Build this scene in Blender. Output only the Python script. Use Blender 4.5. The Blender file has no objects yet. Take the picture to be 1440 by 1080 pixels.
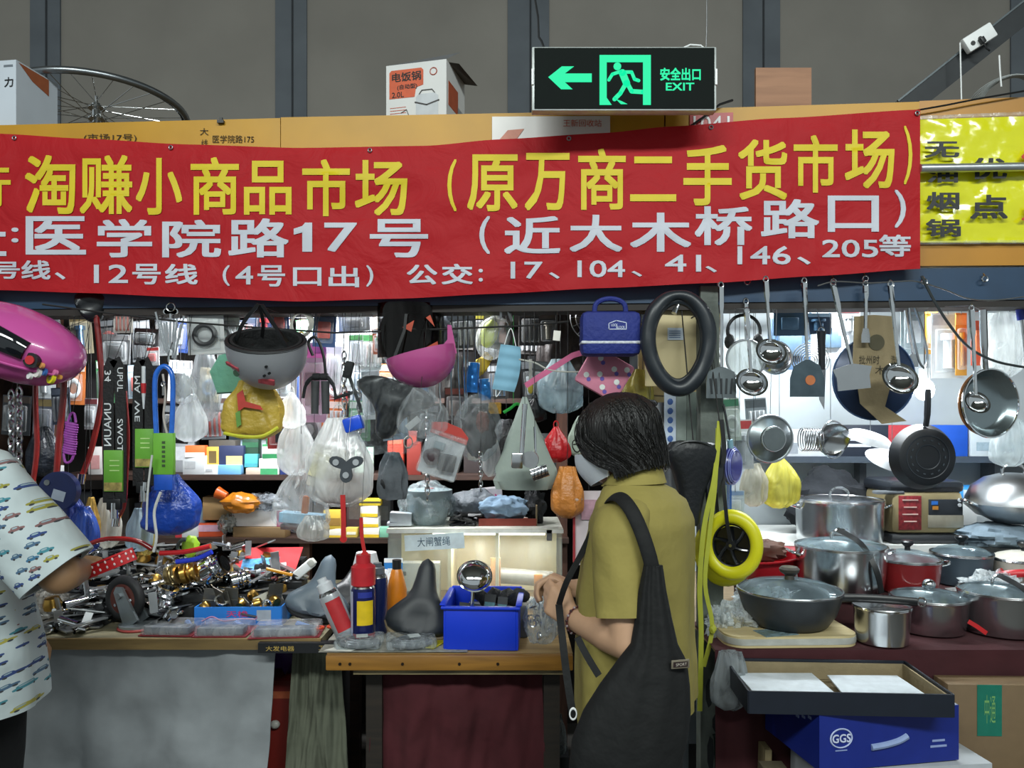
import bpy, bmesh, math, random
from mathutils import Vector, Matrix, Euler, noise

# ------------------------------------------------------------------ camera, world, light, exposure
F = 1080.0            # focal length in pixels of the 1440x1080 frame
CAMZ = 1.52           # eye height
HORIZON = 590.0       # image row of the horizon
sc = bpy.context.scene
cam_data = bpy.data.cameras.new('camera')
cam_data.sensor_width = 36.0
cam_data.lens = F / 1440.0 * 36.0
cam_data.shift_y = (HORIZON - 540.0) / 1440.0
cam_data.clip_start = 0.05
camera = bpy.data.objects.new('camera', cam_data)
sc.collection.objects.link(camera)
camera.location = (0, 0, CAMZ)
camera.rotation_euler = (math.pi / 2, 0, 0)
sc.camera = camera
world = bpy.data.worlds.new('world')
sc.world = world
world.use_nodes = True
world.node_tree.nodes['Background'].inputs[0].default_value = (0.80, 0.92, 0.95, 1)
world.node_tree.nodes['Background'].inputs[1].default_value = 0.44
sc.view_settings.view_transform = 'Standard'
sc.view_settings.look = 'None'
sc.view_settings.exposure = 0.0
sc.view_settings.gamma = 1.0
sc.view_settings.use_curve_mapping = False


def area_lamp(name, loc, size, size_y, power, color, rot=(0, 0, 0), spread=math.pi):
    d = bpy.data.lights.new(name, 'AREA')
    d.shape = 'RECTANGLE'
    d.size, d.size_y = size, size_y
    d.energy = power
    d.color = color
    d.spread = spread
    o = bpy.data.objects.new(name, d)
    sc.collection.objects.link(o)
    o.location = loc
    o.rotation_euler = rot
    return o


# fluorescent battens under the high roof of the market hall
area_lamp('hall_ceiling_lamp', (-1.8, -2.2, 4.5), 3.0, 0.5, 178, (0.93, 1.0, 0.97), (math.radians(40), 0, 0))
area_lamp('hall_ceiling_lamp', (1.8, -2.2, 4.5), 3.0, 0.5, 178, (0.93, 1.0, 0.97), (math.radians(40), 0, 0))
# fluorescent tubes hung under the fascia inside the stall, shining down on the goods
area_lamp('stall_tube_lamp', (-0.78, 2.86, 2.06), 1.2, 0.05, 66, (0.95, 0.98, 1.0), (math.radians(12), 0, 0))
area_lamp('stall_tube_lamp', (1.15, 2.86, 2.06), 1.0, 0.05, 40, (0.90, 0.97, 1.0), (math.radians(12), 0, 0))


def P(px, py, Y):
    """the point at depth Y that shows at pixel (px, py)"""
    return Vector(((px - 720.0) / F * Y, Y, CAMZ - (py - HORIZON) / F * Y))


# ------------------------------------------------------------------ materials
MATS = {}


def lin(h):
    h = h.lstrip('#')
    o = []
    for i in (0, 2, 4):
        c = int(h[i:i + 2], 16) / 255.0
        o.append(c / 12.92 if c <= 0.04045 else ((c + 0.055) / 1.055) ** 2.4)
    return (o[0], o[1], o[2], 1.0)


def new_mat(name):
    m = bpy.data.materials.new(name)
    m.use_nodes = True
    nt = m.node_tree
    return m, nt, nt.nodes, nt.links, nt.nodes['Principled BSDF']


def M(hexc, rough=0.5, metal=0.0, var=0.12, scale=30.0, bump=0.0, bscale=60.0, coat=0.0, sheen=0.0):
    """plain procedural surface: a base colour broken by noise, with optional relief"""
    key = (hexc, rough, metal, var, scale, bump, bscale, coat)
    if key in MATS:
        return MATS[key]
    m, nt, N, L, b = new_mat('surface_' + hexc.strip('#'))
    c = lin(hexc)
    tc = N.new('ShaderNodeTexCoord')
    nz = N.new('ShaderNodeTexNoise')
    nz.inputs['Scale'].default_value = scale
    nz.inputs['Detail'].default_value = 4
    L.new(tc.outputs['Object'], nz.inputs['Vector'])
    r = N.new('ShaderNodeValToRGB')
    r.color_ramp.elements[0].position = 0.3
    r.color_ramp.elements[1].position = 0.75
    r.color_ramp.elements[0].color = (c[0] * (1 - var), c[1] * (1 - var), c[2] * (1 - var), 1)
    r.color_ramp.elements[1].color = (min(1, c[0] * (1 + var)), min(1, c[1] * (1 + var)), min(1, c[2] * (1 + var)), 1)
    L.new(nz.outputs['Fac'], r.inputs['Fac'])
    L.new(r.outputs['Color'], b.inputs['Base Color'])
    b.inputs['Roughness'].default_value = rough
    b.inputs['Metallic'].default_value = metal
    b.inputs['Coat Weight'].default_value = coat
    if bump:
        n2 = N.new('ShaderNodeTexNoise')
        n2.inputs['Scale'].default_value = bscale
        n2.inputs['Detail'].default_value = 3
        L.new(tc.outputs['Object'], n2.inputs['Vector'])
        bp = N.new('ShaderNodeBump')
        bp.inputs['Strength'].default_value = bump
        bp.inputs['Distance'].default_value = 0.02
        L.new(n2.outputs['Fac'], bp.inputs['Height'])
        L.new(bp.outputs['Normal'], b.inputs['Normal'])
    MATS[key] = m
    return m


def fabric(hexc, bump=0.5, bscale=18.0):
    return M(hexc, 0.9, 0, 0.14, 9, bump, bscale)


def emit(hexc, strength):
    key = ('emit', hexc, strength)
    if key not in MATS:
        m, nt, N, L, b = new_mat('lit_' + hexc.strip('#'))
        b.inputs['Base Color'].default_value = (0.02, 0.02, 0.02, 1)
        b.inputs['Specular IOR Level'].default_value = 0.1
        b.inputs['Emission Color'].default_value = lin(hexc)
        b.inputs['Emission Strength'].default_value = strength
        MATS[key] = m
    return MATS[key]


def clear(hexc='#ffffff', density=0.25, rough=0.12, bump=0.5, bscale=16.0):
    """thin see-through plastic film: mostly transparent, a little milky, with glossy creases"""
    key = ('clear', hexc, density, rough, bump, bscale)
    if key in MATS:
        return MATS[key]
    m, nt, N, L, b = new_mat('film_' + hexc.strip('#'))
    b.inputs['Base Color'].default_value = lin(hexc)
    b.inputs['Roughness'].default_value = rough
    b.inputs['Specular IOR Level'].default_value = 0.9
    tr = N.new('ShaderNodeBsdfTransparent')
    tr.inputs[0].default_value = tuple(0.5 + 0.5 * x for x in lin(hexc)[:3]) + (1,)
    mx = N.new('ShaderNodeMixShader')
    tc = N.new('ShaderNodeTexCoord')
    nz = N.new('ShaderNodeTexNoise')
    nz.inputs['Scale'].default_value = bscale
    nz.inputs['Detail'].default_value = 3
    nz.inputs['Distortion'].default_value = 1.2
    mp = N.new('ShaderNodeMapping')
    mp.inputs['Scale'].default_value = (1, 1, 0.35)
    L.new(tc.outputs['Object'], mp.inputs[0])
    L.new(mp.outputs[0], nz.inputs['Vector'])
    mr = N.new('ShaderNodeMapRange')
    mr.inputs[1].default_value = 0.35
    mr.inputs[2].default_value = 0.7
    mr.inputs[3].default_value = density * 0.4
    mr.inputs[4].default_value = min(1.0, density * 1.8)
    L.new(nz.outputs['Fac'], mr.inputs[0])
    bp = N.new('ShaderNodeBump')
    bp.inputs['Strength'].default_value = bump
    bp.inputs['Distance'].default_value = 0.02
    L.new(nz.outputs['Fac'], bp.inputs['Height'])
    L.new(bp.outputs['Normal'], b.inputs['Normal'])
    L.new(mr.outputs[0], mx.inputs[0])
    L.new(tr.outputs[0], mx.inputs[1])
    tl = N.new('ShaderNodeBsdfTranslucent')
    tl.inputs[0].default_value = lin(hexc)
    m2 = N.new('ShaderNodeMixShader')
    m2.inputs[0].default_value = 0.35
    L.new(b.outputs[0], m2.inputs[1])
    L.new(tl.outputs[0], m2.inputs[2])
    L.new(m2.outputs[0], mx.inputs[2])
    L.new(mx.outputs[0], N['Material Output'].inputs[0])
    MATS[key] = m
    return m


def wood(hexc, hex2, scale=6.0, rough=0.6, axis='X'):
    key = ('wood', hexc, hex2, scale, rough, axis)
    if key in MATS:
        return MATS[key]
    m, nt, N, L, b = new_mat('wood_' + hexc.strip('#'))
    tc = N.new('ShaderNodeTexCoord')
    mp = N.new('ShaderNodeMapping')
    mp.inputs['Scale'].default_value = {'X': (1, 12, 12), 'Y': (12, 1, 12), 'Z': (12, 12, 1)}[axis]
    L.new(tc.outputs['Object'], mp.inputs[0])
    nz = N.new('ShaderNodeTexNoise')
    nz.inputs['Scale'].default_value = scale
    nz.inputs['Detail'].default_value = 6
    nz.inputs['Distortion'].default_value = 0.6
    L.new(mp.outputs[0], nz.inputs['Vector'])
    r = N.new('ShaderNodeValToRGB')
    r.color_ramp.elements[0].position = 0.3
    r.color_ramp.elements[1].position = 0.7
    r.color_ramp.elements[0].color = lin(hexc)
    r.color_ramp.elements[1].color = lin(hex2)
    L.new(nz.outputs['Fac'], r.inputs['Fac'])
    L.new(r.outputs['Color'], b.inputs['Base Color'])
    b.inputs['Roughness'].default_value = rough
    bp = N.new('ShaderNodeBump')
    bp.inputs['Strength'].default_value = 0.2
    L.new(nz.outputs['Fac'], bp.inputs['Height'])
    L.new(bp.outputs['Normal'], b.inputs['Normal'])
    MATS[key] = m
    return m


STEEL = M('#c9cbcd', 0.20, 1.0, 0.06, 8)
CHROME = M('#e2e4e6', 0.08, 1.0, 0.03, 8)
BRUSHED = M('#b4b6b8', 0.34, 1.0, 0.10, 20)
DARKMETAL = M('#3d4044', 0.35, 0.9, 0.15, 20)
ZINC = M('#8d9092', 0.42, 0.9, 0.25, 40)
BRASS = M('#b9924a', 0.28, 1.0, 0.15, 20)
BLACK = M('#121416', 0.45, 0, 0.2, 20)
BLACKSOFT = M('#17191c', 0.75, 0, 0.2, 20, 0.3, 90)
WHITE = M('#e6e8e8', 0.45, 0, 0.04)
PAPER = M('#e3e1d8', 0.8, 0, 0.05)
GLASSY = clear('#9fb4bc', 0.34, 0.03, 0.05, 4)
FILM = clear('#f2f5f6', 0.22)
MILKY = clear('#f4f6f6', 0.55, 0.25)
RED = M('#b51f22', 0.4)
BLUE = M('#1a47b8', 0.4)
CORD = M('#1b1b1b', 0.7)
WIRE = M('#9a9c9e', 0.35, 0.9)
KRAFT = M('#85775a', 0.85, 0, 0.10, 14, 0.15, 40)

# ------------------------------------------------------------------ mesh builder


class B:
    """collects boxes, tubes, lathes and sheets into one mesh (units: reference pixels or metres)"""

    def __init__(s):
        s.v, s.f = [], []

    def put(s, vs, fs, m=None):
        o = len(s.v)
        s.v.extend([(m @ Vector(p)) if m is not None else Vector(p) for p in vs])
        s.f.extend([tuple(i + o for i in f) for f in fs])
        return s

    def box(s, c, d, rot=(0, 0, 0), bev=0.0, m=None):
        mt = Matrix.Translation(c) @ Euler(rot).to_matrix().to_4x4()
        if m is not None:
            mt = m @ mt
        x, y, z = d[0] / 2, d[1] / 2, d[2] / 2
        if bev <= 0:
            vs = [(-x, -y, -z), (x, -y, -z), (x, y, -z), (-x, y, -z), (-x, -y, z), (x, -y, z), (x, y, z), (-x, y, z)]
            fs = [(3, 2, 1, 0), (4, 5, 6, 7), (0, 1, 5, 4), (1, 2, 6, 5), (2, 3, 7, 6), (3, 0, 4, 7)]
            return s.put(vs, fs, mt)
        bm = bmesh.new()
        bmesh.ops.create_cube(bm, size=1.0)
        for v in bm.verts:
            v.co = Vector((v.co.x * d[0], v.co.y * d[1], v.co.z * d[2]))
        bmesh.ops.bevel(bm, geom=bm.edges[:], offset=min(bev, min(d) * 0.45), segments=2, affect='EDGES', profile=0.5)
        bm.verts.index_update()
        vs = [v.co.copy() for v in bm.verts]
        fs = [tuple(v.index for v in f.verts) for f in bm.faces]
        bm.free()
        return s.put(vs, fs, mt)

    def cyl(s, a, b, r, r2=None, n=14, cap=True, m=None):
        a, b = Vector(a), Vector(b)
        r2 = r if r2 is None else r2
        q = Vector((0, 0, 1)).rotation_difference((b - a).normalized()).to_matrix()
        vs = []
        for p, rr in ((a, r), (b, r2)):
            for i in range(n):
                t = 2 * math.pi * i / n
                vs.append(p + q @ Vector((rr * math.cos(t), rr * math.sin(t), 0)))
        fs = [(i, (i + 1) % n, n + (i + 1) % n, n + i) for i in range(n)]
        if cap:
            fs += [tuple(range(n - 1, -1, -1)), tuple(range(n, 2 * n))]
        return s.put(vs, fs, m)

    def tube(s, pts, r, n=6, closed=False, m=None, flat=None):
        pts = [Vector(p) for p in pts]
        k = len(pts)
        rs = r if isinstance(r, (list, tuple)) else [r] * k
        vs, prev = [], None
        for i in range(k):
            if closed:
                t = pts[(i + 1) % k] - pts[i - 1]
            else:
                t = pts[min(i + 1, k - 1)] - pts[max(i - 1, 0)]
            t = t.normalized() if t.length > 1e-9 else Vector((0, 0, 1))
            if prev is None:
                ref = Vector((0, 1, 0)) if abs(t.y) < 0.9 else Vector((1, 0, 0))
                nx = (ref - t * ref.dot(t)).normalized()
            else:
                nx = prev - t * prev.dot(t)
                nx = nx.normalized() if nx.length > 1e-6 else t.orthogonal().normalized()
            prev = nx
            ny = t.cross(nx)
            for j in range(n):
                a = 2 * math.pi * j / n
                fl = flat or 1.0
                vs.append(pts[i] + nx * (rs[i] * fl * math.cos(a)) + ny * (rs[i] * math.sin(a)))
        fs = []
        for i in range(k if closed else k - 1):
            a, b = i * n, ((i + 1) % k) * n
            for j in range(n):
                fs.append((a + j, a + (j + 1) % n, b + (j + 1) % n, b + j))
        if not closed:
            fs += [tuple(range(n - 1, -1, -1)), tuple(range((k - 1) * n, k * n))]
        return s.put(vs, fs, m)

    def lathe(s, prof, n=28, m=None, a0=0.0, a1=2 * math.pi):
        full = abs(a1 - a0 - 2 * math.pi) < 1e-6
        k = n if full else n + 1
        vs, fs = [], []
        for (r, z) in prof:
            for i in range(k):
                t = a0 + (a1 - a0) * i / n
                vs.append((r * math.cos(t), r * math.sin(t), z))
        for j in range(len(prof) - 1):
            for i in range(n):
                a, b = j * k + i, j * k + (i + 1) % k
                fs.append((a, b, b + k, a + k))
        return s.put(vs, fs, m)

    def prism(s, out, y0, y1, m=None):
        """outline in x,z pushed from y0 to y1"""
        k = len(out)
        vs = [(x, y0, z) for x, z in out] + [(x, y1, z) for x, z in out]
        ar = sum(out[i][0] * out[(i + 1) % k][1] - out[(i + 1) % k][0] * out[i][1] for i in range(k))
        fs = [tuple(range(k)), tuple(range(2 * k - 1, k - 1, -1))]
        fs += [(i, i + k, (i + 1) % k + k, (i + 1) % k) for i in range(k)]
        if ar < 0:
            fs = [tuple(reversed(f)) for f in fs]
        return s.put(vs, fs, m)

    def loft(s, rings, cap=True, m=None, closed=True):
        n = len(rings[0])
        vs = [p for r in rings for p in r]
        fs = []
        for j in range(len(rings) - 1):
            for i in range(n if closed else n - 1):
                a, b = j * n + i, j * n + (i + 1) % n
                fs.append((a, b, b + n, a + n))
        if cap:
            fs += [tuple(range(n - 1, -1, -1)), tuple(range((len(rings) - 1) * n, len(rings) * n))]
        return s.put(vs, fs, m)

    def sheet(s, fn, nu, nv, thick=0.0, m=None):
        vs, fs = [], []
        for j in range(nv + 1):
            for i in range(nu + 1):
                vs.append(Vector(fn(i / nu, j / nv)))
        for j in range(nv):
            for i in range(nu):
                a = j * (nu + 1) + i
                fs.append((a, a + 1, a + nu + 2, a + nu + 1))
        if thick:
            o = len(vs)
            vs += [v + Vector((0, thick, 0)) for v in vs]
            fs += [tuple(i + o for i in reversed(f)) for f in fs]
            rim = [i for i in range(nu + 1)] + [j * (nu + 1) + nu for j in range(1, nv + 1)]
            rim += [nv * (nu + 1) + i for i in range(nu - 1, -1, -1)] + [j * (nu + 1) for j in range(nv - 1, 0, -1)]
            for i in range(len(rim)):
                a, b = rim[i], rim[(i + 1) % len(rim)]
                fs.append((b, a, a + o, b + o))
        return s.put(vs, fs, m)

    def blob(s, c, r, amp=0.0, freq=2.0, seed=0, nu=20, nv=14, m=None, shape=None):
        c = Vector(c)
        vs, fs = [], []
        for j in range(nv + 1):
            ph = math.pi * j / nv
            for i in range(nu):
                th = 2 * math.pi * i / nu
                d = Vector((math.sin(ph) * math.cos(th), math.sin(ph) * math.sin(th), math.cos(ph)))
                k = 1 + amp * noise.noise(d * freq + Vector((seed * 7.3, seed * 3.1, 0))) + 0.5 * amp * noise.noise(d * freq * 2.7 + Vector((seed, 9, 4)))
                q = Vector((d.x * r[0] * k, d.y * r[1] * k, d.z * r[2] * k))
                if shape:
                    q = shape(q, d)
                vs.append(c + q)
        for j in range(nv):
            for i in range(nu):
                a, b = j * nu + i, j * nu + (i + 1) % nu
                fs.append((a, a + nu, b + nu, b))
        return s.put(vs, fs, m)

    def torus(s, R, r, c=(0, 0, 0), n=32, k=8, m=None, rot=(0, 0, 0), sx=1.0, sz=1.0):
        mt = Matrix.Translation(c) @ Euler(rot).to_matrix().to_4x4()
        if m is not None:
            mt = m @ mt
        vs, fs = [], []
        for i in range(n):
            t = 2 * math.pi * i / n
            for j in range(k):
                a = 2 * math.pi * j / k
                vs.append(((R + r * math.cos(a)) * math.cos(t) * sx, r * math.sin(a), (R + r * math.cos(a)) * math.sin(t) * sz))
        for i in range(n):
            for j in range(k):
                a, b = i * k + j, i * k + (j + 1) % k
                c2, d = ((i + 1) % n) * k + j, ((i + 1) % n) * k + (j + 1) % k
                fs.append((a, b, d, c2))
        return s.put(vs, fs, mt)

    def stroke(s, pts, w, y0, y1, m=None):
        """flat thick line through x,z points, standing from y0 to y1"""
        for i in range(len(pts) - 1):
            a, b = Vector(pts[i]), Vector(pts[i + 1])
            t = (b - a).normalized()
            nrm = Vector((-t.y, t.x)) * w / 2
            s.prism([tuple(a - nrm), tuple(b - nrm), tuple(b + nrm), tuple(a + nrm)], y0, y1, m)
        for p in pts:
            s.prism([(p[0] + w / 2 * math.cos(q), p[1] + w / 2 * math.sin(q)) for q in [i * math.pi / 5 for i in range(10)]], y0, y1, m)
        return s


def mesh_of(b, name, mat, u=1.0, angle=38):
    me = bpy.data.meshes.new(name)
    me.from_pydata([tuple(v * u) for v in b.v], [], b.f)
    me.validate()
    me.polygons.foreach_set('use_smooth', [True] * len(me.polygons))
    me.set_sharp_from_angle(angle=math.radians(angle))
    me.materials.append(mat)
    me.update()
    return me


def link(name, data):
    o = bpy.data.objects.new(name, data)
    sc.collection.objects.link(o)
    return o


USED_LABELS = {}


def tag(o, label=None, cat=None, group=None, kind=None):
    if label:
        o['label'] = label
        USED_LABELS.setdefault(label, []).append(o.name)
    if cat:
        o['category'] = cat
    if group:
        o['group'] = group
    if kind:
        o['kind'] = kind
    return o


class Th:
    """a thing: an Empty whose parts are modelled in reference pixels and scaled to metres at its depth"""

    def __init__(s, name, label, cat, px, py, Y, rot=(0, 0, 0), group=None, z=None, u=None):
        s.u = Y / F if u is None else u
        s.o = link(name, None)
        s.o.empty_display_size = 0.05
        loc = P(px, py if py is not None else HORIZON, Y)
        if z is not None:
            loc.z = z
        s.o.location = loc
        s.o.rotation_euler = [math.radians(a) for a in rot]
        tag(s.o, label, cat, group)

    def add(s, name, b, mat, parent=None, label=None, angle=38):
        o = link(name, mesh_of(b, name, mat, s.u, angle))
        o.parent = parent or s.o
        if label:
            o['label'] = label
        return o


def one(name, label, cat, px, py, Y, b, mat, rot=(0, 0, 0), group=None, z=None, u=None, kind=None):
    """a thing that is a single mesh"""
    o = link(name, mesh_of(b, name, mat, Y / F if u is None else u))
    loc = P(px, py if py is not None else HORIZON, Y)
    if z is not None:
        loc.z = z
    o.location = loc
    o.rotation_euler = [math.radians(a) for a in rot]
    return tag(o, label, cat, group, kind)


def struct(name, b, mat, parent=None):
    o = link(name, mesh_of(b, name, mat))
    if parent:
        o.parent = parent
    else:
        o['kind'] = 'structure'
    return o


# ------------------------------------------------------------------ lettering
GLYPHS = {('1', 0.0): ([(0.42, 0, 0), (0.86, 0, 0), (0.86, 1, 0), (0.56, 1, 0), (0.42, 0.88, 0), (0.0, 0.78, 0), (0.0, 0.62, 0), (0.42, 0.70, 0)], [(0, 1, 2, 3, 4, 7), (4, 5, 6, 7)])}


def glyph(ch, bold=0.0):
    """flat triangles of one run of characters, scaled to a unit box"""
    key = (ch, bold)
    if key in GLYPHS:
        return GLYPHS[key]
    if bold:                       # heavier strokes: the run laid over itself with small shifts
        vs, fs = glyph(ch, 0.0)
        n = max(1, len(ch))
        sh = [(i * bold / n, j * bold) for i in (-1, 0, 1) for j in (-1, 0, 1)]
        av, af = [], []
        for k, (dx, dy) in enumerate(sh):
            o = len(av)
            av += [(x * (1 - 2 * bold / n) + bold / n + dx, y * (1 - 2 * bold) + bold + dy, k) for x, y, _ in vs]
            af += [tuple(i + o for i in f) for f in fs]
        GLYPHS[key] = (av, af)
        return GLYPHS[key]
    cu = bpy.data.curves.new('lettering', 'FONT')
    cu.body = ch
    cu.resolution_u = 3
    o = link('lettering', cu)
    dg = bpy.context.evaluated_depsgraph_get()
    dg.update()
    me = bpy.data.meshes.new_from_object(o.evaluated_get(dg))
    vs = [v.co.copy() for v in me.vertices]
    fs = [tuple(p.vertices) for p in me.polygons]
    bpy.data.objects.remove(o)
    bpy.data.curves.remove(cu)
    bpy.data.meshes.remove(me)
    if not vs:
        vs, fs = [Vector((0, 0, 0)), Vector((1, 0, 0)), Vector((1, 1, 0))], [(0, 1, 2)]
    x0, x1 = min(v.x for v in vs), max(v.x for v in vs)
    y0, y1 = min(v.y for v in vs), max(v.y for v in vs)
    vs = [((v.x - x0) / max(1e-6, x1 - x0), (v.y - y0) / max(1e-6, y1 - y0), 0) for v in vs]
    GLYPHS[key] = (vs, fs)
    return GLYPHS[key]


def letters(b, items, fn, bold=0.02, lift=0.00012):
    """items: (text, x0, x1, top, bottom) in surface coordinates, fn maps (x, y) to a point"""
    for ch, x0, x1, t, bt in items:
        vs, fs = glyph(ch, bold)
        pts = [Vector(fn(x0 + (x1 - x0) * a, bt + (t - bt) * c)) for a, c, k in vs]
        for p, q in zip(pts, vs):
            p.y -= lift * q[2]
        b.put(pts, fs)
    return b


def txt(t, ch, x0, x1, z0, z1, y, mat, name='lettering', parent=None, bold=0.02, m=None):
    """lettering standing on a thing's front plane at local y (pixels)"""
    b = B()
    letters(b, [(ch, x0, x1, z1, z0)], (lambda a, c: (a, y, c)), bold, 0.04)
    if m is not None:
        b.v = [m @ v for v in b.v]
    return t.add(name, b, mat, parent)


# ------------------------------------------------------------------ the hall and the stall shell
def FY(x):
    """depth of the stall's front line, which runs slightly towards the camera on the right"""
    return 2.593 - 0.0702 * x


def fascia_pt(px, py, off=0.0):
    # the ray through the pixel met with the fascia plane
    k = (px - 720.0) / F
    Y = (2.593 + off) / (1 + 0.0702 * k)
    return Vector((k * Y, Y, CAMZ - (py - HORIZON) / F * Y))


def fquad(b, x0, x1, t, bt, off, th):
    """slab on the fascia plane between pixel columns and rows; rows given at the left and right end"""
    t0, t1 = t if isinstance(t, tuple) else (t, t)
    b0, b1 = bt if isinstance(bt, tuple) else (bt, bt)
    c = [fascia_pt(x0, b0, off), fascia_pt(x1, b1, off), fascia_pt(x1, t1, off), fascia_pt(x0, t0, off)]
    return b.put(c + [p + Vector((0, th, 0)) for p in c],
                 [(0, 1, 2, 3), (7, 6, 5, 4), (0, 4, 5, 1), (1, 5, 6, 2), (2, 6, 7, 3), (3, 7, 4, 0)])


struct('floor', B().box((0, 1.0, -0.05), (12, 14, 0.1)), M('#4a4844', 0.7, 0, 0.2, 3))
wallmat = M('#8a867f', 0.9, 0, 0.10, 1.6, 0.15, 12)
wb = struct('wall_back', B().box((0, 5.45, 2.6), (12, 0.2, 5.2)), wallmat)
stripe = M('#62686e', 0.9, 0, 0.15, 3)
for i, (x0, x1) in enumerate([(44, 86), (388, 432), (714, 772), (1044, 1096), (1420, 1470)]):
    a, c = P(x0, 590, 5.35).x, P(x1, 590, 5.35).x
    struct('seam_strip', B().box(((a + c) / 2, 5.345, 2.6), (c - a, 0.02, 5.2)), stripe, wb)
    struct('seam_joint', B().box((a + (c - a) * 0.55, 5.333, 2.6), (0.012, 0.006, 5.2)), M('#33363a', 0.9), wb)
struct('ceiling', B().box((0, 1.0, 5.25), (12, 14, 0.1)), M('#55564f', 0.9))

# stall: roof boards, back, sides
darkwood = wood('#241812', '#3a281d', 5)
struct('wall_stall_back', B().box((-0.62, 3.86, 1.25), (3.6, 0.04, 2.5)), M('#1d1816', 0.9, 0, 0.3, 4))
struct('wall_kitchen_back', B().box((1.91, 3.62, 1.25), (2.58, 0.04, 2.5)), M('#b2babe', 0.7, 0, 0.12, 3))
struct('wall_stall_left', B().box((-2.35, 3.25, 1.25), (0.04, 1.2, 2.5)), darkwood)
struct('wall_stall_right', B().box((3.1, 3.1, 1.25), (0.04, 1.1, 2.5)), darkwood)
struct('wall_partition', B().box((0.60, 3.25, 1.25), (0.03, 1.15, 2.5)), M('#5e6468', 0.8, 0, 0.2, 6))
zr = fascia_pt(720, 160).z
struct('trim_1', B().put([Vector((x, y, z)) for z in (zr - 0.033, zr - 0.008) for x, y in ((-2.4, FY(-2.4) + 0.03), (3.1, FY(3.1) + 0.03), (3.1, 3.92), (-2.4, 3.92))],
                         [(3, 2, 1, 0), (4, 5, 6, 7), (0, 1, 5, 4), (1, 2, 6, 5), (2, 3, 7, 6), (3, 0, 4, 7)]), wood('#6b5b45', '#857358', 4))   # stall roof board

# fascia: yellow boards over a blue steel beam
fa = link('wall_fascia', None)
fa['kind'] = 'structure'
yel = M('#bb8a14', 0.45, 0, 0.10, 5, 0.05, 8)
for i, (x0, x1, t0, t1) in enumerate([(-120, 394, 179, 166), (395, 934, 165, 155), (936, 1293, 154, 143)]):
    b = fquad(B(), x0, x1, (t0, t1), (402 if i < 2 else 396, 396 if i < 2 else 372), 0, 0.03)
    struct('fascia_board', b, yel, fa)
struct('fascia_board', fquad(B(), 1293, 1560, (142, 132), (374, 372), 0.004, 0.03), M('#b07a22', 0.4, 0, 0.12, 5), fa)
struct('steel_beam', fquad(B(), -120, 1560, (398, 374), (436, 420), 0.006, 0.05), M('#1d3a56', 0.5, 0, 0.18, 8), fa)
struct('beam_lip', fquad(B(), -120, 1560, (434, 419), (446, 430), 0.012, 0.10), M('#2a2522', 0.7, 0, 0.2, 8), fa)
# black handwriting left on the boards
ink = M('#2b2418', 0.8)
for it in [('大', 281, 293, 180, 190), ('医学院路175', 299, 357, 190, 201), ('(市场17号)', 118, 192, 188, 200), ('线', 283, 292, 196, 206)]:
    struct('handwriting', letters(B(), [it], lambda x, y: fascia_pt(x, y, -0.003), 0.0), ink, fa)

# post between the two stalls
po = struct('trim_2', B().box((P(998, 590, 2.56).x, 2.56, 0.98), (0.075, 0.06, 1.96)), M('#5f6660', 0.7, 0, 0.30, 14, 0.2, 30))
for k, (dx, zz, dz) in enumerate([(-0.01, 0.62, 0.05), (0.012, 0.52, 0.03), (-0.005, 0.42, 0.06), (0.015, 0.33, 0.03)]):
    struct('paint_chip', B().prism([(dx + P(998, 590, 2.56).x + 0.012 * math.cos(a), zz + dz * math.sin(a)) for a in [i * 0.9 for i in range(7)]], 2.5285, 2.531), M('#24282a', 0.8), po)
struct('trim_3', B().box((-1.87, 2.72, 0.98), (0.06, 0.06, 1.96)), darkwood)

# tables ------------------------------------------------------------------
TL, TC, TR = 0.825, 0.812, 0.825       # heights of the left, centre and right table tops
raw = wood('#675434', '#8f7648', 3, 0.7)
t = Th('market_table', 'long left worktable with a chipped plywood edge under the hardware', 'table', 0, None, 1, z=0, u=1)
t.o.location = (0, 0, 0)
x0, x1 = P(-120, 0, 2.5).x, P(452, 0, 2.44).x
t.add('tabletop', B().box(((x0 + x1) / 2, 2.885, TL - 0.012), (x1 - x0, 0.89, 0.024)), wood('#6e6a58', '#8d8567', 3))
t.add('edge_strip', B().box(((x0 + x1) / 2, 2.435, TL - 0.016), (x1 - x0, 0.012, 0.034)), raw, label='chipped bare plywood edge')
for x in (x0 + 0.1, x1 - 0.05):
    for y in (2.62, 3.2):
        t.add('leg', B().box((x, y, (TL - 0.024) / 2), (0.05, 0.05, TL - 0.026)), darkwood)
t = Th('market_table', 'centre worktable with a varnished plank front edge and nail heads', 'table', 0, None, 1, z=0, u=1)
t.o.location = (0, 0, 0)
x0, x1 = P(458, 0, 2.31).x, P(806, 0, 2.31).x
t.add('tabletop', B().box(((x0 + x1) / 2, 2.80, TC - 0.012), (x1 - x0, 0.95, 0.024)), wood('#80643c', '#a88a58', 3))
t.add('front_rail', B().box(((x0 + x1) / 2, 2.318, TC - 0.024), (x1 - x0, 0.022, 0.046), bev=0.004), wood('#74501f', '#a0712e', 3, 0.45), label='varnished orange-brown front plank')
t.add('under_board', B().box(((x0 + x1) / 2 + 0.03, 2.34, TC - 0.056), (x1 - x0 - 0.1, 0.03, 0.016)), wood('#4c4432', '#8a7d58', 8))
for px in (478, 492, 566, 646, 700):
    t.add('nail', B().cyl((P(px, 0, 2.306).x, 2.3075, TC - 0.026), (P(px, 0, 2.306).x, 2.304, TC - 0.026), 0.0045, n=8), M('#2a2018', 0.5, 0.6))
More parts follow.
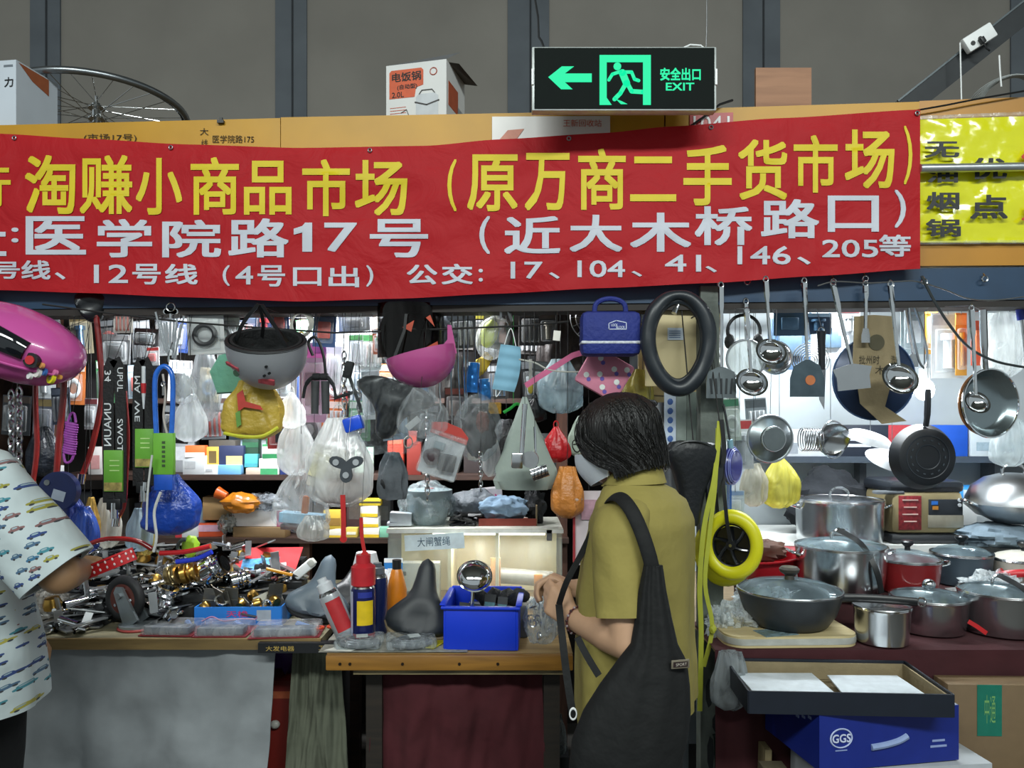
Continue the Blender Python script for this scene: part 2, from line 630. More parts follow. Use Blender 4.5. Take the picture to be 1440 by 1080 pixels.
for x in (x0 + 0.13, x1 - 0.06):
    for y in (2.42, 3.15):
        t.add('leg', B().box((x, y, (TC - 0.026) / 2), (0.05, 0.05, TC - 0.028)), wood('#1c1814', '#2c241c', 4))
t = Th('market_table', 'right table holding the cookware display', 'table', 0, None, 1, z=0, u=1)
t.o.location = (0, 0, 0)
x0, x1 = P(1012, 0, 2.33).x, P(1560, 0, 2.33).x
t.add('tabletop', B().box(((x0 + x1) / 2, 2.93, TR - 0.014), (x1 - x0, 1.2, 0.024)), wood('#6b5b45', '#857358', 4))
for x in (x0 + 0.05, x1 - 0.1):
    for y in (2.40, 3.4):
        t.add('leg', B().box((x, y, (TR - 0.026) / 2), (0.05, 0.05, TR - 0.028)), darkwood)
# stepped risers under the back rows of pots
R1, R2 = 0.905, 1.03
x0, x1 = P(1075, 0, 2.62).x, P(1600, 0, 2.62).x
one('display_riser', 'low maroon covered step under the middle row of pots', 'riser', 720, None, 1, B().box(((x0 + x1) / 2, 2.80, (TR + R1) / 2), (x1 - x0, 0.36, R1 - TR - 0.001)), M('#3a1518', 0.8), u=1, z=0).location = (0, 0, 0)
x0 = P(1075, 0, 3.1).x
one('display_riser', 'white back step carrying the rice cooker and stockpot', 'riser', 720, None, 1, B().box(((x0 + x1) / 2, 3.29, (TR + R2) / 2), (x1 - x0, 0.58, R2 - TR - 0.001)), M('#c7c9c6', 0.6, 0, 0.08, 5), u=1, z=0).location = (0, 0, 0)


def drape(px0, px1, Y, ztop, zbot, folds, amp, seed, taper=0.0):
    x0, x1 = P(px0, 0, Y).x, P(px1, 0, Y).x

    def fn(u, v):
        x = x0 + (x1 - x0) * (u + taper * (v - 0.0) * (u - 0.5))
        a = amp * (0.25 + 0.75 * v)
        y = Y + a * math.sin(u * folds * 6.283 + 2 * noise.noise(Vector((u * 3, v * 1.5, seed)))) + 0.03 * noise.noise(Vector((u * 5, v * 4, seed + 5))) + 0.012 * noise.noise(Vector((u * 16 + v * 3, v * 7, seed + 2)))
        return (x, y, ztop + (zbot - ztop) * v)
    return B().sheet(fn, 70, 40, 0.004)


def cloth_thing(name, label, cat, b, mat):
    o = link(name, mesh_of(b, name, mat, 1.0, 60))
    return tag(o, label, cat)


cloth_thing('table_cloth', 'grey dusty cloth hanging below the left table', 'cloth', drape(-60, 388, 2.47, TL - 0.03, 0.02, 3.3, 0.022, 2, -0.12), fabric('#8a8f92', 1.0, 4))
cloth_thing('table_cloth', 'narrow olive grey cloth strip hanging behind the centre table corner', 'cloth', drape(412, 478, 2.56, TL - 0.05, 0.02, 1.5, 0.02, 7, 0.6), fabric('#5d6152', 0.7, 6))
cloth_thing('table_cloth', 'dark maroon cloth hanging below the centre table', 'cloth', drape(524, 762, 2.40, TC - 0.07, 0.02, 3.4, 0.016, 12, 0.1), fabric('#431219', 0.6, 7))


def right_cloth(u, v):
    x = P(1004, 0, 2.33).x + (P(1580, 0, 2.33).x - P(1004, 0, 2.33).x) * u
    L = 0.62 * v * 1.9                       # travels over the top, then down the front
    if L < 0.32:
        return (x, 2.638 - L, TR + 0.001)
    return (x, 2.318 + 0.012 * math.sin(u * 55 + noise.noise(Vector((u * 9, v * 3, 1))) * 3) * min(1, (L - 0.32) * 4), TR + 0.001 - (L - 0.32))


cloth_thing('table_cloth', 'maroon cloth covering the front of the cookware table', 'cloth', B().sheet(right_cloth, 80, 44), fabric('#3a1016', 0.5, 8))

# shelving on the left stall ------------------------------------------------------------------
t = Th('shelf_unit', 'dark brown wooden shelving behind the left and centre tables', 'shelf', 0, None, 1, z=0, u=1)
t.o.location = (0, 0, 0)
S1, S2, S0 = P(0, 668, 3.3).z, P(0, 757, 3.3).z, P(0, 560, 3.3).z
shw = wood('#2b1d17', '#46322a', 5)
xa, xb = P(70, 0, 3.3).x, P(800, 0, 3.3).x
for z in (S0, S1, S2):
    t.add('shelf_board', B().box(((xa + xb) / 2, 3.56, z - 0.011), (xb - xa, 0.52, 0.022)), shw)
for px in (78, 430, 790):
    t.add('upright', B().box((P(px, 0, 3.36).x, 3.36, 1.1), (0.045, 0.045, 2.18)), wood('#3a241c', '#57392c', 5, axis='Z'))

# hanging rails under the roof
rails = []
for i, (Y, pa, pb) in enumerate([(2.66, -100, 940), (2.80, -100, 930), (2.94, -80, 920), (3.12, -60, 910), (2.62, 1000, 1560), (2.86, 1000, 1560), (3.1, 1000, 1560)]):
    zz = 2.035
    x0, x1 = P(pa, 0, Y).x, P(pb, 0, Y).x
    one('hanging_rail', ['foremost steel rail behind the banner over the left stall', 'second steel rail behind the banner over the left stall', 'third steel rail behind the banner over the left stall',
                         'rearmost steel rail over the left stall shelving', 'front steel rail the ladles hang from', 'middle steel rail over the cookware', 'rear steel rail over the cookware'][i], 'rail', 720, None, 1,
        B().cyl((x0, Y - 0.0702 * x0 + 0.01, zz), (x1, Y - 0.0702 * x1 + 0.01, zz), 0.006, n=8), WIRE, u=1, z=0).location = (0, 0, 0)
RAILZ = 2.035


def hang(t, x, z, part='hanging_string', mat=None, r=0.45, y=0.0):
    """string from a point of a thing up to the rail, or to the beam for goods hung at the very front"""
    mw = Matrix.Translation(t.o.location) @ t.o.rotation_euler.to_matrix().to_4x4()
    w0 = mw @ (Vector((x, y, z)) * t.u)
    if w0.y < FY(w0.x) + 0.05:
        tgt = Vector((w0.x, FY(w0.x) + 0.02, fascia_pt(720, 436).z))
    else:
        tgt = Vector((w0.x, w0.y, RAILZ))
    if tgt.z > w0.z + 0.004:
        t.add(part, B().tube([(x, y, z), tuple((mw.inverted() @ tgt) / t.u)], r, 5), mat or CORD)
# ------------------------------------------------------------------ the red banner
def curve_at(pts, x):
    for i in range(len(pts) - 1):
        if x <= pts[i + 1][0] or i == len(pts) - 2:
            k = (x - pts[i][0]) / (pts[i + 1][0] - pts[i][0])
            k = k * k * (3 - 2 * k) * 0.5 + k * 0.5
            return pts[i][1] + (pts[i + 1][1] - pts[i][1]) * k


BT = [(-140, 180), (0, 188), (120, 195), (260, 203), (420, 208), (600, 205), (700, 196), (850, 187), (940, 178), (1100, 166), (1294, 154)]
BB = [(-140, 402), (0, 408), (120, 412), (260, 418), (420, 424), (560, 420), (700, 413), (850, 405), (1000, 398), (1150, 388), (1294, 378)]


def bann(px, py, off=0.0):
    t, b = curve_at(BT, px), curve_at(BB, px)
    v = (py - t) / (b - t)
    w = 0.010 * noise.noise(Vector((px * 0.010, py * 0.022, 3.0))) + 0.006 * noise.noise(Vector((px * 0.03 + py * 0.02, py * 0.03, 8.0)))
    w += 0.004 * math.sin((px * 0.6 + py) * 0.05) * max(0, 1 - abs(px - 560) / 260.0)
    w += 0.016 * max(0, v) * (0.6 + 0.4 * math.sin(px * 0.008))
    return fascia_pt(px, py, -0.045 - w + off)


def bann_uv(u, v):
    px = -140 + 1434 * u
    t, b = curve_at(BT, px), curve_at(BB, px)
    return bann(px, t + (b - t) * v)


def cloth_mat(name, hexc, trans=0.3, rough=0.6):
    m, nt, N, L, b = new_mat(name)
    b.inputs['Base Color'].default_value = lin(hexc)
    b.inputs['Roughness'].default_value = rough
    b.inputs['Specular IOR Level'].default_value = 0.25
    tr = N.new('ShaderNodeBsdfTranslucent')
    tr.inputs[0].default_value = lin(hexc)
    mx = N.new('ShaderNodeMixShader')
    mx.inputs[0].default_value = trans
    tc = N.new('ShaderNodeTexCoord')
    nz = N.new('ShaderNodeTexNoise')
    nz.inputs['Scale'].default_value = 7
    nz.inputs['Detail'].default_value = 4
    nz.inputs['Distortion'].default_value = 1.0
    L.new(tc.outputs['Object'], nz.inputs['Vector'])
    bp = N.new('ShaderNodeBump')
    bp.inputs['Strength'].default_value = 0.25
    bp.inputs['Distance'].default_value = 0.05
    L.new(nz.outputs['Fac'], bp.inputs['Height'])
    L.new(bp.outputs['Normal'], b.inputs['Normal'])
    L.new(b.outputs[0], mx.inputs[1])
    L.new(tr.outputs[0], mx.inputs[2])
    L.new(mx.outputs[0], N['Material Output'].inputs[0])
    return m


ban = link('banner', mesh_of(B().sheet(bann_uv, 150, 26), 'banner', cloth_mat('banner_cloth', '#b81d25', 0.22), 1, 70))
tag(ban, 'long red cloth banner with yellow and white Chinese lettering across the stall front', 'banner')


def banner_text(items, hexc, bold, lab):
    for ch, x0, x1, t, bt in items:
        b = B()
        vs, fs = glyph(ch, bold)
        bm = bmesh.new()
        vv = [bm.verts.new((x0 + (x1 - x0) * a, bt + (t - bt) * c, k)) for a, c, k in vs]
        for f in fs:
            try:
                bm.faces.new([vv[i] for i in f])
            except ValueError:
                pass
        k = math.floor(x0 / 12) * 12
        while k < x1:
            bmesh.ops.bisect_plane(bm, geom=bm.verts[:] + bm.edges[:] + bm.faces[:], plane_co=(k, 0, 0), plane_no=(1, 0, 0))
            k += 12
        k = math.floor(t / 12) * 12
        while k < bt:
            bmesh.ops.bisect_plane(bm, geom=bm.verts[:] + bm.edges[:] + bm.faces[:], plane_co=(0, k, 0), plane_no=(0, 1, 0))
            k += 12
        bm.verts.index_update()
        b.put([bann(v.co.x, v.co.y, -0.0022 - 0.00015 * v.co.z) for v in bm.verts], [tuple(v.index for v in f.verts) for f in bm.faces])
        bm.free()
        o = link('character', mesh_of(b, 'character', M(hexc, 0.6, 0, 0.05, 10), 1, 70))
        o.parent = ban
        o['label'] = lab


L1 = [('行', -66, 15, 232, 292), ('淘', 35, 106, 218, 301), ('赚', 112, 186, 218, 301), ('小', 191, 256, 222, 302), ('商', 268, 336, 221, 302), ('品', 343, 410, 226, 302), ('市', 425, 492, 224, 304), ('场', 499, 573, 225, 303),
      ('(', 629, 642, 224, 297), ('原', 657, 728, 217, 297), ('万', 738, 801, 215, 296), ('商', 813, 880, 209, 295), ('二', 886, 951, 220, 283), ('手', 961, 1029, 204, 289), ('货', 1038, 1107, 196, 281),
      ('市', 1116, 1178, 190, 271), ('场', 1188, 1258, 182, 265), (')', 1271, 1283, 177, 259)]
L2 = [('址', -62, 9, 306, 360), (':', 16, 26, 320, 341), ('医', 36, 121, 304, 358), ('学', 136, 214, 308, 362), ('院', 228, 311, 309, 362), ('路', 321, 406, 307, 362), ('1', 413, 443, 313, 354), ('7', 456, 502, 313, 354), ('号', 520, 602, 308, 362),
      ('(', 674, 689, 304, 357), ('近', 709, 788, 304, 357), ('大', 801, 875, 302, 354), ('木', 886, 972, 299, 354), ('桥', 977, 1058, 290, 345), ('路', 1070, 1152, 280, 335), ('口', 1164, 1236, 275, 326), (')', 1258, 1274, 267, 320)]
L3 = [('号', -12, 28, 368, 392), ('线', 30, 71, 366, 393), ('、', 77, 92, 383, 393), ('12', 132, 180, 372, 398), ('号', 186, 226, 371, 400), ('线', 232, 278, 371, 400), ('(', 313, 323, 373, 402), ('4', 331, 356, 374, 400), ('号', 362, 401, 373, 403), ('口', 412, 452, 376, 402), ('出', 462, 505, 374, 404), (')', 515, 525, 373, 403),
      ('公', 572, 615, 372, 400), ('交', 621, 665, 371, 400), (':', 673, 679, 378, 396), ('17', 718, 763, 368, 392), ('、', 772, 787, 383, 392), ('104', 812, 879, 366, 390), ('、', 888, 903, 381, 389), ('41', 935, 986, 358, 382), ('、', 992, 1008, 374, 383), ('146', 1037, 1112, 346, 372), ('、', 1121, 1140, 361, 372), ('205', 1156, 1235, 337, 362), ('等', 1236, 1281, 330, 361)]
banner_text(L1, '#d2bd1a', 0.018, 'large yellow character')
banner_text(L2, '#bfc3cd', 0.022, 'white character of the middle line')
banner_text(L3, '#bfc3cd', 0.022, 'small white character of the bottom line')
for i, px in enumerate((20, 240, 520, 800, 1000, 1290)):
    p = bann(px, curve_at(BT, px) + 5, -0.004)
    o = link('eyelet', mesh_of(B().torus(0.006, 0.002, p), 'eyelet', WIRE))
    o.parent = ban

# ------------------------------------------------------------------ signs on the fascia


def fpart(name, b, mat, label=None, cat=None, parent=None):
    o = link(name, mesh_of(b, name, mat))
    if parent:
        o.parent = parent
        if label:
            o['label'] = label
    else:
        tag(o, label, cat)
    return o


nt_ = fpart('paper_notice', fquad(B(), 692, 858, (164, 163), 200, -0.006, 0.004), M('#d9d6d2', 0.35, 0, 0.06, 8), 'white plastic covered notice on the yellow fascia above the banner', 'notice')
b = letters(B(), [('王新回收站', 792, 846, 168, 178), ], lambda x, y: fascia_pt(x, y, -0.008), 0.0)
fpart('lettering', b, M('#c2573c', 0.6), parent=nt_)
fpart('colour_corner', B().put([fascia_pt(x, y, -0.008) for x, y in ((700, 199), (714, 183), (737, 181), (724, 199))], [(0, 1, 2, 3)]), M('#cf8f7c', 0.6), parent=nt_)
np_ = fpart('number_plate', fquad(B(), 970, 1031, (160, 158), 186, -0.006, 0.004), M('#b0282a', 0.4), 'small red number plate on the yellow fascia partly covered by the banner', 'number plate')
fpart('lettering', letters(B(), [('1041', 975, 1026, 163, 185)], lambda x, y: fascia_pt(x, y, -0.008), 0.01), WHITE, parent=np_)


def film_sheet(u, v):
    px = 1294 + 260 * u
    py = 168 - 8 * u + (341 - 168 + 8 * u) * v
    return fascia_pt(px, py, -0.012 - 0.006 * noise.noise(Vector((u * 6, v * 5, 2))) - 0.004 * noise.noise(Vector((u * 20, v * 14, 2))))


ys = fpart('yellow_sign', B().sheet(film_sheet, 40, 30, 0.003), M('#d8d71c', 0.18, 0, 0.05, 4, 0.35, 9, coat=0.6), 'yellow film covered sign with black calligraphic lettering right of the banner', 'sign')
for it in [('无', 1300, 1349, 199, 222), ('油', 1303, 1347, 233, 257), ('烟', 1303, 1349, 270, 295), ('锅', 1302, 1351, 308, 333), ('优', 1364, 1416, 222, 252), ('点', 1364, 1417, 274, 308)]:
    fpart('character', letters(B(), [it], lambda x, y: fascia_pt(x, y, -0.030), 0.024), M('#1a1c1e', 0.5), parent=ys)
for it in [('优', 1436, 1486, 205, 240), ('点', 1436, 1486, 280, 310)]:
    fpart('character', letters(B(), [it], lambda x, y: fascia_pt(x, y, -0.030), 0.02), M('#c23a1e', 0.5), parent=ys, label='red character')
fpart('film_edge', fquad(B(), 1294, 1560, (163, 152), (167, 156), -0.016, 0.012), FILM, parent=ys)
fpart('film_edge', fquad(B(), 1294, 1560, (339, 337), (343, 341), -0.016, 0.012), FILM, parent=ys)
pa, pb = fascia_pt(1294, 237, -0.05), fascia_pt(1580, 232, -0.05)
one('sign_pole', 'round aluminium pole fixed across the yellow sign', 'pole', 720, None, 1, B().cyl(pa, pb, 0.014, n=16), M('#c3c8cb', 0.3, 0.8), u=1, z=0).location = (0, 0, 0)

# ------------------------------------------------------------------ exit sign
t = Th('exit_sign', 'lit green exit sign with running figure, arrow and lettering hung above the fascia', 'sign', 878, 110, 2.36)
t.add('housing', B().box((0, 10, 0), (260, 18, 90), bev=1.5), M('#b9bfbd', 0.4, 0.3))
t.add('panel', B().box((0, 0.3, 0), (253, 2.2, 85)), M('#030d0a', 1.0, 0, 0.1))
G = emit('#14e6a0', 1.15)
t.add('arrow', B().prism([(-107, 1), (-88, 16), (-71, 16), (-84, 6), (-46, 6), (-46, -6), (-84, -6), (-73, -16), (-89, -16)], -1.6, -0.9), G)
b = B()
b.prism([(-35, -38), (-35, 32), (37, 32), (37, -38), (26, -38), (26, 22), (-25, 22), (-25, -28), (-18, -38)], -1.6, -0.9)
t.add('door_outline', b, G)
b = B()
b.prism([(-10 + 5.5 * math.cos(i * 0.5236), 16 + 5.5 * math.sin(i * 0.5236)) for i in range(12)], -1.9, -1.0)
b.stroke([(-3, 7), (3, -8)], 10, -1.9, -1.0)
b.stroke([(-5, 9), (-17, 5), (-22, -3)], 4.5, -1.9, -1.0)
b.stroke([(0, 8), (10, 8), (14, -2), (20, -4)], 4.5, -1.9, -1.0)
b.stroke([(2, -8), (-6, -22), (-14, -30)], 6, -1.9, -1.0)
b.stroke([(4, -8), (10, -19), (26, -20)], 6, -1.9, -1.0)
t.add('running_figure', b, G)
t.add('shadow_mark', B().prism([(-5, -37), (-12, -30), (-4, -33), (4, -37)], -1.9, -1.0), G)
b = letters(B(), [('安全出口', 50, 107, 14, -4), ('EXIT', 58, 98, -7, -18)], lambda x, y: (x, -1.6, y), 0.03)
t.add('lettering', b, G)
t.add('bracket', B().box((-129, 2, 2), (3, 6, 22)), WHITE)
t.add('bracket', B().box((129, 2, 2), (3, 6, 22)), WHITE)
zt = (5.19 - t.o.location.z) / t.u
t.add('suspension_cable', B().tube([(-112, 8, 45), (-116, 8, 56), (-120, 8, 62), (-121, 8, 90), (-126, 8, 120), (-126, 8, zt)], 1.6, 6), BLACK)
t.add('suspension_cable', B().tube([(117, 8, 45), (118, 8, 80), (117, 8, zt)], 0.8, 6), WIRE)
t.add('white_lead', B().tube([(80, 10, 45), (95, 10, 52), (110, 10, 51), (117, 10, 45)], 1.2, 6), WHITE)

# ------------------------------------------------------------------ things standing on the stall roof
RZ = zr - 0.0075


def stand(name, label, cat, px, Y, rot=(0, 0, 0), z=RZ, group=None, u=None):
    return Th(name, label, cat, px, None, Y, rot, group, z=z, u=u)


# rice cooker carton
t = stand('carton', 'white carton with an orange panel and cooker picture on the stall roof', 'box', 585, 2.68, (0, 0, -14))
w, h, d = 90, 89, 84
t.add('carton_body', B().box((0, d / 2, h / 2), (w, d, h)), M('#d4d4d2', 0.6, 0, 0.05, 6))
t.add('carton_flap', B().put([(-w / 2, 0, h), (w / 2, 0, h), (w / 2 + 18, 10, h + 12), (-w / 2 + 20, 26, h + 9)], [(0, 1, 2, 3)]), M('#6f7072', 0.8))
t.add('carton_flap', B().put([(w / 2, 10, h), (w / 2, d, h), (w / 2 + 24, d - 12, h - 10), (w / 2 + 10, 26, h + 4)], [(0, 1, 2, 3)]), M('#55504a', 0.8))
t.add('orange_panel', B().prism([(-40, 41), (-40, 78), (-37, 81), (8, 81), (11, 78), (11, 57), (0, 54), (-2, 41)], -0.5, -0.05), M('#c8552c', 0.5))
b = letters(B(), [('电饭锅', -36, 8, 77, 64), ('(自动型)', -28, 2, 60, 52), ('2.0L', -36, -18, 50, 42)], lambda x, y: (x, -0.8, y), 0.02)
t.add('lettering', b, M('#1f1a18', 0.6))
t.add('round_mark', B().torus(5, 0.7, (26, -0.5, 74), 20, 5), M('#a8503c', 0.5))
b = B()
b.prism([(0, 6), (0, 40), (4, 44), (28, 44), (33, 40), (33, 6)], -0.5, -0.06)
t.add('cooker_picture', b, M('#b8bcc0', 0.4, 0, 0.2, 12))
t.add('cooker_picture', B().stroke([(-1, 33), (16, 28), (34, 33)], 2, -0.9, -0.5), M('#33302e', 0.5))
t.add('cooker_picture', B().stroke([(5, 44), (9, 49), (24, 49), (28, 44)], 1.2, -0.9, -0.5), M('#33302e', 0.5))
t.add('cooker_picture', B().stroke([(-22, 20), (-14, 24), (-10, 14), (-18, 6), (-30, 4)], 1, -0.9, -0.5), M('#55504e', 0.5))
for z in (28, 24, 20):
    t.add('print_line', B().box((-27, -0.3, z), (24, 0.3, 0.8)), M('#c05a40', 0.5))
t.add('side_panel', B().box((w / 2 + 0.2, 30, 46), (0.5, 42, 34)), M('#a84c28', 0.5))
t.add('side_panel', B().box((w / 2 + 0.2, 62, 30), (0.5, 26, 22)), M('#8f9496', 0.5))

t = stand('carton', 'white carton with an orange side strip at the far left end of the stall roof', 'box', -8, 2.74, (0, 0, -8))
t.add('carton_body', B().box((0, 40, 50), (68, 80, 100)), M('#c3cbd4', 0.6, 0, 0.05, 6))
t.add('orange_panel', B().put([(34.4, 4, 98), (34.4, 62, 98), (34.4, 62, 74), (34.4, 30, 82)], [(0, 1, 2, 3)]), M('#9c5634', 0.6))
txt(t, '力', 16, 30, 62, 76, -0.4, BLACK)
t.add('print_line', B().box((22, -0.3, 92), (14, 0.3, 3)), M('#6c747c', 0.6))

# bicycle wheel leaning on the roof behind the fascia
t = Th('bicycle_wheel', 'silver spoked bicycle wheel lying flat behind the fascia', 'bicycle wheel', 136, 160, 3.2, (86, -3, 0))
t.add('rim', B().torus(118, 4.5, (0, 0, 0), 64, 10), M('#8f9498', 0.3, 0.9))
t.add('tyre_bed', B().torus(113, 2.4, (0, 0, 0), 64, 8), M('#43505c', 0.4, 0.8))
t.add('hub', B().cyl((0, -14, 0), (0, 14, 0), 6, n=14).cyl((0, -9, 0), (0, -7, 0), 11, n=16).cyl((0, 7, 0), (0, 9, 0), 11, n=16), CHROME)
t.add('axle', B().cyl((0, -26, 0), (0, 26, 0), 2, n=8), STEEL)
for k in range(28):
    a = 2 * math.pi * k / 28
    s_ = -1 if k % 2 else 1
    a2 = a + s_ * 0.5 * (1 if k % 4 < 2 else -1)
    t.add('spoke', B().cyl((10 * math.cos(a2), 8 * s_, 10 * math.sin(a2)), (112 * math.cos(a), 0, 112 * math.sin(a)), 0.55, n=5, cap=False), STEEL)

t = stand('plywood_offcut', 'square pinkish plywood board standing on the stall roof beside the exit sign', 'board', 1101, 2.62)
t.add('board', B().box((0, 0, 38), (78, 6, 66)), wood('#8a6248', '#a87b5c', 2.5))
t.add('foot_batten', B().box((-2, 2, 2), (92, 14, 6)), wood('#8c7a60', '#a8977a', 3))
one('wood_batten', 'thin pale batten lying along the roof edge near the plywood', 'batten', 1102, None, 2.60, B().box((0, 0, 2), (166, 10, 7)), wood('#8a7a5e', '#b0a080', 3), z=RZ + 0.001)
one('metal_clamp', 'tiny dark clamp on the roof edge right of the bicycle wheel', 'clamp', 311, None, 2.66, B().box((0, 0, 2), (9, 8, 4)).box((0, 0, 6), (4, 3, 5)), BLACK, z=RZ)
one('paper_scrap', 'small folded white scrap on the stall roof', 'paper', 405, None, 2.68, B().put([(-14, 0, 1), (12, 0, 1), (13, 4, 12), (0, 6, 7)], [(0, 1, 2, 3)]), PAPER, z=RZ)
one('coat_wire', 'bent grey wire end on the roof left of the carton', 'wire', 482, None, 2.7, B().tube([(-12, 0, 1), (-4, 0, 6), (6, 0, 6), (14, 0, 1)], 0.8), M('#4a4c4e', 0.5, 0.5), z=RZ)

# slanted steel strut with power strip
a, c = P(1262, 160, 2.72), P(1545, -65, 2.72)
t = Th('steel_strut', 'black slanted steel strut rising to the right above the fascia', 'strut', 0, None, 1, z=0, u=1)
t.o.location = (0, 0, 0)
d = (c - a)
ln = d.length
ang = math.atan2(d.z, d.x)
mid = (a + c) / 2
t.add('bar', B().box(tuple(mid), (ln, 0.05, 0.075), (0, -ang, 0)), M('#23272a', 0.5, 0.2))
t.add('bar_edge', B().box(tuple(mid + Vector((-0.012, -0.028, 0.034))), (ln, 0.004, 0.006), (0, -ang, 0)), M('#5c6468', 0.4, 0.4))
t = Th('power_strip', 'white socket block fixed to the slanted black strut', 'power strip', 1376, 54, 2.66, (0, -32, 0))
t.add('casing', B().box((0, 0, 0), (46, 10, 22), bev=2), WHITE)
for x in (-14, -2):
    t.add('socket', B().cyl((x, -5.2, -2), (x, -6, -2), 3.2, n=12), M('#2a2a2a', 0.5))
t.add('plug', B().box((-4, -9, -6), (6, 7, 9), bev=1), BLACK)
t.add('plug_cord', B().tube([(-4, -9, -10), (-5, -9, -18), (-2, -8, -24)], 1.1), BLACK)
one('white_cable', 'thin white cable dropping from the socket block to the fascia', 'cable', 1350, 60, 2.64, B().tube([(0, 0, 0), (1, 0, -40), (2, 0, -82)], 1.0), WHITE)
one('white_cable', 'white cable coming down from the strut to the coiled wires', 'cable', 1405, 78, 2.70, B().tube([(0, 0, 0), (1, 0, -20), (3, 0, -44)], 1.2), WHITE)
b = B()
for k in range(7):
    b.torus(30 + 2.2 * k, 0.7, (0, k * 1.2, 0), 30, 5, rot=(0.9 + 0.05 * k, 0.05 * k, 0.1 * k))
one('wire_coil', 'coil of white wire lying on the roof at the far right', 'wire coil', 1412, 138, 2.78, b, M('#aab0b0', 0.5))
one('black_cable', 'black cable running down from the strut across the fascia top', 'cable', 720, None, 1, B().tube([fascia_pt(1290, 155, -0.02), fascia_pt(1330, 148, -0.02), fascia_pt(1370, 140, -0.02), fascia_pt(1440, 128, -0.02)], 0.003), BLACK, u=1, z=0).location = (0, 0, 0)
one('black_cable', 'black cable draped over the number plate from the exit sign', 'cable', 720, None, 1, B().tube([fascia_pt(965, 182, -0.02), fascia_pt(990, 164, -0.02), fascia_pt(1012, 147, -0.02), fascia_pt(1030, 141, 0.02)], 0.004), BLACK, u=1, z=0).location = (0, 0, 0)
# ------------------------------------------------------------------ builders for hanging goods
def sack(w, d, h, neck=0.16, amp=0.10, folds=9, seed=0, n=36, m=14, fullness=0.62, bottom=0.35):
    """plastic bag hung by a gathered neck; top at z = 0, bottom at z = -h"""
    rings = []
    for j in range(m + 1):
        v = j / m
        r = neck + (1 - neck) * math.sin(min(1, v / fullness) * math.pi / 2) ** 1.2
        if v > 0.8:
            r *= 1 - (1 - bottom) * ((v - 0.8) / 0.2) ** 2
        ring = []
        for i in range(n):
            a = 2 * math.pi * i / n
            k = r * (1 + amp * (1.5 - v) * math.sin(folds * a + 3 * noise.noise(Vector((math.cos(a), v * 2, seed))))
                     + 0.22 * noise.noise(Vector((math.cos(a) * 1.6, math.sin(a) * 1.6, v * 2.5 + seed))))
            ring.append((w / 2 * k * math.cos(a), d / 2 * k * math.sin(a), -h * v + h * 0.03 * noise.noise(Vector((a, v * 3, seed)))))
        rings.append(ring)
    return B().loft(rings)


def plastic_bag(label, px, py, w, h, Y, mat, d=None, seed=0, fill=None, cat='bag', name='plastic_bag', rot=(0, 0, 0), neck=0.16, hangs=True):
    t = Th(name, label, cat, px, py, Y, rot)
    t.add('bag_film', sack(w, d or w * 0.6, h, neck=neck, seed=seed), mat, angle=70)
    if neck < 0.35:
        t.add('bag_handle', B().torus(w * 0.09, 0.8, (0, 0, w * 0.07), 14, 5, sz=1.5), mat)
    if hangs:
        hang(t, 0, w * 0.12)
    if fill:
        for k, (x, z, ww, hh, hx) in enumerate(fill):
            t.add('contents', B().box((x, 0, z), (ww, min(ww, hh) * 0.6, hh), (0.1, 0.15 * (k % 3 - 1), 0.3), bev=1), M(hx, 0.5))
    return t


CARD_FILM = clear('#f2f5f6', 0.14, 0.1, 0.3, 12)


def hang_card(label, px, py, w, h, Y, hexc, band='#e8e8e8', item='#c83028', Yrot=0, cat='packet', name='blister_pack', style=0, film=True, tilt=0):
    """carded goods: backing card, print band, goods and clear bubble, hung by a hole; py is the top edge"""
    t = Th(name, label, cat, px, py, Y, (0, tilt, Yrot))
    t.add('backing_card', B().box((0, 1, -h / 2), (w, 0.8, h)), M(hexc, 0.55, 0, 0.08, 40))
    t.add('print_band', B().box((0, 0.4, -h * 0.11), (w * 0.92, 0.5, h * 0.16)), M(band, 0.55, 0, 0.1, 60))
    if style == 0:
        t.add('goods', B().box((0, -2.2, -h * 0.58), (w * 0.55, 4, h * 0.42), bev=1.2), M(item, 0.4, 0, 0.15, 50))
    elif style == 1:
        t.add('goods', B().cyl((0, -2.5, -h * 0.32), (0, -2.5, -h * 0.85), w * 0.16, n=12).cyl((0, -2.5, -h * 0.32), (0, -2.5, -h * 0.42), w * 0.24, n=12), M(item, 0.3, 0.6, 0.1, 50))
    elif style == 2:
        t.add('goods', B().torus(w * 0.27, w * 0.08, (0, -2.5, -h * 0.6), 20, 8, sz=min(1.4, h / w * 0.75)), M(item, 0.4, 0.2, 0.1, 50))
    elif style == 3:
        b = B()
        for k in range(4):
            b.tube([(-w * 0.3 + k * w * 0.2, -2, -h * 0.25), (-w * 0.28 + k * w * 0.19, -3, -h * 0.6), (-w * 0.3 + k * w * 0.2, -2, -h * 0.92)], w * 0.05)
        t.add('goods', b, M(item, 0.3, 0.7, 0.1, 50))
    if film:
        t.add('bubble', B().box((0, -2.2, -h * 0.58), (w * 0.8, 6, h * 0.66), bev=2.2), CARD_FILM)
    hang(t, 0, -2)
    return t


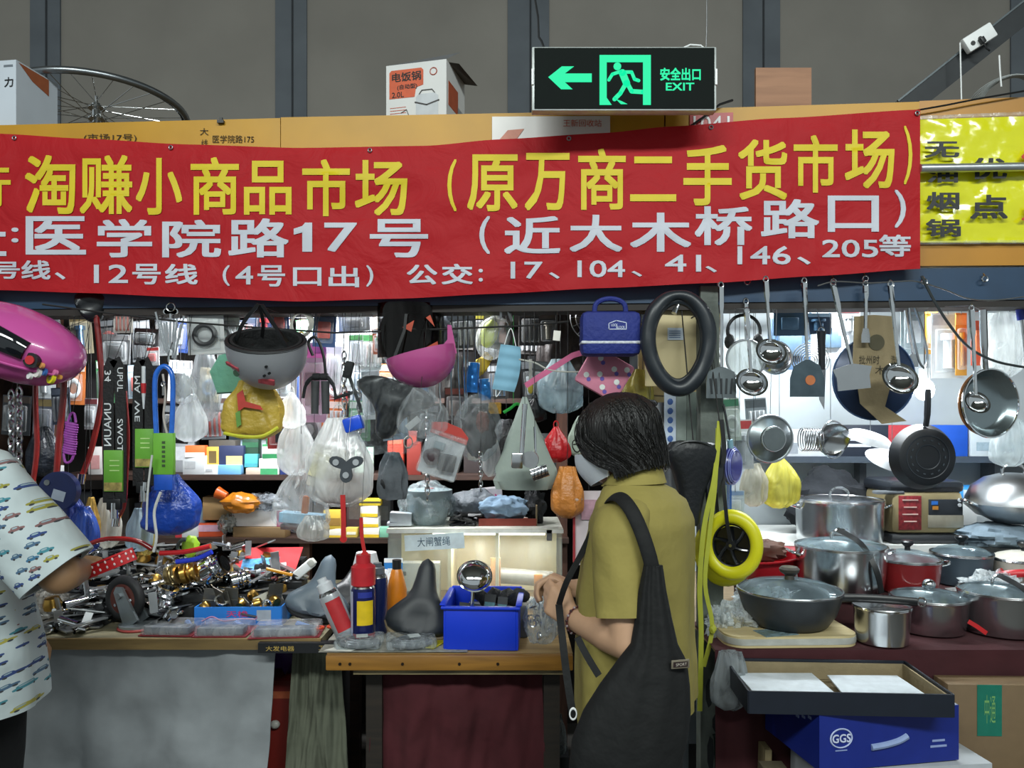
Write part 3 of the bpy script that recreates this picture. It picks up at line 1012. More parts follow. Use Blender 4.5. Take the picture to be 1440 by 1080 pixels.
def shelf_box(label, px, z, Y, w, h, d, hexc, bands=(), rotz=0, cat='box', name='small_box', tilt=0, dz=0.0):
    """small printed carton standing on a shelf; bands: (x0, z0, x1, z1, colour) on the front as fractions"""
    t = Th(name, label, cat, px, None, Y, (0, tilt, rotz), z=z + dz)
    t.add('carton_body', B().box((0, d / 2, h / 2), (w, d, h), bev=0.5), M(hexc, 0.55, 0, 0.06, 30))
    for (a, b_, c, e, hx) in bands:
        t.add('print_panel', B().box(((a + c) / 2 * w - w / 2, -0.15, (b_ + e) / 2 * h), ((c - a) * w, 0.5, (e - b_) * h)), M(hx, 0.55, 0, 0.12, 60))
    return t


def strip(pts, w, th=1.0):
    """flat strap through points, broad side to the front"""
    b = B()
    L_, R_ = [], []
    for i, p in enumerate(pts):
        p = Vector(p)
        q0, q1 = Vector(pts[max(0, i - 1)]), Vector(pts[min(len(pts) - 1, i + 1)])
        tn = (q1 - q0).normalized()
        s_ = Vector((tn.z, 0, -tn.x))
        s_ = s_.normalized() if s_.length > 1e-6 else Vector((1, 0, 0))
        L_.append(p - s_ * w / 2)
        R_.append(p + s_ * w / 2)
    rings = [[L_[i] + Vector((0, -th / 2, 0)), R_[i] + Vector((0, -th / 2, 0)), R_[i] + Vector((0, th / 2, 0)), L_[i] + Vector((0, th / 2, 0))] for i in range(len(pts))]
    return b.loft(rings)


def smooth(pts, n=6):
    """Catmull-Rom through the points"""
    pts = [Vector(p) for p in pts]
    out = []
    for i in range(len(pts) - 1):
        p0, p1, p2, p3 = pts[max(0, i - 1)], pts[i], pts[i + 1], pts[min(len(pts) - 1, i + 2)]
        for k in range(n):
            t_ = k / n
            out.append(0.5 * ((2 * p1) + (p2 - p0) * t_ + (2 * p0 - 5 * p1 + 4 * p2 - p3) * t_ ** 2 + (3 * p1 - p0 - 3 * p2 + p3) * t_ ** 3))
    out.append(pts[-1])
    return out


def saddle_mesh(L, W, D):
    """bicycle saddle, nose up along z from 0 to L, padded side towards -y"""
    prof = [(0, .45), (.03, .68), (.09, .90), (.18, 1.0), (.28, .96), (.38, .74), (.48, .50), (.60, .36), (.75, .29), (.88, .25), (.96, .18), (1.0, .05)]
    rings = []
    for s_, w in prof:
        d = D * (0.55 + 0.45 * min(1, w * 1.6))
        ring = []
        for i in range(17):
            a = -math.pi / 2 + math.pi * i / 16
            x = W / 2 * w * math.sin(a)
            y = -d * (math.cos(a) ** 0.55) + (0.16 * D if abs(a) < 0.35 and s_ < 0.3 else 0)
            ring.append((x, y, L * s_))
        ring += [(W / 2 * w * 0.8, D * 0.25, L * s_), (-W / 2 * w * 0.8, D * 0.25, L * s_)]
        rings.append(ring)
    return B().loft(rings)


def helmet_shell(rx, ry, rz, th=5, cut=0.05, n=36):
    """open half shell, crown towards -z, rim at z = 0, with inner wall"""
    b = B()
    prof = []
    for k in range(13):
        a = math.pi / 2 * k / 12
        prof.append((math.sin(a), -math.cos(a)))
    prof.append((1.0, cut))
    vs_o = [[(r * rx * math.cos(t_), r * ry * math.sin(t_), z * rz) for t_ in [2 * math.pi * i / n for i in range(n)]] for r, z in prof]
    k2 = 1 - th / rx
    vs_i = [[(r * rx * k2 * math.cos(t_), r * ry * k2 * math.sin(t_), z * rz * k2 + cut * rz * (1 - k2)) for t_ in [2 * math.pi * i / n for i in range(n)]] for r, z in reversed(prof)]
    return b.loft(vs_o + vs_i, cap=False)


# ------------------------------------------------------------------ left stall: large hanging goods
# pink children's helmet, far left
t = Th('helmet', 'pink children\'s helmet with dark visor and stickers at the far left', 'helmet', 36, 486, 2.50, (0, 24, 0))
HP = M('#c4549c', 0.25, 0, 0.04, 6, coat=0.5)


def pink_shape(q, d):
    if q.z > 0:
        q.z *= 0.9
    if q.x > 0:
        q.x *= 1.0 + 0.12 * d.z
    return q


t.add('shell', B().blob((-10, 0, 0), (92, 66, 55), 0.04, 1.4, 3, 40, 24, shape=pink_shape), HP)
t.add('ridge', B().tube(smooth([(-70, -48, -30), (-20, -64, -26), (30, -55, -22), (70, -28, -16)], 6), 2.0, 6), HP)
t.add('visor', B().sheet(lambda u, v: (-40 + 78 * u, -66 * math.sqrt(max(0.04, 1 - ((-30 + 78 * u) / 92) ** 2 - ((-9 + 32 * v) / 55) ** 2)) - 5, -9 + 32 * v * (1 - 0.25 * u * u)), 18, 8, 3), M('#14171c', 0.08, 0, 0.1, 10, coat=0.8))


def on_shell(x, z):
    return -66 * math.sqrt(max(0.02, 1 - ((x + 10) / 92) ** 2 - (z / 55) ** 2))


t.add('visor_pivot', B().cyl((47, on_shell(47, -6) - 3, -6), (47, on_shell(47, -6) + 6, -6), 10, n=20), M('#1c1c20', 0.4))
t.add('visor_pivot', B().cyl((47, on_shell(47, -6) - 5, -6), (47, on_shell(47, -6), -6), 6, n=20), M('#c02c30', 0.35), label='red button')
for k, (x, z, r, hx) in enumerate([(54, -20, 7, '#d8d4d0'), (60, -16, 5.5, '#3c6cb4'), (46, -28, 5, '#dcdcdc'), (66, -22, 8, '#dcd428'), (66, -22, 3.6, '#8a8450'), (70, -12, 4, '#e07cae'), (73, -17, 3.4, '#e8a850'), (58, -8, 4, '#e8a060')]):
    yy = on_shell(x, z) - 1.4 - 0.3 * k
    t.add('sticker', B().cyl((x, yy, z), (x + 2.0, yy + 3.5, z), r, n=10), M(hx, 0.4))
hang(t, 40, 44)
# black saddle behind it
t = Th('bicycle_saddle', 'black bicycle saddle hanging behind the pink helmet at the far left', 'saddle', 112, 438, 2.70, (0, 60, 20))
t.add('padding', saddle_mesh(70, 48, 14), M('#14171b', 0.3, 0, 0.2, 10))
hang(t, 0, 20)

# grey helmet hung upside down
t = Th('helmet', 'grey open helmet hanging upside down by black straps', 'helmet', 375, 489, 2.52, (23, 10, -14))
HG = M('#8e9196', 0.38, 0, 0.05, 8)
t.add('shell', helmet_shell(57, 52, 60, 5, 0.18), HG)
t.add('liner', helmet_shell(50, 45, 44, 4, 0.28), M('#16181a', 0.85, 0, 0.2, 20, 0.4, 60))
t.add('liner_pad', B().blob((4, 12, -24), (26, 18, 14), 0.05), M('#cdbf9c', 0.8))
t.add('rim_band', B().torus(54, 3.2, (0, 0, 10), 36, 6, rot=(math.pi / 2, 0, 0), sz=0.92), M('#1a1c1e', 0.6))
for s_, pts in enumerate([[(-44, -8, 6), (-30, -6, 34), (-8, 0, 62)], [(44, -12, 4), (20, -4, 34), (-2, 0, 62)], [(-20, 20, 6), (-8, 8, 34), (-6, 0, 62)], [(22, 20, 6), (6, 8, 36), (-4, 0, 62)]]):
    t.add('strap', strip(smooth(pts, 4), 5, 1.5), BLACK)
for (x, z, w, h, s_) in ((-26, -17, 26, 5, 0), (-22, -27, 9, 5, 1), (22, -33, 22, 9, 0)):
    yy = -52 * math.sqrt(max(0.05, 1 - (x / 57) ** 2 - (z / 60) ** 2)) - 1.0
    if s_:
        t.add('badge', B().cyl((x, yy - 0.5, z), (x, yy + 3, z), 5, n=12), M('#44604c', 0.4))
    else:
        t.add('badge', B().box((x, yy + 1, z), (w, 3, h), (0.35, 0.12, x * 0.012)), M('#a04048', 0.5, 0, 0.5, 60))
for x, z in ((28, -8), (32, -17), (24, -22)):
    t.add('vent_hole', B().cyl((x, -47, z), (x, -44, z), 1.8, n=8), BLACK)
hang(t, -5, 60)

# black full-face helmet with visor, pink helmet half behind it
t = Th('helmet', 'glossy black visor helmet with orange flashes hanging under the banner', 'helmet', 578, 470, 2.66, (0, 0, 12))
t.add('shell', B().blob((0, 20, -4), (46, 42, 50), 0.04, 1.3, 5, 34, 20), M('#0e1012', 0.18, 0, 0.2, 10, coat=0.6))
t.add('visor', B().sheet(lambda u, v: (50 * math.sin((u - 0.5) * 2.4), 14 - 42 * math.cos((u - 0.5) * 2.4), 42 - 76 * v), 24, 10, 2), clear('#1a1512', 0.45, 0.05, 0.1, 6))
for pts in ([(-14, 6), (2, 16), (-2, 0)], [(2, -30), (34, -12), (36, -30)], [(18, 20), (30, 8), (24, 24)]):
    yy = -30
    t.add('flash', B().prism(pts, yy, yy + 2), M('#b84424', 0.4))
hang(t, 0, 44)
t = Th('helmet', 'pink helmet brim showing below the black visor helmet', 'helmet', 592, 500, 2.54, (0, -14, 0))
t.add('shell', helmet_shell(50, 44, 46, 4, 0.1), M('#b04c86', 0.25, 0, 0.05, 6, coat=0.5))
t.add('lining', helmet_shell(44, 38, 38, 3, 0.05), M('#2a2226', 0.9))
t.add('side_tab', B().prism([(34, -4), (50, -10), (52, 30), (47, 32), (42, 12), (34, 6)], -8, 0), M('#b04c86', 0.25, 0, 0.05, 6, coat=0.5))
t.add('strap', strip([(-40, 0, 2), (-14, 0, 40), (-6, 0, 62)], 4), BLACK)
hang(t, -6, 60)

# saddle in film below
t = Th('bicycle_saddle', 'large black saddle wrapped in film hanging nose down in the middle', 'saddle', 562, 536, 2.56, (0, 196, 0))
t.add('padding', saddle_mesh(84, 112, 22), M('#101215', 0.28, 0, 0.2, 10))
t.add('rail', B().tube(smooth([(-16, 8, 6), (-12, 16, 40), (-4, 8, 74)], 4), 1.6), STEEL)
t.add('rail', B().tube(smooth([(16, 8, 6), (12, 16, 40), (4, 8, 74)], 4), 1.6), STEEL)
t.add('film_wrap', B().blob((4, -4, 40), (62, 30, 62), 0.25, 3, 4, 30, 18), clear('#e8eef0', 0.06, 0.08, 0.8, 40))
t = Th('clear_bag', 'clear film bag with a white sticker hanging over the big black saddle', 'bag', 592, 545, 2.44)
t.add('bag_film', sack(70, 24, 70, 0.3, 0.12, 7, 21), clear('#f0f4f6', 0.12, 0.08, 0.8, 30), angle=70)
t.add('sticker', B().box((-10, -9, -50), (22, 0.6, 9), (0, -0.7, 0)), M('#9a9c9c', 0.5))
hang(t, 0, 0)

# steel saddle rails / pump rods on the right of it
for k, (px, a, c, r) in enumerate([(636, 424, 612, 1.4), (644, 424, 618, 1.1), (652, 520, 622, 1.6), (658, 470, 616, 1.2), (668, 460, 560, 1.0), (618, 550, 600, 1.3)]):
    one('thin_rod', 'thin steel rod hanging in the dark middle, ' + ['leftmost beside the pink brim', 'second beside the pink brim', 'third and lowest one', 'bent bright one', 'rightmost by the blue sachets', 'short one under the pink brim'][k], 'rod', px, a, 2.72,
        B().tube([(0, 0, (RAILZ - P(px, a, 2.72).z) / (2.72 / F)), (0, 0, 0), (2 * (k % 3 - 1), 0, -(c - a) * 0.5), (6 * ((k + 1) % 3 - 1), 0, -(c - a))], r, 6), STEEL, group='thin steel rods')

# brake levers
t = Th('brake_lever_set', 'pair of black brake levers with grips hanging left of centre', 'brake levers', 452, 478, 2.58)
t.add('cable_loop', B().tube(smooth([(-12, 0, -22), (-18, 0, -4), (-10, 0, 4), (-2, 0, -6), (4, 0, -28), (6, 0, -52)], 5), 2.2), BLACK)
for s_, x in ((-1, -16), (1, 12)):
    t.add('lever', B().tube(smooth([(x * 0.4, 0, -50), (x, -2, -56), (x + s_ * 6, -3, -66), (x + s_ * 9, -3, -82)], 5), [3.4] * 3 + [3.0] * 6 + [2.2] * 7, 8), BLACKSOFT)
    t.add('grip', B().cyl((x * 0.5, -2, -58), (x * 0.55, -2, -104), 6.0, 5.2, 14), M('#3a3c3e', 0.7, 0, 0.2, 30))
    t.add('clamp', B().cyl((x * 0.4 - 5, -2, -52), (x * 0.4 + 5, -2, -52), 5, n=12), BLACKSOFT)
hang(t, -10, 2)
t = Th('brake_lever', 'single black brake lever hanging beside the steel chains', 'brake lever', 490, 508, 2.60)
t.add('body', B().box((0, 0, -12), (12, 8, 24), (0, 0.25, 0), bev=2), BLACKSOFT)
t.add('lever', B().tube(smooth([(2, -2, -22), (6, -2, -34), (14, -2, -56), (18, -2, -72)], 5), 2.4, 8), BLACKSOFT)
t.add('cross_arm', B().tube([(-20, 0, -52), (0, 0, -46), (12, 0, -42)], 2.6), BLACKSOFT)
hang(t, 0, -2)

# pink and mauve cards
t = hang_card('tall mauve card with a dark stripe hanging behind the brake levers', 440, 482, 38, 112, 2.78, '#b48aa6', '#c45a9c', '#7a4a62', name='goods_card', style=0)
plain = [
    # label, px, top, w, h, Y, card, band, item, style
    ('white blister pack holding a pale metal part, left end of the upper row', 173, 430, 27, 38, 2.72, '#d8d4cc', '#c8b040', '#c86a5a', 3),
    ('grey card of small parts hanging above the black strap locks', 163, 470, 40, 42, 2.86, '#8f9396', '#b4b6b8', '#55585a', 0),
    ('dark blister pack hanging beside the yellow hook', 206, 462, 34, 24, 2.80, '#2e2a2c', '#4a3030', '#586066', 0),
    ('red striped card hanging above the blue cable lock', 214, 488, 18, 26, 2.76, '#cfd4d8', '#b83030', '#c03434', 0),
    ('large grey blister pack with a metal bracket, front of a row of three', 287, 432, 52, 66, 2.70, '#b9bcbc', '#8c9294', '#3c3e40', 2),
    ('grey blister pack half hidden, second of a row of three', 312, 436, 48, 62, 2.76, '#c3c5c6', '#9aa0a2', '#6c7074', 2),
    ('grey blister pack with red corner, last of a row of three', 326, 440, 44, 56, 2.84, '#b6babc', '#a84848', '#7c8084', 0),
    ('blue card with a red tool handle right of the helmet strap', 374, 430, 28, 58, 2.80, '#2c4a7c', '#4f86c0', '#b83c38', 1),
    ('blue topped card with a red tape measure', 392, 428, 26, 44, 2.76, '#3d6ca8', '#2c5590', '#b53226', 0),
    ('pale card of thin tools between helmet and cable coil', 346, 446, 30, 44, 2.84, '#a8b2ba', '#7c8c9c', '#963c3c', 3),
    ('blue and red card right of the white cable coil', 458, 432, 32, 56, 2.74, '#2f4f80', '#8fb2cc', '#c63a26', 0),
    ('white folded leaflet packet hanging under the banner edge', 497, 438, 44, 28, 2.78, '#b7babd', '#9a9ea2', '#c9cbce', 0),
    ('white card behind the chains right of the mauve card', 480, 462, 30, 88, 2.92, '#d3d6d8', '#b8bcc0', '#e1e2e2', 3),
    ('silver packet with green end near the black visor', 520, 470, 34, 50, 2.86, '#aab0ae', '#3c8a4c', '#c8ccca', 3),
    ('orange and grey packet beside the black visor', 532, 462, 18, 36, 2.80, '#b05a3c', '#c8c8c8', '#9a9c9e', 0),
    ('pale packet with a yellow corner hanging left of the purple rope', 62, 560, 30, 60, 2.90, '#6c7080', '#8c7c50', '#404650', 0),
    ('blue and white packet hanging behind the purple rope', 84, 545, 26, 52, 2.84, '#3c4a60', '#8c9cb4', '#b0b8c0', 3),
    ('dark packet at far left below the pink helmet', 24, 556, 40, 56, 2.92, '#2a2e34', '#4a4038', '#5a6470', 0),
    ('white packet hanging just left of the black strap locks', 128, 560, 18, 44, 2.90, '#b8b8bc', '#7c3a40', '#989ca0', 0),
]
for (lab, px, top, w, h, Y, a, c, e, stl) in plain:
    hang_card(lab, px, top, w, h, Y, a, c, e, style=stl, tilt=(px * 37 % 7) - 3)

# clothesline wire across the hanging goods
b = B().tube([tuple(P(x, y, 2.62)) for x, y in ((60, 428), (150, 440), (260, 453), (380, 462), (470, 468), (540, 466), (640, 462), (740, 458), (800, 452))], 0.0035)
one('line_cord', 'thin black cord strung across the hanging packets', 'cord', 720, None, 1, b, CORD, u=1, z=0).location = (0, 0, 0)
one('line_cord', 'second cord strung behind the hanging packets higher up', 'cord', 720, None, 1, B().tube([tuple(P(x, y, 2.9)) for x, y in ((60, 436), (300, 446), (560, 448), (800, 440))], 0.003), M('#5a5c5e', 0.6), u=1, z=0).location = (0, 0, 0)

# cable coil, chains, rope, cable locks
b = B()
for k in range(6):
    b.torus(12 + k * 0.7, 1.0, (0, k * 0.9, 0), 22, 5, sz=1.25, rot=(0, 0.1 * k, 0))
t = Th('cable_coil', 'white coiled cable hanging right of the grey helmet', 'cable', 423, 456, 2.66)
t.add('coil', b, M('#b4b4ac', 0.5))
t.add('tie', B().torus(4, 1.2, (0, 2, -15), 12, 5), M('#c0a060', 0.5))
hang(t, 0, 16)


def chain(label, px, py, n, Y, size=5, mat=STEEL, name='steel_chain', lean=0.0):
    t = Th(name, label, 'chain', px, py, Y)
    for k in range(n):
        t.add('link', B().torus(size * 0.62, size * 0.2, (lean * k, 0, -k * size * 1.35), 12, 5, rot=(0, 0, (k % 2) * math.pi / 2), sz=1.5, sx=0.8), mat)
    hang(t, 0, size)
    return t


chain('steel chain hanging at the far left, nearest to the edge', 16, 556, 14, 2.60, 8)
chain('steel chain hanging at the far left, second from the edge', 27, 552, 13, 2.64, 8)
chain('fine steel chain hanging beside the brake levers', 484, 500, 22, 2.68, 6)
chain('fine steel chain hanging right of the single brake lever', 505, 540, 14, 2.70, 6)
chain('silver chain loop hanging at the red boxes', 601, 560, 18, 2.74, 6)

t = Th('rope_hank', 'purple cord wound into a hank hanging at left', 'rope', 101, 590, 2.60, (0, 4, 0))
for k in range(13):
    t.add('turn', B().torus(8, 1.7, (math.sin(k) * 0.6, 0, -6 - k * 3.4), 16, 6, rot=(math.pi / 2, 0.18, 0), sz=0.6), M('#8f3c98', 0.6, 0, 0.2, 60))
t.add('loop', B().tube(smooth([(-5, 0, -4), (-2, 0, 8), (3, 0, 8), (6, 0, -4)], 4), 1.7), M('#8f3c98', 0.6))
t.add('tail', B().tube(smooth([(-7, -2, -48), (-3, -3, -60), (4, -2, -58), (7, 0, -46)], 4), 1.8), M('#8f3c98', 0.6))
hang(t, 0, 7)

CABR = M('#7c1a18', 0.3, 0, 0.2, 20, coat=0.4)
cabs = [
    ('dark red cable lock hanging in a long loop right of the pink helmet', [(-2, 0, 60), (4, 0, 0), (6, 0, -60), (-8, 0, -130), (-22, 0, -170)], 137, 500, 2.70, 4.0),
    ('dark red cable lock hanging behind the purple rope', [(2, 0, 60), (0, 0, 0), (-6, 0, -60), (-10, 0, -120)], 89, 560, 2.66, 4.4),
    ('red cable lock hanging at far left beside the chain', [(0, 0, 60), (0, 0, 0), (2, 0, -60), (-4, 0, -110)], 50, 570, 2.68, 3.6),
    ('red cable lock hanging close to the left strap lock', [(2, 0, 60), (0, 0, 0), (0, 0, -60), (4, 0, -110), (16, 0, -140)], 147, 590, 2.66, 2.8),
    ('red cable lock hanging between the two strap locks', [(-2, 0, 60), (2, 0, 0), (0, 0, -60), (-3, 0, -100), (-12, 0, -120)], 178, 610, 2.66, 2.6),
]
for lab, pts, px, py, Y, r in cabs:
    t = Th('cable_lock', lab, 'cable lock', px, py, Y)
    t.add('cable', B().tube(smooth([(p[0], p[1], p[2]) for p in pts], 6), r, 8), CABR)
    e = pts[-1]
    t.add('lock_cylinder', B().cyl((e[0] - 2, 0, e[2] - 10), (e[0], 0, e[2] + 4), r * 1.5, n=12), CHROME)
    hang(t, pts[0][0], pts[0][2] - 1)


def strap_lock(label, px, py, w, h, Y, texts, card):
    t = Th('strap_lock', label, 'strap lock', px, py, Y)
    sw = w * 0.44
    SB = M('#0e0f11', 0.7, 0, 0.2, 30, 0.2, 120)
    t.add('strap', strip([(-sw * 0.55, 0, -h), (-sw * 0.6, 0, -h * 0.4), (-sw * 0.5, 0, -10), (-2, 0, 2)], sw, 2.4), SB)
    t.add('strap', strip([(sw * 0.6, 0, -h), (sw * 0.62, 0, -h * 0.4), (sw * 0.45, 0, -10), (0, 0, 2)], sw, 2.4), SB)
    for (s_, side, z0, z1, ww) in texts:
        x = -sw * 0.56 if side < 0 else sw * 0.6
        b = B()
        vs, fs = glyph(s_, 0.01)
        b.put([(x + (c - 0.5) * ww * side, -2.2 - 0.03 * k_, z0 + (z1 - z0) * a) for a, c, k_ in vs], fs)
        t.add('lettering', b, M('#c9cdd0', 0.5))
    if card:
        x0, z0, z1, hx = card
        cc = t.add('card_sleeve', B().box((x0, -1.5, (z0 + z1) / 2), (w * 0.78, 5, abs(z1 - z0)), bev=0.6), M(hx, 0.5, 0, 0.06, 30))
        t.add('card_picture', B().box((x0, -4.2, z0 + 0.12 * (z1 - z0)), (w * 0.74, 0.5, abs(z1 - z0) * 0.2)), M('#9a8a50', 0.5, 0, 0.5, 60), cc)
        for k in range(3):
            t.add('card_line', B().box((x0 + w * 0.06, -4.2, z1 - (z1 - z0) * (0.25 + 0.12 * k)), (w * 0.4, 0.5, 1.4)), M('#b8d88c', 0.5), cc)
    t.add('lock_cylinder', B().cyl((0, 0, -h - 22), (0, 0, -h), 5, n=14), CHROME)
    t.add('lock_body', B().box((0, 0, -h - 2), (w * 0.6, 8, 16), bev=2), BLACK)
    hang(t, 0, 0)
    return t


strap_lock('black strap lock with pale lettering and green card, left one', 161, 507, 34, 200, 2.58, [('UNAUN', -1, -60, -120, 10), ('34', -1, -14, -30, 9), ('UPUL', 1, -10, -44, 8), ('SWOT', 1, -82, -128, 8)], (0, -184, -126, '#63a034'))
strap_lock('black strap lock with pale lettering and green card, right one', 202, 507, 32, 176, 2.60, [('MA', -1, -22, -46, 8), ('WE', -1, -56, -86, 7), ('LOK', -1, -96, -120, 6)], (2, -150, -96, '#63a034'))
t = Th('key_tag', 'red and white key tag hanging over the right strap lock', 'tag', 202, 515, 2.55)
t.add('tag_bar', B().tube([(0, 0, 0), (0, 0, -24)], 2.6), M('#c9cdd0', 0.4))
t.add('tag_grip', B().tube([(0, 0, -24), (0, 0, -38)], [3.6, 3.0], 8), RED)
t.add('tag_tip', B().tube([(0, 0, -38), (0, 0, -60)], [2.6, 1.0], 8), M('#c9cdd0', 0.4))
hang(t, 0, 0)
# blue cable lock with green card
t = Th('cable_lock', 'bright blue cable lock loop with an upright green card', 'cable lock', 231, 516, 2.56)
BLU = M('#2065c8', 0.22, 0, 0.2, 30, coat=0.6)
t.add('cable', B().tube(smooth([(-11, 0, -96), (-13, 0, -50), (-12, 0, -12), (0, 0, 1), (11, 0, -12), (12, 0, -50), (10, 0, -96)], 6), 3.6, 10), BLU)
cc = t.add('card_sleeve', B().box((1, -2, -122), (28, 9, 58), bev=0.6), M('#68a834', 0.5, 0, 0.06, 30))
for k in range(6):
    t.add('card_line', B().box((2, -6.8, -106 - 6.5 * k), (4.5, 0.5, 3.6)), M('#37502c', 0.5), cc)
t.add('card_lower', B().box((1, -2, -162), (26, 8, 22), bev=0.6), M('#1b4fb4', 0.4))
t.add('key_ring', B().torus(3, 0.7, (0, -3, -24), 14, 5), STEEL)
t.add('key', B().box((0, -3, -34), (3, 1, 12)), STEEL)
t.add('inner_cable', B().tube(smooth([(-2, 0, -10), (2, -1, -40), (-1, 0, -70), (4, 0, -94)], 5), 1.5), M('#b0a8a0', 0.5))
hang(t, 0, 0)
plastic_bag('blue plastic bag hanging below the blue cable lock', 238, 668, 80, 84, 2.66, M('#163f9c', 0.3, 0, 0.2, 12, 0.5, 30), 40, seed=3, neck=0.3)
t = Th('looped_cable', 'white cord looped down in front of the blue bag to the table', 'cord', 0, None, 1, z=0, u=1)
t.o.location = (0, 0, 0)
t.add('cord', B().tube(smooth([tuple(P(x, y, 2.52)) for x, y in ((214, 640), (208, 690), (206, 745))], 6) , 0.0035), M('#c0c2c0', 0.5))
t.add('cord', B().tube(smooth([tuple(P(x, y, 2.52)) for x, y in ((226, 692), (217, 720), (220, 755), (216, 776))], 6), 0.0045), M('#c0c2c0', 0.5))
t.add('cable_end', B().cyl(P(204, 678, 2.52), P(203, 690, 2.52), 0.006, n=8), CHROME)
# dangling key bunch
t = Th('key_bunch', 'bunch of long steel keys hanging left of the grey blister packs', 'keys', 240, 432, 2.62)
t.add('ring', B().torus(6, 0.8, (0, 0, 0), 18, 5), STEEL)
for k in range(9):
    x = -14 + 3.4 * k
    t.add('key', B().box((x, (k % 3) - 1, -34 - 5 * (k % 4)), (2.6, 1, 56 - 6 * (k % 3)), (0, 0.06 * (k - 4), 0)).cyl((x * 0.5, 0, -6), (x * 0.5, 1, -6), 4, n=10), STEEL)
hang(t, 0, 6)
t = Th('goods_bag', 'clear bag with a white and grey part hanging right of the blue lock', 'bag', 258, 515, 2.62)
t.add('bag_film', sack(30, 14, 54, 0.4, 0.1, 6, 31), FILM, angle=70)
t.add('contents', B().blob((0, 0, -28), (10, 6, 16), 0.3, 2, 1), M('#c8ccd0', 0.4))
hang(t, 0, 0)
plastic_bag('grey clear bag of flat goods hanging left of the yellow bag', 268, 555, 46, 66, 2.70, clear('#d8dcde', 0.6, 0.2), 20, seed=5, neck=0.3)
plastic_bag('silvery ribbed clear bag below the grey blister packs', 288, 492, 44, 100, 2.80, clear('#a8acae', 0.45, 0.15), 22, seed=8, neck=0.5)
t = Th('cloth_pouch', 'mint green folded pouch hanging left of the grey helmet', 'pouch', 318, 498, 2.72, (0, -12, 0))
t.add('pouch_body', B().prism([(-22, -52), (-26, -20), (-8, 0), (12, 0), (24, -10), (26, -46), (6, -56)], -5, 5), M('#64a088', 0.7, 0, 0.1, 20, 0.3, 30))
t.add('binding', B().tube([(-22, -5.5, -52), (6, -5.5, -56), (26, -5.5, -46)], 1.2), M('#2c4a40', 0.7))
hang(t, 2, -1)
t = plastic_bag('yellow patterned plastic bag of goods below the grey helmet', 356, 535, 84, 82, 2.60, M('#b89c3c', 0.4, 0, 0.25, 8, 0.5, 25), 40, seed=11, neck=0.45)
for pts, hx in (([(-10, -20), (-2, -14), (2, -30), (22, -36), (26, -42), (0, -38), (-8, -44)], '#b03428'), ([(-12, -46), (-6, -42), (-4, -62), (-10, -66)], '#5c8c3c')):
    t.add('print', B().prism([(x - 4, z) for x, z in pts], -25, -24), M(hx, 0.5))
t.add('lower_rim', B().tube(smooth([(-36, -12, -74), (-10, -20, -78), (18, -18, -78), (38, -10, -66)], 5), 2.6), M('#c8c83c', 0.4))
plastic_bag('small crumpled white bag right of the yellow bag', 410, 552, 38, 50, 2.68, MILKY, 24, seed=13)
plastic_bag('long white translucent bag hanging above the shelf boxes', 416, 590, 50, 78, 2.70, clear('#e8eaea', 0.6, 0.25), 26, seed=14, neck=0.4)
t = plastic_bag('large white translucent bag of goods with a blue cap', 476, 588, 92, 124, 2.54, clear('#f2f4f4', 0.62, 0.2), 50, seed=17, neck=0.3)
t.add('blue_cap', B().box((24, -14, -8), (26, 18, 20), (0, -0.3, 0), bev=3), M('#1c4fd4', 0.25))
t.add('contents', B().box((-14, 0, -70), (46, 22, 60), (0, 0.25, 0), bev=3), M('#d4d0c8', 0.6))
t.add('contents', B().blob((4, -4, -100), (30, 18, 20), 0.2, 2, 3), M('#b09a90', 0.6, 0, 0.5, 40))
t.add('contents', B().box((-24, -12, -66), (22, 2, 34), (0, 0.35, 0)), M('#d8d2b0', 0.6), label='pale yellow paper')
t = plastic_bag('clear bag with pale blue boxes hanging above the lower shelf', 424, 660, 80, 88, 2.68, FILM, 40, seed=19, neck=0.25)
t.add('contents', B().box((2, -2, -68), (60, 24, 14), (0, 0.08, 0), bev=1), M('#8fb2c8', 0.5, 0, 0.2, 40))
t.add('contents', B().box((6, -2, -50), (8, 8, 26), (0, 0.1, 0), bev=1), M('#b86a3c', 0.5))
t.add('contents', B().box((-6, 2, -80), (44, 18, 8), bev=1), M('#6a5450', 0.5))
# dark three-lobed part in film
t = Th('pedal_part', 'dark three holed metal plate wrapped in clear film', 'metal part', 487, 656, 2.41)
b = B()
out = []
for k in range(36):
    a = 2 * math.pi * k / 36
    r = 15 + 8 * math.cos(3 * (a - math.pi / 6 - math.pi / 3 * 2))
    out.append((r * math.cos(a), r * math.sin(a)))
t.add('plate', b.prism([(x * 1.15, z) for x, z in out], -3, 3), M('#43484e', 0.5, 0.3))
for x, z in ((-14, 6), (14, 6), (0, -12)):
    t.add('boss', B().cyl((x, -4.5, z), (x, -3, z), 4.5, n=14), M('#b8bcc0', 0.4, 0.5))
hang(t, 0, 6, mat=WIRE)
plastic_bag('small clear bag below the dark three holed plate', 440, 725, 40, 36, 2.62, clear('#d8d8d4', 0.4, 0.15), 26, seed=23, neck=0.5)
for k, (px, a, c, lab) in enumerate([(482, 700, 756, 'red strap hanging in front of the yellow boxes'), (508, 732, 778, 'thin red strap ending beside the spray can')]):
    t = Th('red_strap', lab, 'strap', px, a, 2.44)
    t.add('ribbon', strip(smooth([(0, 0, 4), (1, 0, -(c - a) * 0.5), (5 if k else 1, 0, -(c - a))], 5), 7 if k == 0 else 5, 1.4), M('#b82020', 0.5))
    t.add('end_tab', B().cyl((5 if k else 1, -1, -(c - a) - 2), (5 if k else 1, 1, -(c - a) - 2), 5, n=14), M('#b82020', 0.4))
    hang(t, 0, 3, r=0.3)
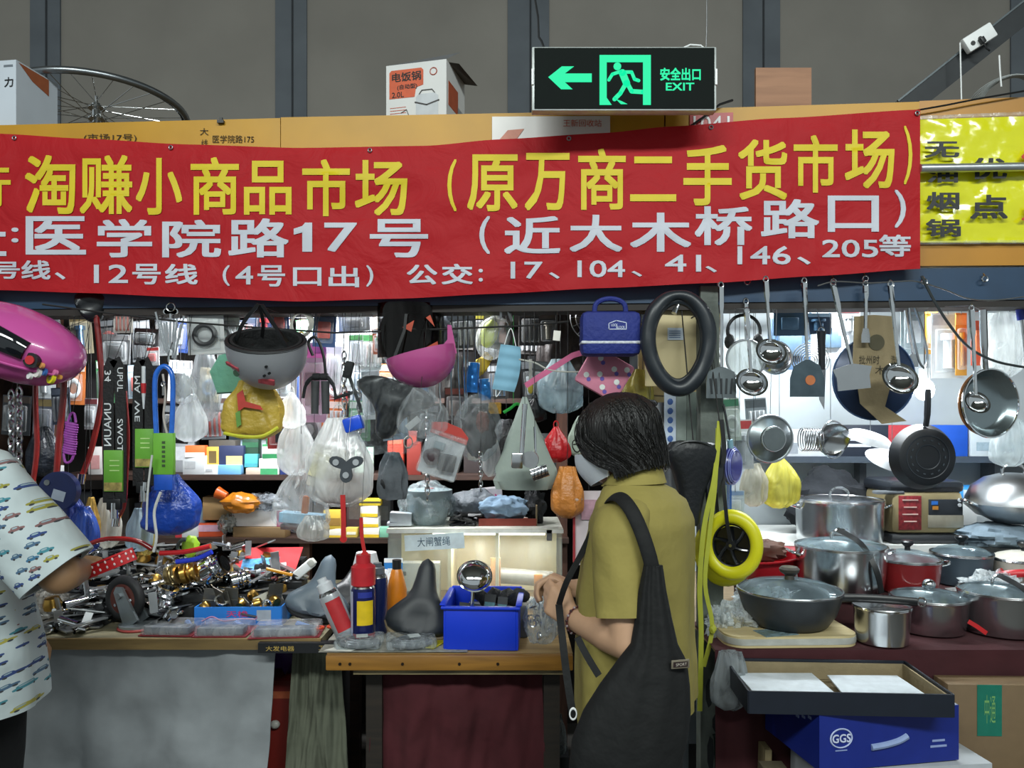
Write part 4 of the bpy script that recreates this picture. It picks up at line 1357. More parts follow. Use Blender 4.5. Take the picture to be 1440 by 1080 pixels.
t = Th('folded_umbrella', 'grey folded umbrella or cloth hanging in front of the red boxes', 'cloth', 552, 636, 2.60)
t.add('folds', sack(38, 22, 66, 0.4, 0.22, 6, 29, bottom=0.9), fabric('#565b60', 0.6))
t.add('black_tip', B().blob((-8, 0, -44), (12, 8, 14), 0.2), BLACKSOFT)
hang(t, 0, 0)
for k, (px, w, hx, lab) in enumerate([(556, 22, '#c0402c', 'bright red upright box behind the grey cloth'), (582, 20, '#7c2a22', 'dark red upright box right of the bright red one')]):
    shelf_box(lab, px, S1, 3.30, w * 1.0, 62, 18, hx, [(0.1, 0.7, 0.9, 0.9, '#d86a50' if k == 0 else '#9c3c30')])
one('wire_loop', 'small white wire loop hanging on the dark red box', 'wire', 574, 622, 2.72, B().torus(6, 0.9, (0, 0, 0), 18, 5, sz=1.3).tube([(0, 0, 8), (0, 0, (RAILZ - P(574, 622, 2.72).z) * F / 2.72)], 0.4), M('#b8b0a0', 0.5))
# ------------------------------------------------------------------ centre: hanging goods
# face mask
t = Th('face_mask', 'pale blue disposable face mask hanging by its loops', 'face mask', 718, 486, 2.60, (0, 8, 0))
t.add('mask_panel', B().sheet(lambda u, v: (-14 + 28 * u + (4 * math.sin(3.1 * v) if u > 0.5 else -3 * v), 2 * math.sin(v * 26) * 0.35 - 5 * math.sin(math.pi * u), -64 * v), 12, 60, 0.6), M('#7fb0c8', 0.75, 0, 0.05, 20))
t.add('ear_loop', B().tube(smooth([(-9, 0, -1), (-3, 0, 24), (8, 0, -1)], 6), 0.7), WHITE)
t.add('ear_loop', B().tube(smooth([(-12, 0, -63), (-10, 0, -74), (-4, 0, -63)], 6), 0.7), WHITE)
hang(t, -2, 22)
t = Th('packaged_ball', 'clear bubble pack with a lime green part hanging left of the mask', 'packet', 700, 448, 2.74, (0, 14, 0))
t.add('bubble', B().blob((0, 0, -28), (24, 14, 32), 0.05), FILM)
t.add('goods', B().blob((-6, 0, -24), (12, 9, 20), 0.1), M('#a8b424', 0.5))
t.add('goods', B().box((12, -4, -18), (10, 6, 30), (0, -0.2, 0), bev=2), M('#a08078', 0.4))
t.add('backing_card', B().box((0, 8, -20), (40, 1, 44)), M('#7c7872', 0.6))
hang(t, 0, 2)
for k, (px, py, w, h, hx, lab) in enumerate([(667, 510, 16, 42, '#2f78c4', 'shiny blue foil sachet hanging left of the mask, left one'), (681, 533, 15, 30, '#3a84cc', 'shiny blue foil sachet hanging left of the mask, right one')]):
    t = Th('foil_sachet', lab, 'sachet', px, py, 2.70, (0, 4 - 8 * k, 0))
    t.add('sachet', B().sheet(lambda u, v: (-w / 2 + w * u, -4 * math.sin(math.pi * u) + 2.5 * noise.noise(Vector((u * 4, v * 6, k))), -h * v), 8, 14, 1), M(hx, 0.2, 0.5, 0.3, 60))
    t.add('seal', B().box((0, 0, -2), (w, 1.5, 5)), M('#c4d4e0', 0.3, 0.4))
    hang(t, 0, 0)
t = Th('yellow_glove', 'mustard yellow cloth piece hanging beside the mask', 'glove', 684, 505, 2.76, (0, 40, 0))
t.add('palm', B().blob((0, 0, -14), (10, 5, 20), 0.25, 2, 4), M('#a88c1c', 0.7))
t.add('cuff', B().box((0, 0, 4), (14, 6, 8), bev=1.5), M('#8c7418', 0.7))
hang(t, 0, 6)
t = Th('yellow_toy', 'small orange yellow patterned block hanging under the blue sachets', 'toy', 696, 566, 2.72)
t.add('block', B().box((0, 0, -8), (18, 8, 16), bev=1.5), M('#c08c1c', 0.5, 0, 0.4, 80))
hang(t, 0, 0)
one('green_clip', 'bright green plastic clip hanging below the mask', 'clip', 718, 576, 2.72, B().tube(smooth([(-10, 0, -4), (0, 0, 2), (8, 0, 8), (14, 0, 6)], 4), 2.4).tube([(4, 0, 6), (4, 0, (RAILZ - P(718, 576, 2.72).z) * F / 2.72)], 0.4, 5), M('#34b84c', 0.4))
t = Th('yellow_tipped_rod', 'thin rod with a yellow tip hanging right of the mask', 'rod', 746, 505, 2.66)
t.add('rod', B().cyl((0, 0, 0), (0, 0, -34), 2.4, n=8), M('#9a9a92', 0.4))
t.add('tip', B().blob((0, 0, -40), (4, 4, 9), 0), M('#b8a83c', 0.4))
hang(t, 0, 0)
# silver curtain wire
one('draped_wire', 'pale wire sagging from the mask to the pink bag', 'wire', 720, None, 1, B().tube(smooth([tuple(P(x, y, 2.60)) for x, y in ((728, 505), (752, 510), (772, 520), (800, 523), (830, 522))], 5), 0.003), M('#b4b4ac', 0.5), u=1, z=0).location = (0, 0, 0)
one('bent_bracket', 'grey metal tongs hanging above the mask', 'tongs', 712, 418, 2.62, B().tube([(-8, 0, 8), (-2, 0, -6), (8, 0, -34)], 2.4).tube([(-6, 0, 8), (-8, 0, -30)], 2.0), ZINC)

# clear round packed helmet/goggles and red white header pack
t = Th('clear_dome_pack', 'large clear dome package with dark contents in the middle', 'packet', 672, 560, 2.66, (0, 0, 10))
t.add('dome', B().blob((0, 0, -42), (34, 26, 48), 0.06, 2, 2, 30, 20), clear('#d8e0e2', 0.16, 0.05, 0.5, 20))
t.add('contents', B().blob((2, 6, -46), (24, 14, 34), 0.3, 3, 6), M('#2b2628', 0.5, 0, 0.6, 40))
t.add('contents', B().blob((6, -6, -34), (9, 8, 15), 0.3, 3, 7), M('#6c4840', 0.5, 0, 0.4, 40))
hang(t, 0, 6)
t = Th('header_pack', 'clear pack with red header and black goods hanging below the rods', 'packet', 634, 602, 2.58, (0, 18, 0))
t.add('header_card', B().prism([(-26, -14), (-28, 0), (-10, 6), (14, 4), (28, -6), (28, -16)], -2, 2), M('#b83a30', 0.5))
t.add('backing_card', B().box((0, 2, -42), (54, 1.5, 58)), M('#b4b8bc', 0.5, 0, 0.2, 30))
t.add('goods', B().box((10, -5, -48), (24, 10, 24), (0, -0.1, 0), bev=2), M('#1e2026', 0.4))
t.add('goods', B().blob((-12, -4, -46), (13, 8, 12), 0.15), M('#4a3c40', 0.4))
t.add('goods', B().box((-8, -2, -28), (16, 3, 10)), M('#8c9aa0', 0.5))
t.add('pouch', B().box((0, -4, -40), (58, 14, 64), bev=5), FILM)
hang(t, 0, 2)
chain('silver bead chain hanging right of the red header pack', 676, 640, 8, 2.6, 5)
# grey draped bag with tenderiser and masher
t = Th('draped_cloth_bag', 'pale grey green cloth bag hung by its peak in the centre', 'bag', 738, 558, 2.66)
t.add('cloth', B().loft([[(r * w * math.cos(a) * (1 + 0.12 * math.sin(5 * a + z * 0.1)), r * 20 * math.sin(a), z) for a in [2 * math.pi * i / 30 for i in range(30)]] for r, w, z in ((0.08, 40, 0), (0.3, 40, -26), (0.6, 42, -60), (0.92, 44, -100), (1.0, 44, -118), (0.85, 44, -130))]), M('#9aa69e', 0.8, 0, 0.06, 10, 0.3, 12))
hang(t, 0, -1)
t = Th('meat_mallet', 'shiny steel meat mallet hanging in front of the grey cloth bag', 'mallet', 738, 570, 2.50, (0, 2, 0))
t.add('handle', B().cyl((0, 0, 0), (-2, 0, -70), 3.4, n=12).cyl((0, 0, 2), (0, 0, -6), 3.8, n=12), CHROME)
t.add('head', B().box((-8, 0, -78), (16, 16, 22), bev=2), STEEL)
t.add('head_plate', B().cyl((10, -2, -76), (11, 3, -76), 12, n=20), BRUSHED)
hang(t, 0, 2)
t = Th('potato_ricer', 'short ribbed steel cylinder hanging beside the mallet', 'kitchen tool', 756, 600, 2.54)
t.add('shaft', B().cyl((-4, 0, 0), (-2, 0, -58), 1.8, n=8), CHROME)
t.add('drum', B().cyl((-8, -3, -68), (14, -5, -60), 9, n=20), STEEL)
for k in range(4):
    t.add('rib', B().torus(9.1, 0.6, (-5 + 5 * k, -3.3 - 0.5 * k, -67 + 1.8 * k), 20, 4, rot=(0, 0.35, math.pi / 2)), DARKMETAL)
hang(t, -4, -1)
plastic_bag('pale blue white translucent bag hanging right of the mask', 788, 505, 62, 76, 2.74, clear('#b8ccd4', 0.55, 0.25), 30, seed=33, neck=0.35)
plastic_bag('dark grey bag hanging behind the blue white bag', 786, 436, 62, 100, 2.92, M('#3a3230', 0.5, 0, 0.3, 12, 0.4, 20), 30, seed=35, neck=0.5)
t = Th('key_tag', 'small white price tag hanging beside the dark grey bag', 'tag', 783, 465, 2.62)
t.add('tag', B().box((0, 0, -7), (10, 1, 14), (0, 0.1, 0)), PAPER)
hang(t, 0, 0)
plastic_bag('black bag bundle hanging below the yellow tipped rod', 752, 560, 30, 34, 2.80, M('#0d0e10', 0.4, 0, 0.3, 12, 0.4, 20), 20, seed=37)
plastic_bag('red plastic bag peeking out left of the woman', 782, 600, 38, 50, 2.72, M('#b81c22', 0.35, 0, 0.2, 12, 0.5, 20), 26, seed=39)
t = plastic_bag('orange net bag with white ends hanging left of the woman', 798, 656, 42, 72, 2.62, M('#c8803a', 0.4, 0, 0.3, 14, 0.6, 30), 30, seed=41, neck=0.45)
t.add('white_band', B().torus(19, 2.6, (0, 0, -46), 24, 6, rot=(math.pi / 2, 0, 0), sz=0.62), MILKY)
t = Th('striped_bag', 'tall white plastic bag with pink print hanging at the display case end', 'bag', 828, 690, 2.66)
t.add('bag_body', B().sheet(lambda u, v: (-22 + 44 * u + 2 * v, 4 * noise.noise(Vector((u * 3, v * 4, 2))) - 4 * math.sin(math.pi * u), -104 * v), 12, 20, 3), M('#d0c4c8', 0.5, 0, 0.05, 10))
t.add('print_panel', B().box((4, -7, -26), (30, 0.6, 28)), M('#b08a98', 0.5, 0, 0.3, 40))
t.add('red_edge', B().box((-21, -3, -50), (3, 3, 100)), M('#a83038', 0.5))
hang(t, 0, 0)
# clear wire fan guard, blue lunch bag, pink bag
t = Th('wire_guard', 'round wire fan guard hanging behind the blue lunch bag', 'wire guard', 836, 446, 2.72)
for r in (34, 26, 18, 10):
    t.add('ring', B().torus(r, 0.8, (0, 0, 0), 30, 5), WIRE)
for k in range(8):
    a = math.pi * k / 8
    t.add('wire', B().cyl((-34 * math.cos(a), 1, -34 * math.sin(a)), (34 * math.cos(a), 1, 34 * math.sin(a)), 0.7, n=5), WIRE)
hang(t, 0, 33)
t = Th('lunch_bag', 'dark blue insulated lunch bag with white logo and piping', 'bag', 858, 470, 2.50)
BB_ = M('#1a2a78', 0.7, 0, 0.08, 20, 0.25, 80)
t.add('body', B().box((0, 0, 0), (84, 36, 62), bev=9), BB_)
t.add('handle', B().tube(smooth([(-22, 0, 28), (-20, 0, 42), (-8, 0, 49), (8, 0, 49), (20, 0, 42), (22, 0, 28)], 5), 3.6, 8), BB_)
t.add('piping', B().box((0, -0.5, -13), (84.6, 36.6, 4.5), bev=2), M('#c8ccd4', 0.6, 0, 0.3, 90))
lg = t.add('logo', B().stroke([(-12, -5), (-12, 3), (-2, 7), (12, 4), (12, -5), (-12, -5)], 1.0, -18.6, -18.1, Matrix.Translation((8, 0, 10))), M('#c8d0e4', 0.5))
t.add('lettering', letters(B(), [('LOCK', -1, 8, 12.5, 9), ('&LOCK', 6, 18, 9.5, 6)], lambda x, y: (x, -18.4, y), 0.02, 0.03), M('#c8d0e4', 0.5), lg)
hang(t, 0, 50)
t = Th('pink_bag', 'pink patterned fabric bag hanging askew below the blue lunch bag', 'bag', 850, 526, 2.60, (0, 30, 0))
t.add('bag_body', B().box((0, 0, 0), (66, 12, 58), bev=4), M('#c87c94', 0.7, 0, 0.08, 20))
for k, (x, z) in enumerate([(-16, 16), (8, 12), (-6, -4), (20, -2), (6, -18), (-22, -14), (24, 20)]):
    t.add('dot', B().cyl((x, -6.6, z), (x, -6, z), 4, n=10), M('#d8dcd8', 0.6))
    t.add('dot', B().cyl((x + 6, -6.6, z - 4), (x + 6, -6, z - 4), 3, n=10), M('#5c4ca0', 0.6))
t.add('strap', strip([(-30, 0, 24), (-52, 0, 0), (-78, 0, -50), (-88, 0, -70)], 8, 1.5), M('#c05c84', 0.6))
hang(t, 0, 26)
plastic_bag('yellow green bag showing under the pink bag', 898, 520, 44, 66, 2.70, M('#9c9440', 0.5, 0, 0.2, 12, 0.4, 20), 26, seed=43, neck=0.5)

# inner tube ring and cutting boards
t = Th('inner_tube', 'thick folded black rubber inner tube hanging as an oval ring', 'inner tube', 954, 476, 2.44)
rings = []
for i in range(56):
    a = 2 * math.pi * i / 56
    cx, cz = 43 * math.cos(a), 61 * math.sin(a) - (10 * max(0, -math.sin(a)) ** 3)
    k = 11 + 1.5 * noise.noise(Vector((math.cos(a) * 2, math.sin(a) * 2, 3))) - (4 * max(0, math.sin(a)) ** 8)
    rings.append(((cx, 0, cz), k))
t.add('tube', B().tube([p for p, k in rings], [k for p, k in rings], 12, closed=True), M('#20262c', 0.38, 0, 0.15, 12))
t.add('tube_fold', B().tube([(p[0] * 0.84, 3, p[2] * 0.86) for p, k in rings], 5, 8, closed=True), M('#1a2026', 0.4))
t.add('valve', B().cyl((-2, -6, 46), (-6, -8, 38), 3.2, n=10).cyl((-5, -7, 41), (-8, -9, 34), 4, n=10), CHROME)
hang(t, 0, 62, r=1.6)
t = Th('cutting_board', 'pale rounded cutting board with a price sticker behind the inner tube', 'cutting board', 947, 480, 2.60)
t.add('board', B().box((0, 0, 0), (80, 6, 128), bev=2.8), M('#c8b98e', 0.6, 0, 0.06, 6))
t.add('sticker', B().box((2, -4, 10), (22, 0.6, 17)), M('#c8d4e0', 0.5))
for k in range(4):
    t.add('sticker_line', B().box((1, -4.5, 5 + 3 * k), (16, 0.4, 1)), M('#5c78a0', 0.5))
t.add('grip_mark', B().tube(smooth([(24, -3.4, 32), (30, -3.6, 36), (36, -3.4, 36)], 3), 0.9), M('#2a2620', 0.7))
hang(t, 0, 62)
t = Th('cutting_board', 'second pale cutting board with dark edge line showing lower behind the inner tube', 'cutting board', 948, 500, 2.72)
t.add('board', B().box((0, 0, -10), (102, 6, 112), bev=2.8), M('#b8a67c', 0.6, 0, 0.06, 6))
t.add('edge_groove', B().tube(smooth([(-44, -3.2, 10), (-44, -3.2, -46), (-34, -3.2, -56), (34, -3.2, -56), (44, -3.2, -46), (44, -3.2, 10)], 3), 1.0), M('#5a4c3a', 0.6))
t.add('printed_star', B().stroke([(4, -34), (-2, -18), (-6, -34), (8, -24), (-8, -24), (4, -34)], 0.8, -3.8, -3.2), M('#4a4030', 0.6))
hang(t, 0, 44)
# ruler pack and small figure below
t = Th('ruler_pack', 'flat grey metal blades pack with blue printed sleeve left of the post', 'packet', 958, 555, 2.62)
t.add('blue_sleeve', B().box((-16, -1, -35), (16, 3, 78)), M('#b8c4d4', 0.5, 0, 0.1, 30))
for k in range(5):
    t.add('print_mark', B().blob((-16, -2.6, -10 - 13 * k), (4, 0.6, 4.5), 0.1), M('#3a5c9c', 0.5))
t.add('blade', B().box((0, 0, -36), (14, 2, 80)), M('#8a948e', 0.4, 0.4))
t.add('blade', B().box((16, 0.5, -36), (16, 2, 80)), M('#7c8680', 0.4, 0.4))
t.add('blade', B().box((30, 1.5, -30), (10, 2, 92)), M('#a0a090', 0.5))
hang(t, 6, 0)
t = Th('toy_figure', 'small blue and tan charm hanging right of the woman\'s head', 'charm', 914, 568, 2.60)
t.add('hair', B().blob((0, 0, 0), (11, 6, 6), 0.2), BLACKSOFT)
t.add('tan_part', B().box((3, 0, -14), (12, 5, 20), bev=2), M('#b08c5c', 0.6))
t.add('blue_part', B().box((-7, -1, -14), (9, 5, 22), bev=2), M('#6c8ca8', 0.6))
hang(t, 0, 3)
plastic_bag('grey white translucent bag right of the woman\'s head', 918, 585, 44, 90, 2.78, clear('#c8c8c4', 0.6, 0.25), 26, seed=47, neck=0.5)
# saddle bag on the post, yellow straps, scooter wheels
t = Th('bicycle_saddle', 'big black saddle hanging nose down on the post beside the woman', 'saddle', 966, 738, 2.40, (0, 4, 12))
rings = []
for s_, w in ((0, .30), (.04, .36), (.2, .40), (.4, .46), (.6, .66), (.78, .94), (.9, 1.0), (.97, .86), (1.0, .5)):
    rings.append([(44 * w * math.sin(a) + 4 * s_, -20 * math.cos(a) ** 0.6 * (0.6 + 0.4 * w), 118 * s_) for a in [-math.pi / 2 + math.pi * i / 16 for i in range(17)]] + [(34 * w, 6, 118 * s_), (-34 * w, 6, 118 * s_)])
t.add('padding', B().loft(rings), M('#15181c', 0.42, 0, 0.15, 12, 0.1, 60))
t.add('top_seam', B().tube(smooth([(-40, -8, 100), (-20, -18, 116), (10, -20, 116), (44, -8, 98)], 5), 1.4), M('#2c3034', 0.4))
t.add('side_panel', B().prism([(26, 20), (20, 60), (44, 96), (44, 70), (34, 40)], -12, -6), M('#1d2125', 0.6))
hang(t, 2, 114, r=1.0)
YST = M('#a8ac34', 0.6, 0, 0.1, 20)
t = Th('yellow_straps', 'long yellow lashing straps hanging down the post', 'straps', 1012, 592, 2.38)
t.add('strap', strip(smooth([(0, 0, 0), (-3, 0, -40), (-8, 0, -84), (-22, 0, -150), (-28, 0, -230), (-26, 0, -300), (-28, 0, -408)], 5), 7, 1.2), YST)
t.add('strap', strip(smooth([(-2, 2, -10), (-6, 2, -90), (-14, 2, -160), (-20, 2, -230), (-10, 2, -290), (-22, 2, -346)], 5), 6, 1.2), YST)
t.add('knot', B().blob((-10, -2, -292), (5, 4, 6), 0.3), YST)
t.add('black_strap', strip(smooth([(2, -2, 2), (6, -2, -40), (4, -2, -60)], 4), 6, 1.2), BLACK)
hang(t, 0, -1, r=1.0)
for k, (px, py, Y, lab) in enumerate([(1018, 775, 2.52, 'yellow scooter wheel half hidden behind the front one'), (1029, 766, 2.40, 'yellow scooter wheel with a black spoked hub hanging in front of the post')]):
    t = Th('scooter_wheel', lab, 'scooter wheel', px, py, Y, (0, 0, -28))
    YW = M('#c8c41a', 0.35, 0, 0.06, 12)
    t.add('tyre', B().torus(34, 9, (0, 0, 0), 40, 12, sz=1.16), YW)
    t.add('rim', B().torus(26, 2.5, (0, -2, 0), 40, 8, sz=1.18), M('#101114', 0.2, 0, 0.1, 10))
    t.add('web', B().cyl((0, 1, 0), (0, 4, 0), 26, n=30), M('#0c0d0f', 0.15, 0, 0.2, 10, coat=0.5))
    for j in range(6):
        a = j * math.pi / 3 + 0.3
        t.add('spoke', B().tube(smooth([(5 * math.cos(a), -3, 5 * math.sin(a)), (15 * math.cos(a + 0.35), -2, 16 * math.sin(a + 0.35)), (25 * math.cos(a + 0.5), -1, 28 * math.sin(a + 0.5))], 3), [3, 2.6, 2.4, 2.2, 2.4, 2.6, 3.0], 8), M('#15171a', 0.15, 0, 0.2, 10, coat=0.5))
    t.add('hub', B().cyl((0, -7, 0), (0, 4, 0), 7, n=18).cyl((0, -9, 0), (0, -7, 0), 4, n=12), M('#1b1d21', 0.2))
    t.add('bearing', B().cyl((0, -9.8, 0), (0, -9, 0), 2.2, n=12), CHROME)
    t.add('hanging_tape', strip([(0, -8, 4), (-4, -12, 34), (-10, -6, 80), (-14, 0, 130)], 5, 1), BLACK)
    hang(t, -14, 128)
t = Th('frisbee_pan', 'small purple blue rimmed pan hanging edge-on beside the post', 'pan', 1030, 655, 2.46, (0, -14, 52))
mm = Matrix.Rotation(math.pi / 2, 4, 'X')
t.add('pan_body', B().lathe([(0, 6), (20, 6), (26, 0), (27, -3), (25, -2), (19, 4), (0, 4)], 30, mm), M('#2a2c78', 0.25, 0, 0.1, 12, coat=0.5))
for r, y in ((26.5, 1), (24, 3.5), (22, 5)):
    t.add('rim_line', B().torus(r, 0.9, (0, -y, 0), 30, 5), M('#7c84c4', 0.3))
t.add('clip', B().cyl((0, 0, 26), (0, 0, 38), 4, n=10), M('#7ca4b4', 0.4))
t.add('hanging_strap', strip([(0, 0, 36), (-4, 0, 62), (-10, 0, 90)], 5, 1.2), BLACK)
hang(t, -10, 88)
hang_card('blue and green carded goods hanging beside the post', 1012, 655, 34, 72, 2.58, '#245aa8', '#4c9c44', '#9cb0a0', style=0)
hang_card('pale grey card with blue lines below the blue green card', 1034, 690, 26, 34, 2.60, '#a8b4bc', '#7c94b4', '#c0c8cc', style=0)

# ------------------------------------------------------------------ right stall: hanging kitchen tools


def ladle_handle(t, x0, z0, x1, z1, r=3.0, mat=None, deco=True):
    t.add('handle', B().tube(smooth([(x0, 0, z0), (x0 * 0.6 + x1 * 0.4, -1, z0 * 0.55 + z1 * 0.45), (x1, 0, z1)], 5), [r * 1.6] * 4 + [r] * 4 + [r * 0.9] * 3, 8), mat or CHROME)
    t.add('hanging_hook', B().torus(3.4, 0.9, (x0, 0, z0 + 3), 14, 5, sz=1.3), STEEL)
    hang(t, x0, z0 + 6, mat=WIRE)


def turner(label, px, py, Y, dx, hl, w, h, slots=0, mat=STEEL, oval=False, tilt=0, handle=CHROME, notch=0.75):
    """flat turner: handle from the hook at the top down to a blade"""
    t = Th('turner', label, 'turner', px, py, Y, (0, tilt, 0))
    ladle_handle(t, 0, 0, dx, -hl, 2.6, handle)
    out = [(dx - 4, -hl), (dx - w * 0.5 * notch, -hl - h * 0.16), (dx - w / 2, -hl - h * 0.5), (dx - w / 2, -hl - h), (dx + w / 2, -hl - h), (dx + w / 2, -hl - h * 0.5), (dx + w * 0.5 * notch, -hl - h * 0.16), (dx + 4, -hl)]
    t.add('blade', B().prism(out, -1, 1), mat)
    for k in range(slots):
        x = dx - w * 0.34 + w * 0.68 * k / max(1, slots - 1)
        t.add('slot', B().box((x, -1.2, -hl - h * 0.62), (w * 0.07, 0.6, h * 0.5), (0, 0.05 * (k - 2), 0)), M('#20262a', 0.6))
    if oval:
        t.add('label_oval', B().cyl((dx + 4, -1.8, -hl - h * 0.55), (dx + 4, -1.1, -hl - h * 0.55), 7, n=16), M('#b86a3c', 0.5))
    return t


def ladle(label, px, py, Y, dx, hl, r, tilt=0, dark=True, mat=CHROME):
    t = Th('ladle', label, 'ladle', px, py, Y, (0, tilt, 0))
    ladle_handle(t, 0, 0, dx, -hl, 2.6)
    m_ = Matrix.Translation((dx, -4, -hl - r * 0.75)) @ Matrix.Rotation(math.radians(62), 4, 'X')
    prof = [(r * math.sin(a), -r * 0.62 * math.cos(a)) for a in [math.pi / 2 * k / 8 for k in range(9)]]
    t.add('bowl', B().lathe(prof + [(r + 1.6, 0.8)] + [(q[0] * 0.94, q[1] * 0.92 + 0.4) for q in reversed(prof)], 26, m_), mat)
    return t


turner('slotted steel turner hanging beside the inner tube', 1014, 404, 2.46, 0, 112, 42, 44, 5, mat=M('#7e8688', 0.3, 0.9), notch=0.9)
ladle('large shiny soup ladle hanging over a round steel lid', 1077, 396, 2.46, 6, 84, 20)
ladle('deep ladle hanging low in front of the sieve', 1050, 440, 2.44, 6, 82, 21)
t = Th('round_sieve', 'round fine mesh skimmer hanging behind the deep ladle', 'skimmer', 1049, 505, 2.54)
t.add('rim', B().torus(27, 1.8, (0, 0, 0), 36, 6), STEEL)
t.add('mesh_disc', B().lathe([(0, 3), (14, 2.4), (27, 0)], 30, Matrix.Rotation(math.pi / 2, 4, 'X')), clear('#a8b0ae', 0.75, 0.3))
ladle_handle(t, 0, 78, 0, 26, 2.2)
t = Th('shallow_bowl', 'round shallow steel bowl hanging behind the soup ladle', 'bowl', 1091, 503, 2.56)
t.add('disc', B().lathe([(0, 8), (12, 7.5), (19, 4), (22, 0), (24, 0), (24, -1.5), (20, 0), (0, 5)], 32, Matrix.Rotation(math.pi / 2, 4, 'X')), STEEL)
hang(t, 0, 22, mat=WIRE)
t = Th('headphones', 'black over-ear headphones hanging among the ladles', 'headphones', 1046, 466, 2.60)
t.add('headband', B().tube([(23 * math.cos(a), 0, 23 * math.sin(a)) for a in [math.radians(-20 + 220 * k / 20) for k in range(21)]], [2.4] * 21, 8), BLACK)
for s_ in (-1, 1):
    t.add('ear_cup', B().blob((20 * s_, 0, -14), (7, 9, 11), 0.05), BLACKSOFT)
hang(t, 0, 22)
turner('steel turner with an orange sticker and slim handle', 1131, 398, 2.46, 4, 108, 48, 52, 0, mat=M('#5c6a72', 0.3, 0.9), oval=True)
turner('steel turner with a wide tilted blade in front of the dark wok', 1172, 402, 2.42, 14, 112, 46, 36, 0, mat=STEEL, tilt=-6, notch=1.2)
t = Th('spiral_skimmer', 'coiled wire skimmer hanging behind the turner with the sticker', 'skimmer', 1140, 500, 2.62)
for k in range(7):
    t.add('wire_ring', B().torus(6 + 3.4 * k, 0.9, (0, 0, -6), 26, 5, sz=0.9), WIRE)
ladle_handle(t, -8, 80, -2, 22, 1.8)
t = Th('peeler', 'black handled kitchen knife hanging point down', 'knife', 1155, 466, 2.50)
t.add('handle', B().tube([(0, 0, 0), (0, 0, -12), (1, 0, -54)], [6.5, 5.5, 4.2], 10), M('#14181e', 0.35))
t.add('eyelet', B().torus(4, 1.0, (0, 0, 2), 14, 5), STEEL)
t.add('blade', B().prism([(-4, -52), (-3, -96), (4, -110), (6, -52)], -0.6, 0.6), STEEL)
hang(t, 0, 6, mat=WIRE)
t = Th('wok', 'dark blue wok with a strip of brown cardboard tied across it', 'wok', 1229, 532, 2.56)
mx_ = Matrix.Rotation(math.pi / 2, 4, 'X')
t.add('pan_body', B().lathe([(0, 16), (24, 15), (46, 7), (57, 0), (59, -1), (57, -3), (44, 4), (22, 12), (0, 13)], 40, Matrix.Rotation(-math.pi / 2, 4, 'X') @ Matrix.Diagonal((1, 1, -1, 1)).inverted()), M('#1e2f4c', 0.3, 0.2, 0.12, 12))
t.add('rim', B().torus(58, 1.4, (0, 0, 0), 40, 6), M('#3c5478', 0.3, 0.4))
t.add('cardboard_strip', B().prism([(-38, 84), (-12, 86), (16, 84), (24, 30), (12, -10), (4, -40), (34, -60), (0, -64), (-30, -36), (-34, -10), (-40, 20)], -24, -22.5), KRAFT)
t.add('cut_hole', B().cyl((-8, -25, 48), (-8, -24.1, 48), 11, n=20), M('#4a4634', 0.8))
b = letters(B(), [('批州时', -32, -4, 30, 18), ('洗幅', 12, 24, 30, 20), ('木福', -10, 18, 16, 4)], lambda x, y: (x, -24.6, y), 0.0, 0)
t.add('handwriting', b, M('#2a2418', 0.8))
hang(t, -6, 84)
ladle('ladle with white sticker hanging right of the cardboard', 1252, 402, 2.40, 12, 112, 24)
turner('narrow steel spatula hanging over the cardboard top', 1217, 402, 2.48, 0, 60, 12, 20, 0)
turner('thin steel serving slice hanging far behind the ladles', 1268, 402, 2.58, 16, 96, 14, 18, 0)
t = Th('tongs', 'wire tongs hanging to the right of the cardboard', 'tongs', 1276, 410, 2.52)
t.add('arm', B().tube(smooth([(0, 0, 0), (6, 0, -50), (16, 0, -96), (24, 0, -108)], 5), 1.6), STEEL)
t.add('arm', B().tube(smooth([(2, 0, 0), (20, 0, -50), (28, 0, -90), (24, 0, -108)], 5), 1.6), STEEL)
hang(t, 1, 0, mat=WIRE)
t = Th('frying_pan', 'stainless frying pan hanging with its inside towards the viewer', 'frying pan', 1392, 567, 2.48, (0, 0, 14))
t.add('pan_body', B().lathe([(0, 16), (34, 16), (42, 10), (47, 0), (49, -2), (48, -3), (45, -1), (40, 8), (33, 13), (0, 13)], 44, Matrix.Rotation(-math.pi / 2, 4, 'X') @ Matrix.Diagonal((1, 1, 1, 1))), M('#8c989c', 0.22, 0.9, 0.08, 10))
t.add('rim', B().torus(48, 1.6, (0, -2, 0), 44, 6), CHROME)
t.add('copper_edge', B().torus(44, 2.2, (0, 8, 0), 44, 6), M('#b07c54', 0.3, 0.8))
t.add('handle', B().tube(smooth([(-10, -2, 47), (-14, -4, 80), (-16, -4, 130)], 4), [4] * 4 + [5] * 5, 8), STEEL)
hang(t, -16, 130, mat=WIRE)
ladle('small ladle hanging inside the stainless frying pan', 1366, 436, 2.36, 6, 118, 16)
t = Th('frying_pan', 'black frying pan hanging with its embossed base towards the viewer', 'frying pan', 1305, 643, 2.56)
PB = M('#12161c', 0.45, 0, 0.15, 14)
t.add('pan_body', B().lathe([(0, 0), (36, 0), (40, 1.5), (45, 12), (47, 18), (45, 18), (40, 5), (0, 4)], 44, Matrix.Rotation(-math.pi / 2, 4, 'X')), PB)
for r in (30, 17):
    t.add('base_ring', B().torus(r, 0.8, (0, -0.2, 0), 40, 5), M('#2a3038', 0.4))
for k in range(14):
    a = 2 * math.pi * k / 14
    t.add('base_mark', B().box((24 * math.cos(a), -0.5, 24 * math.sin(a)), (3.4, 1, 1.6), (0, -a + math.pi / 2, 0)), M('#3a424a', 0.4))
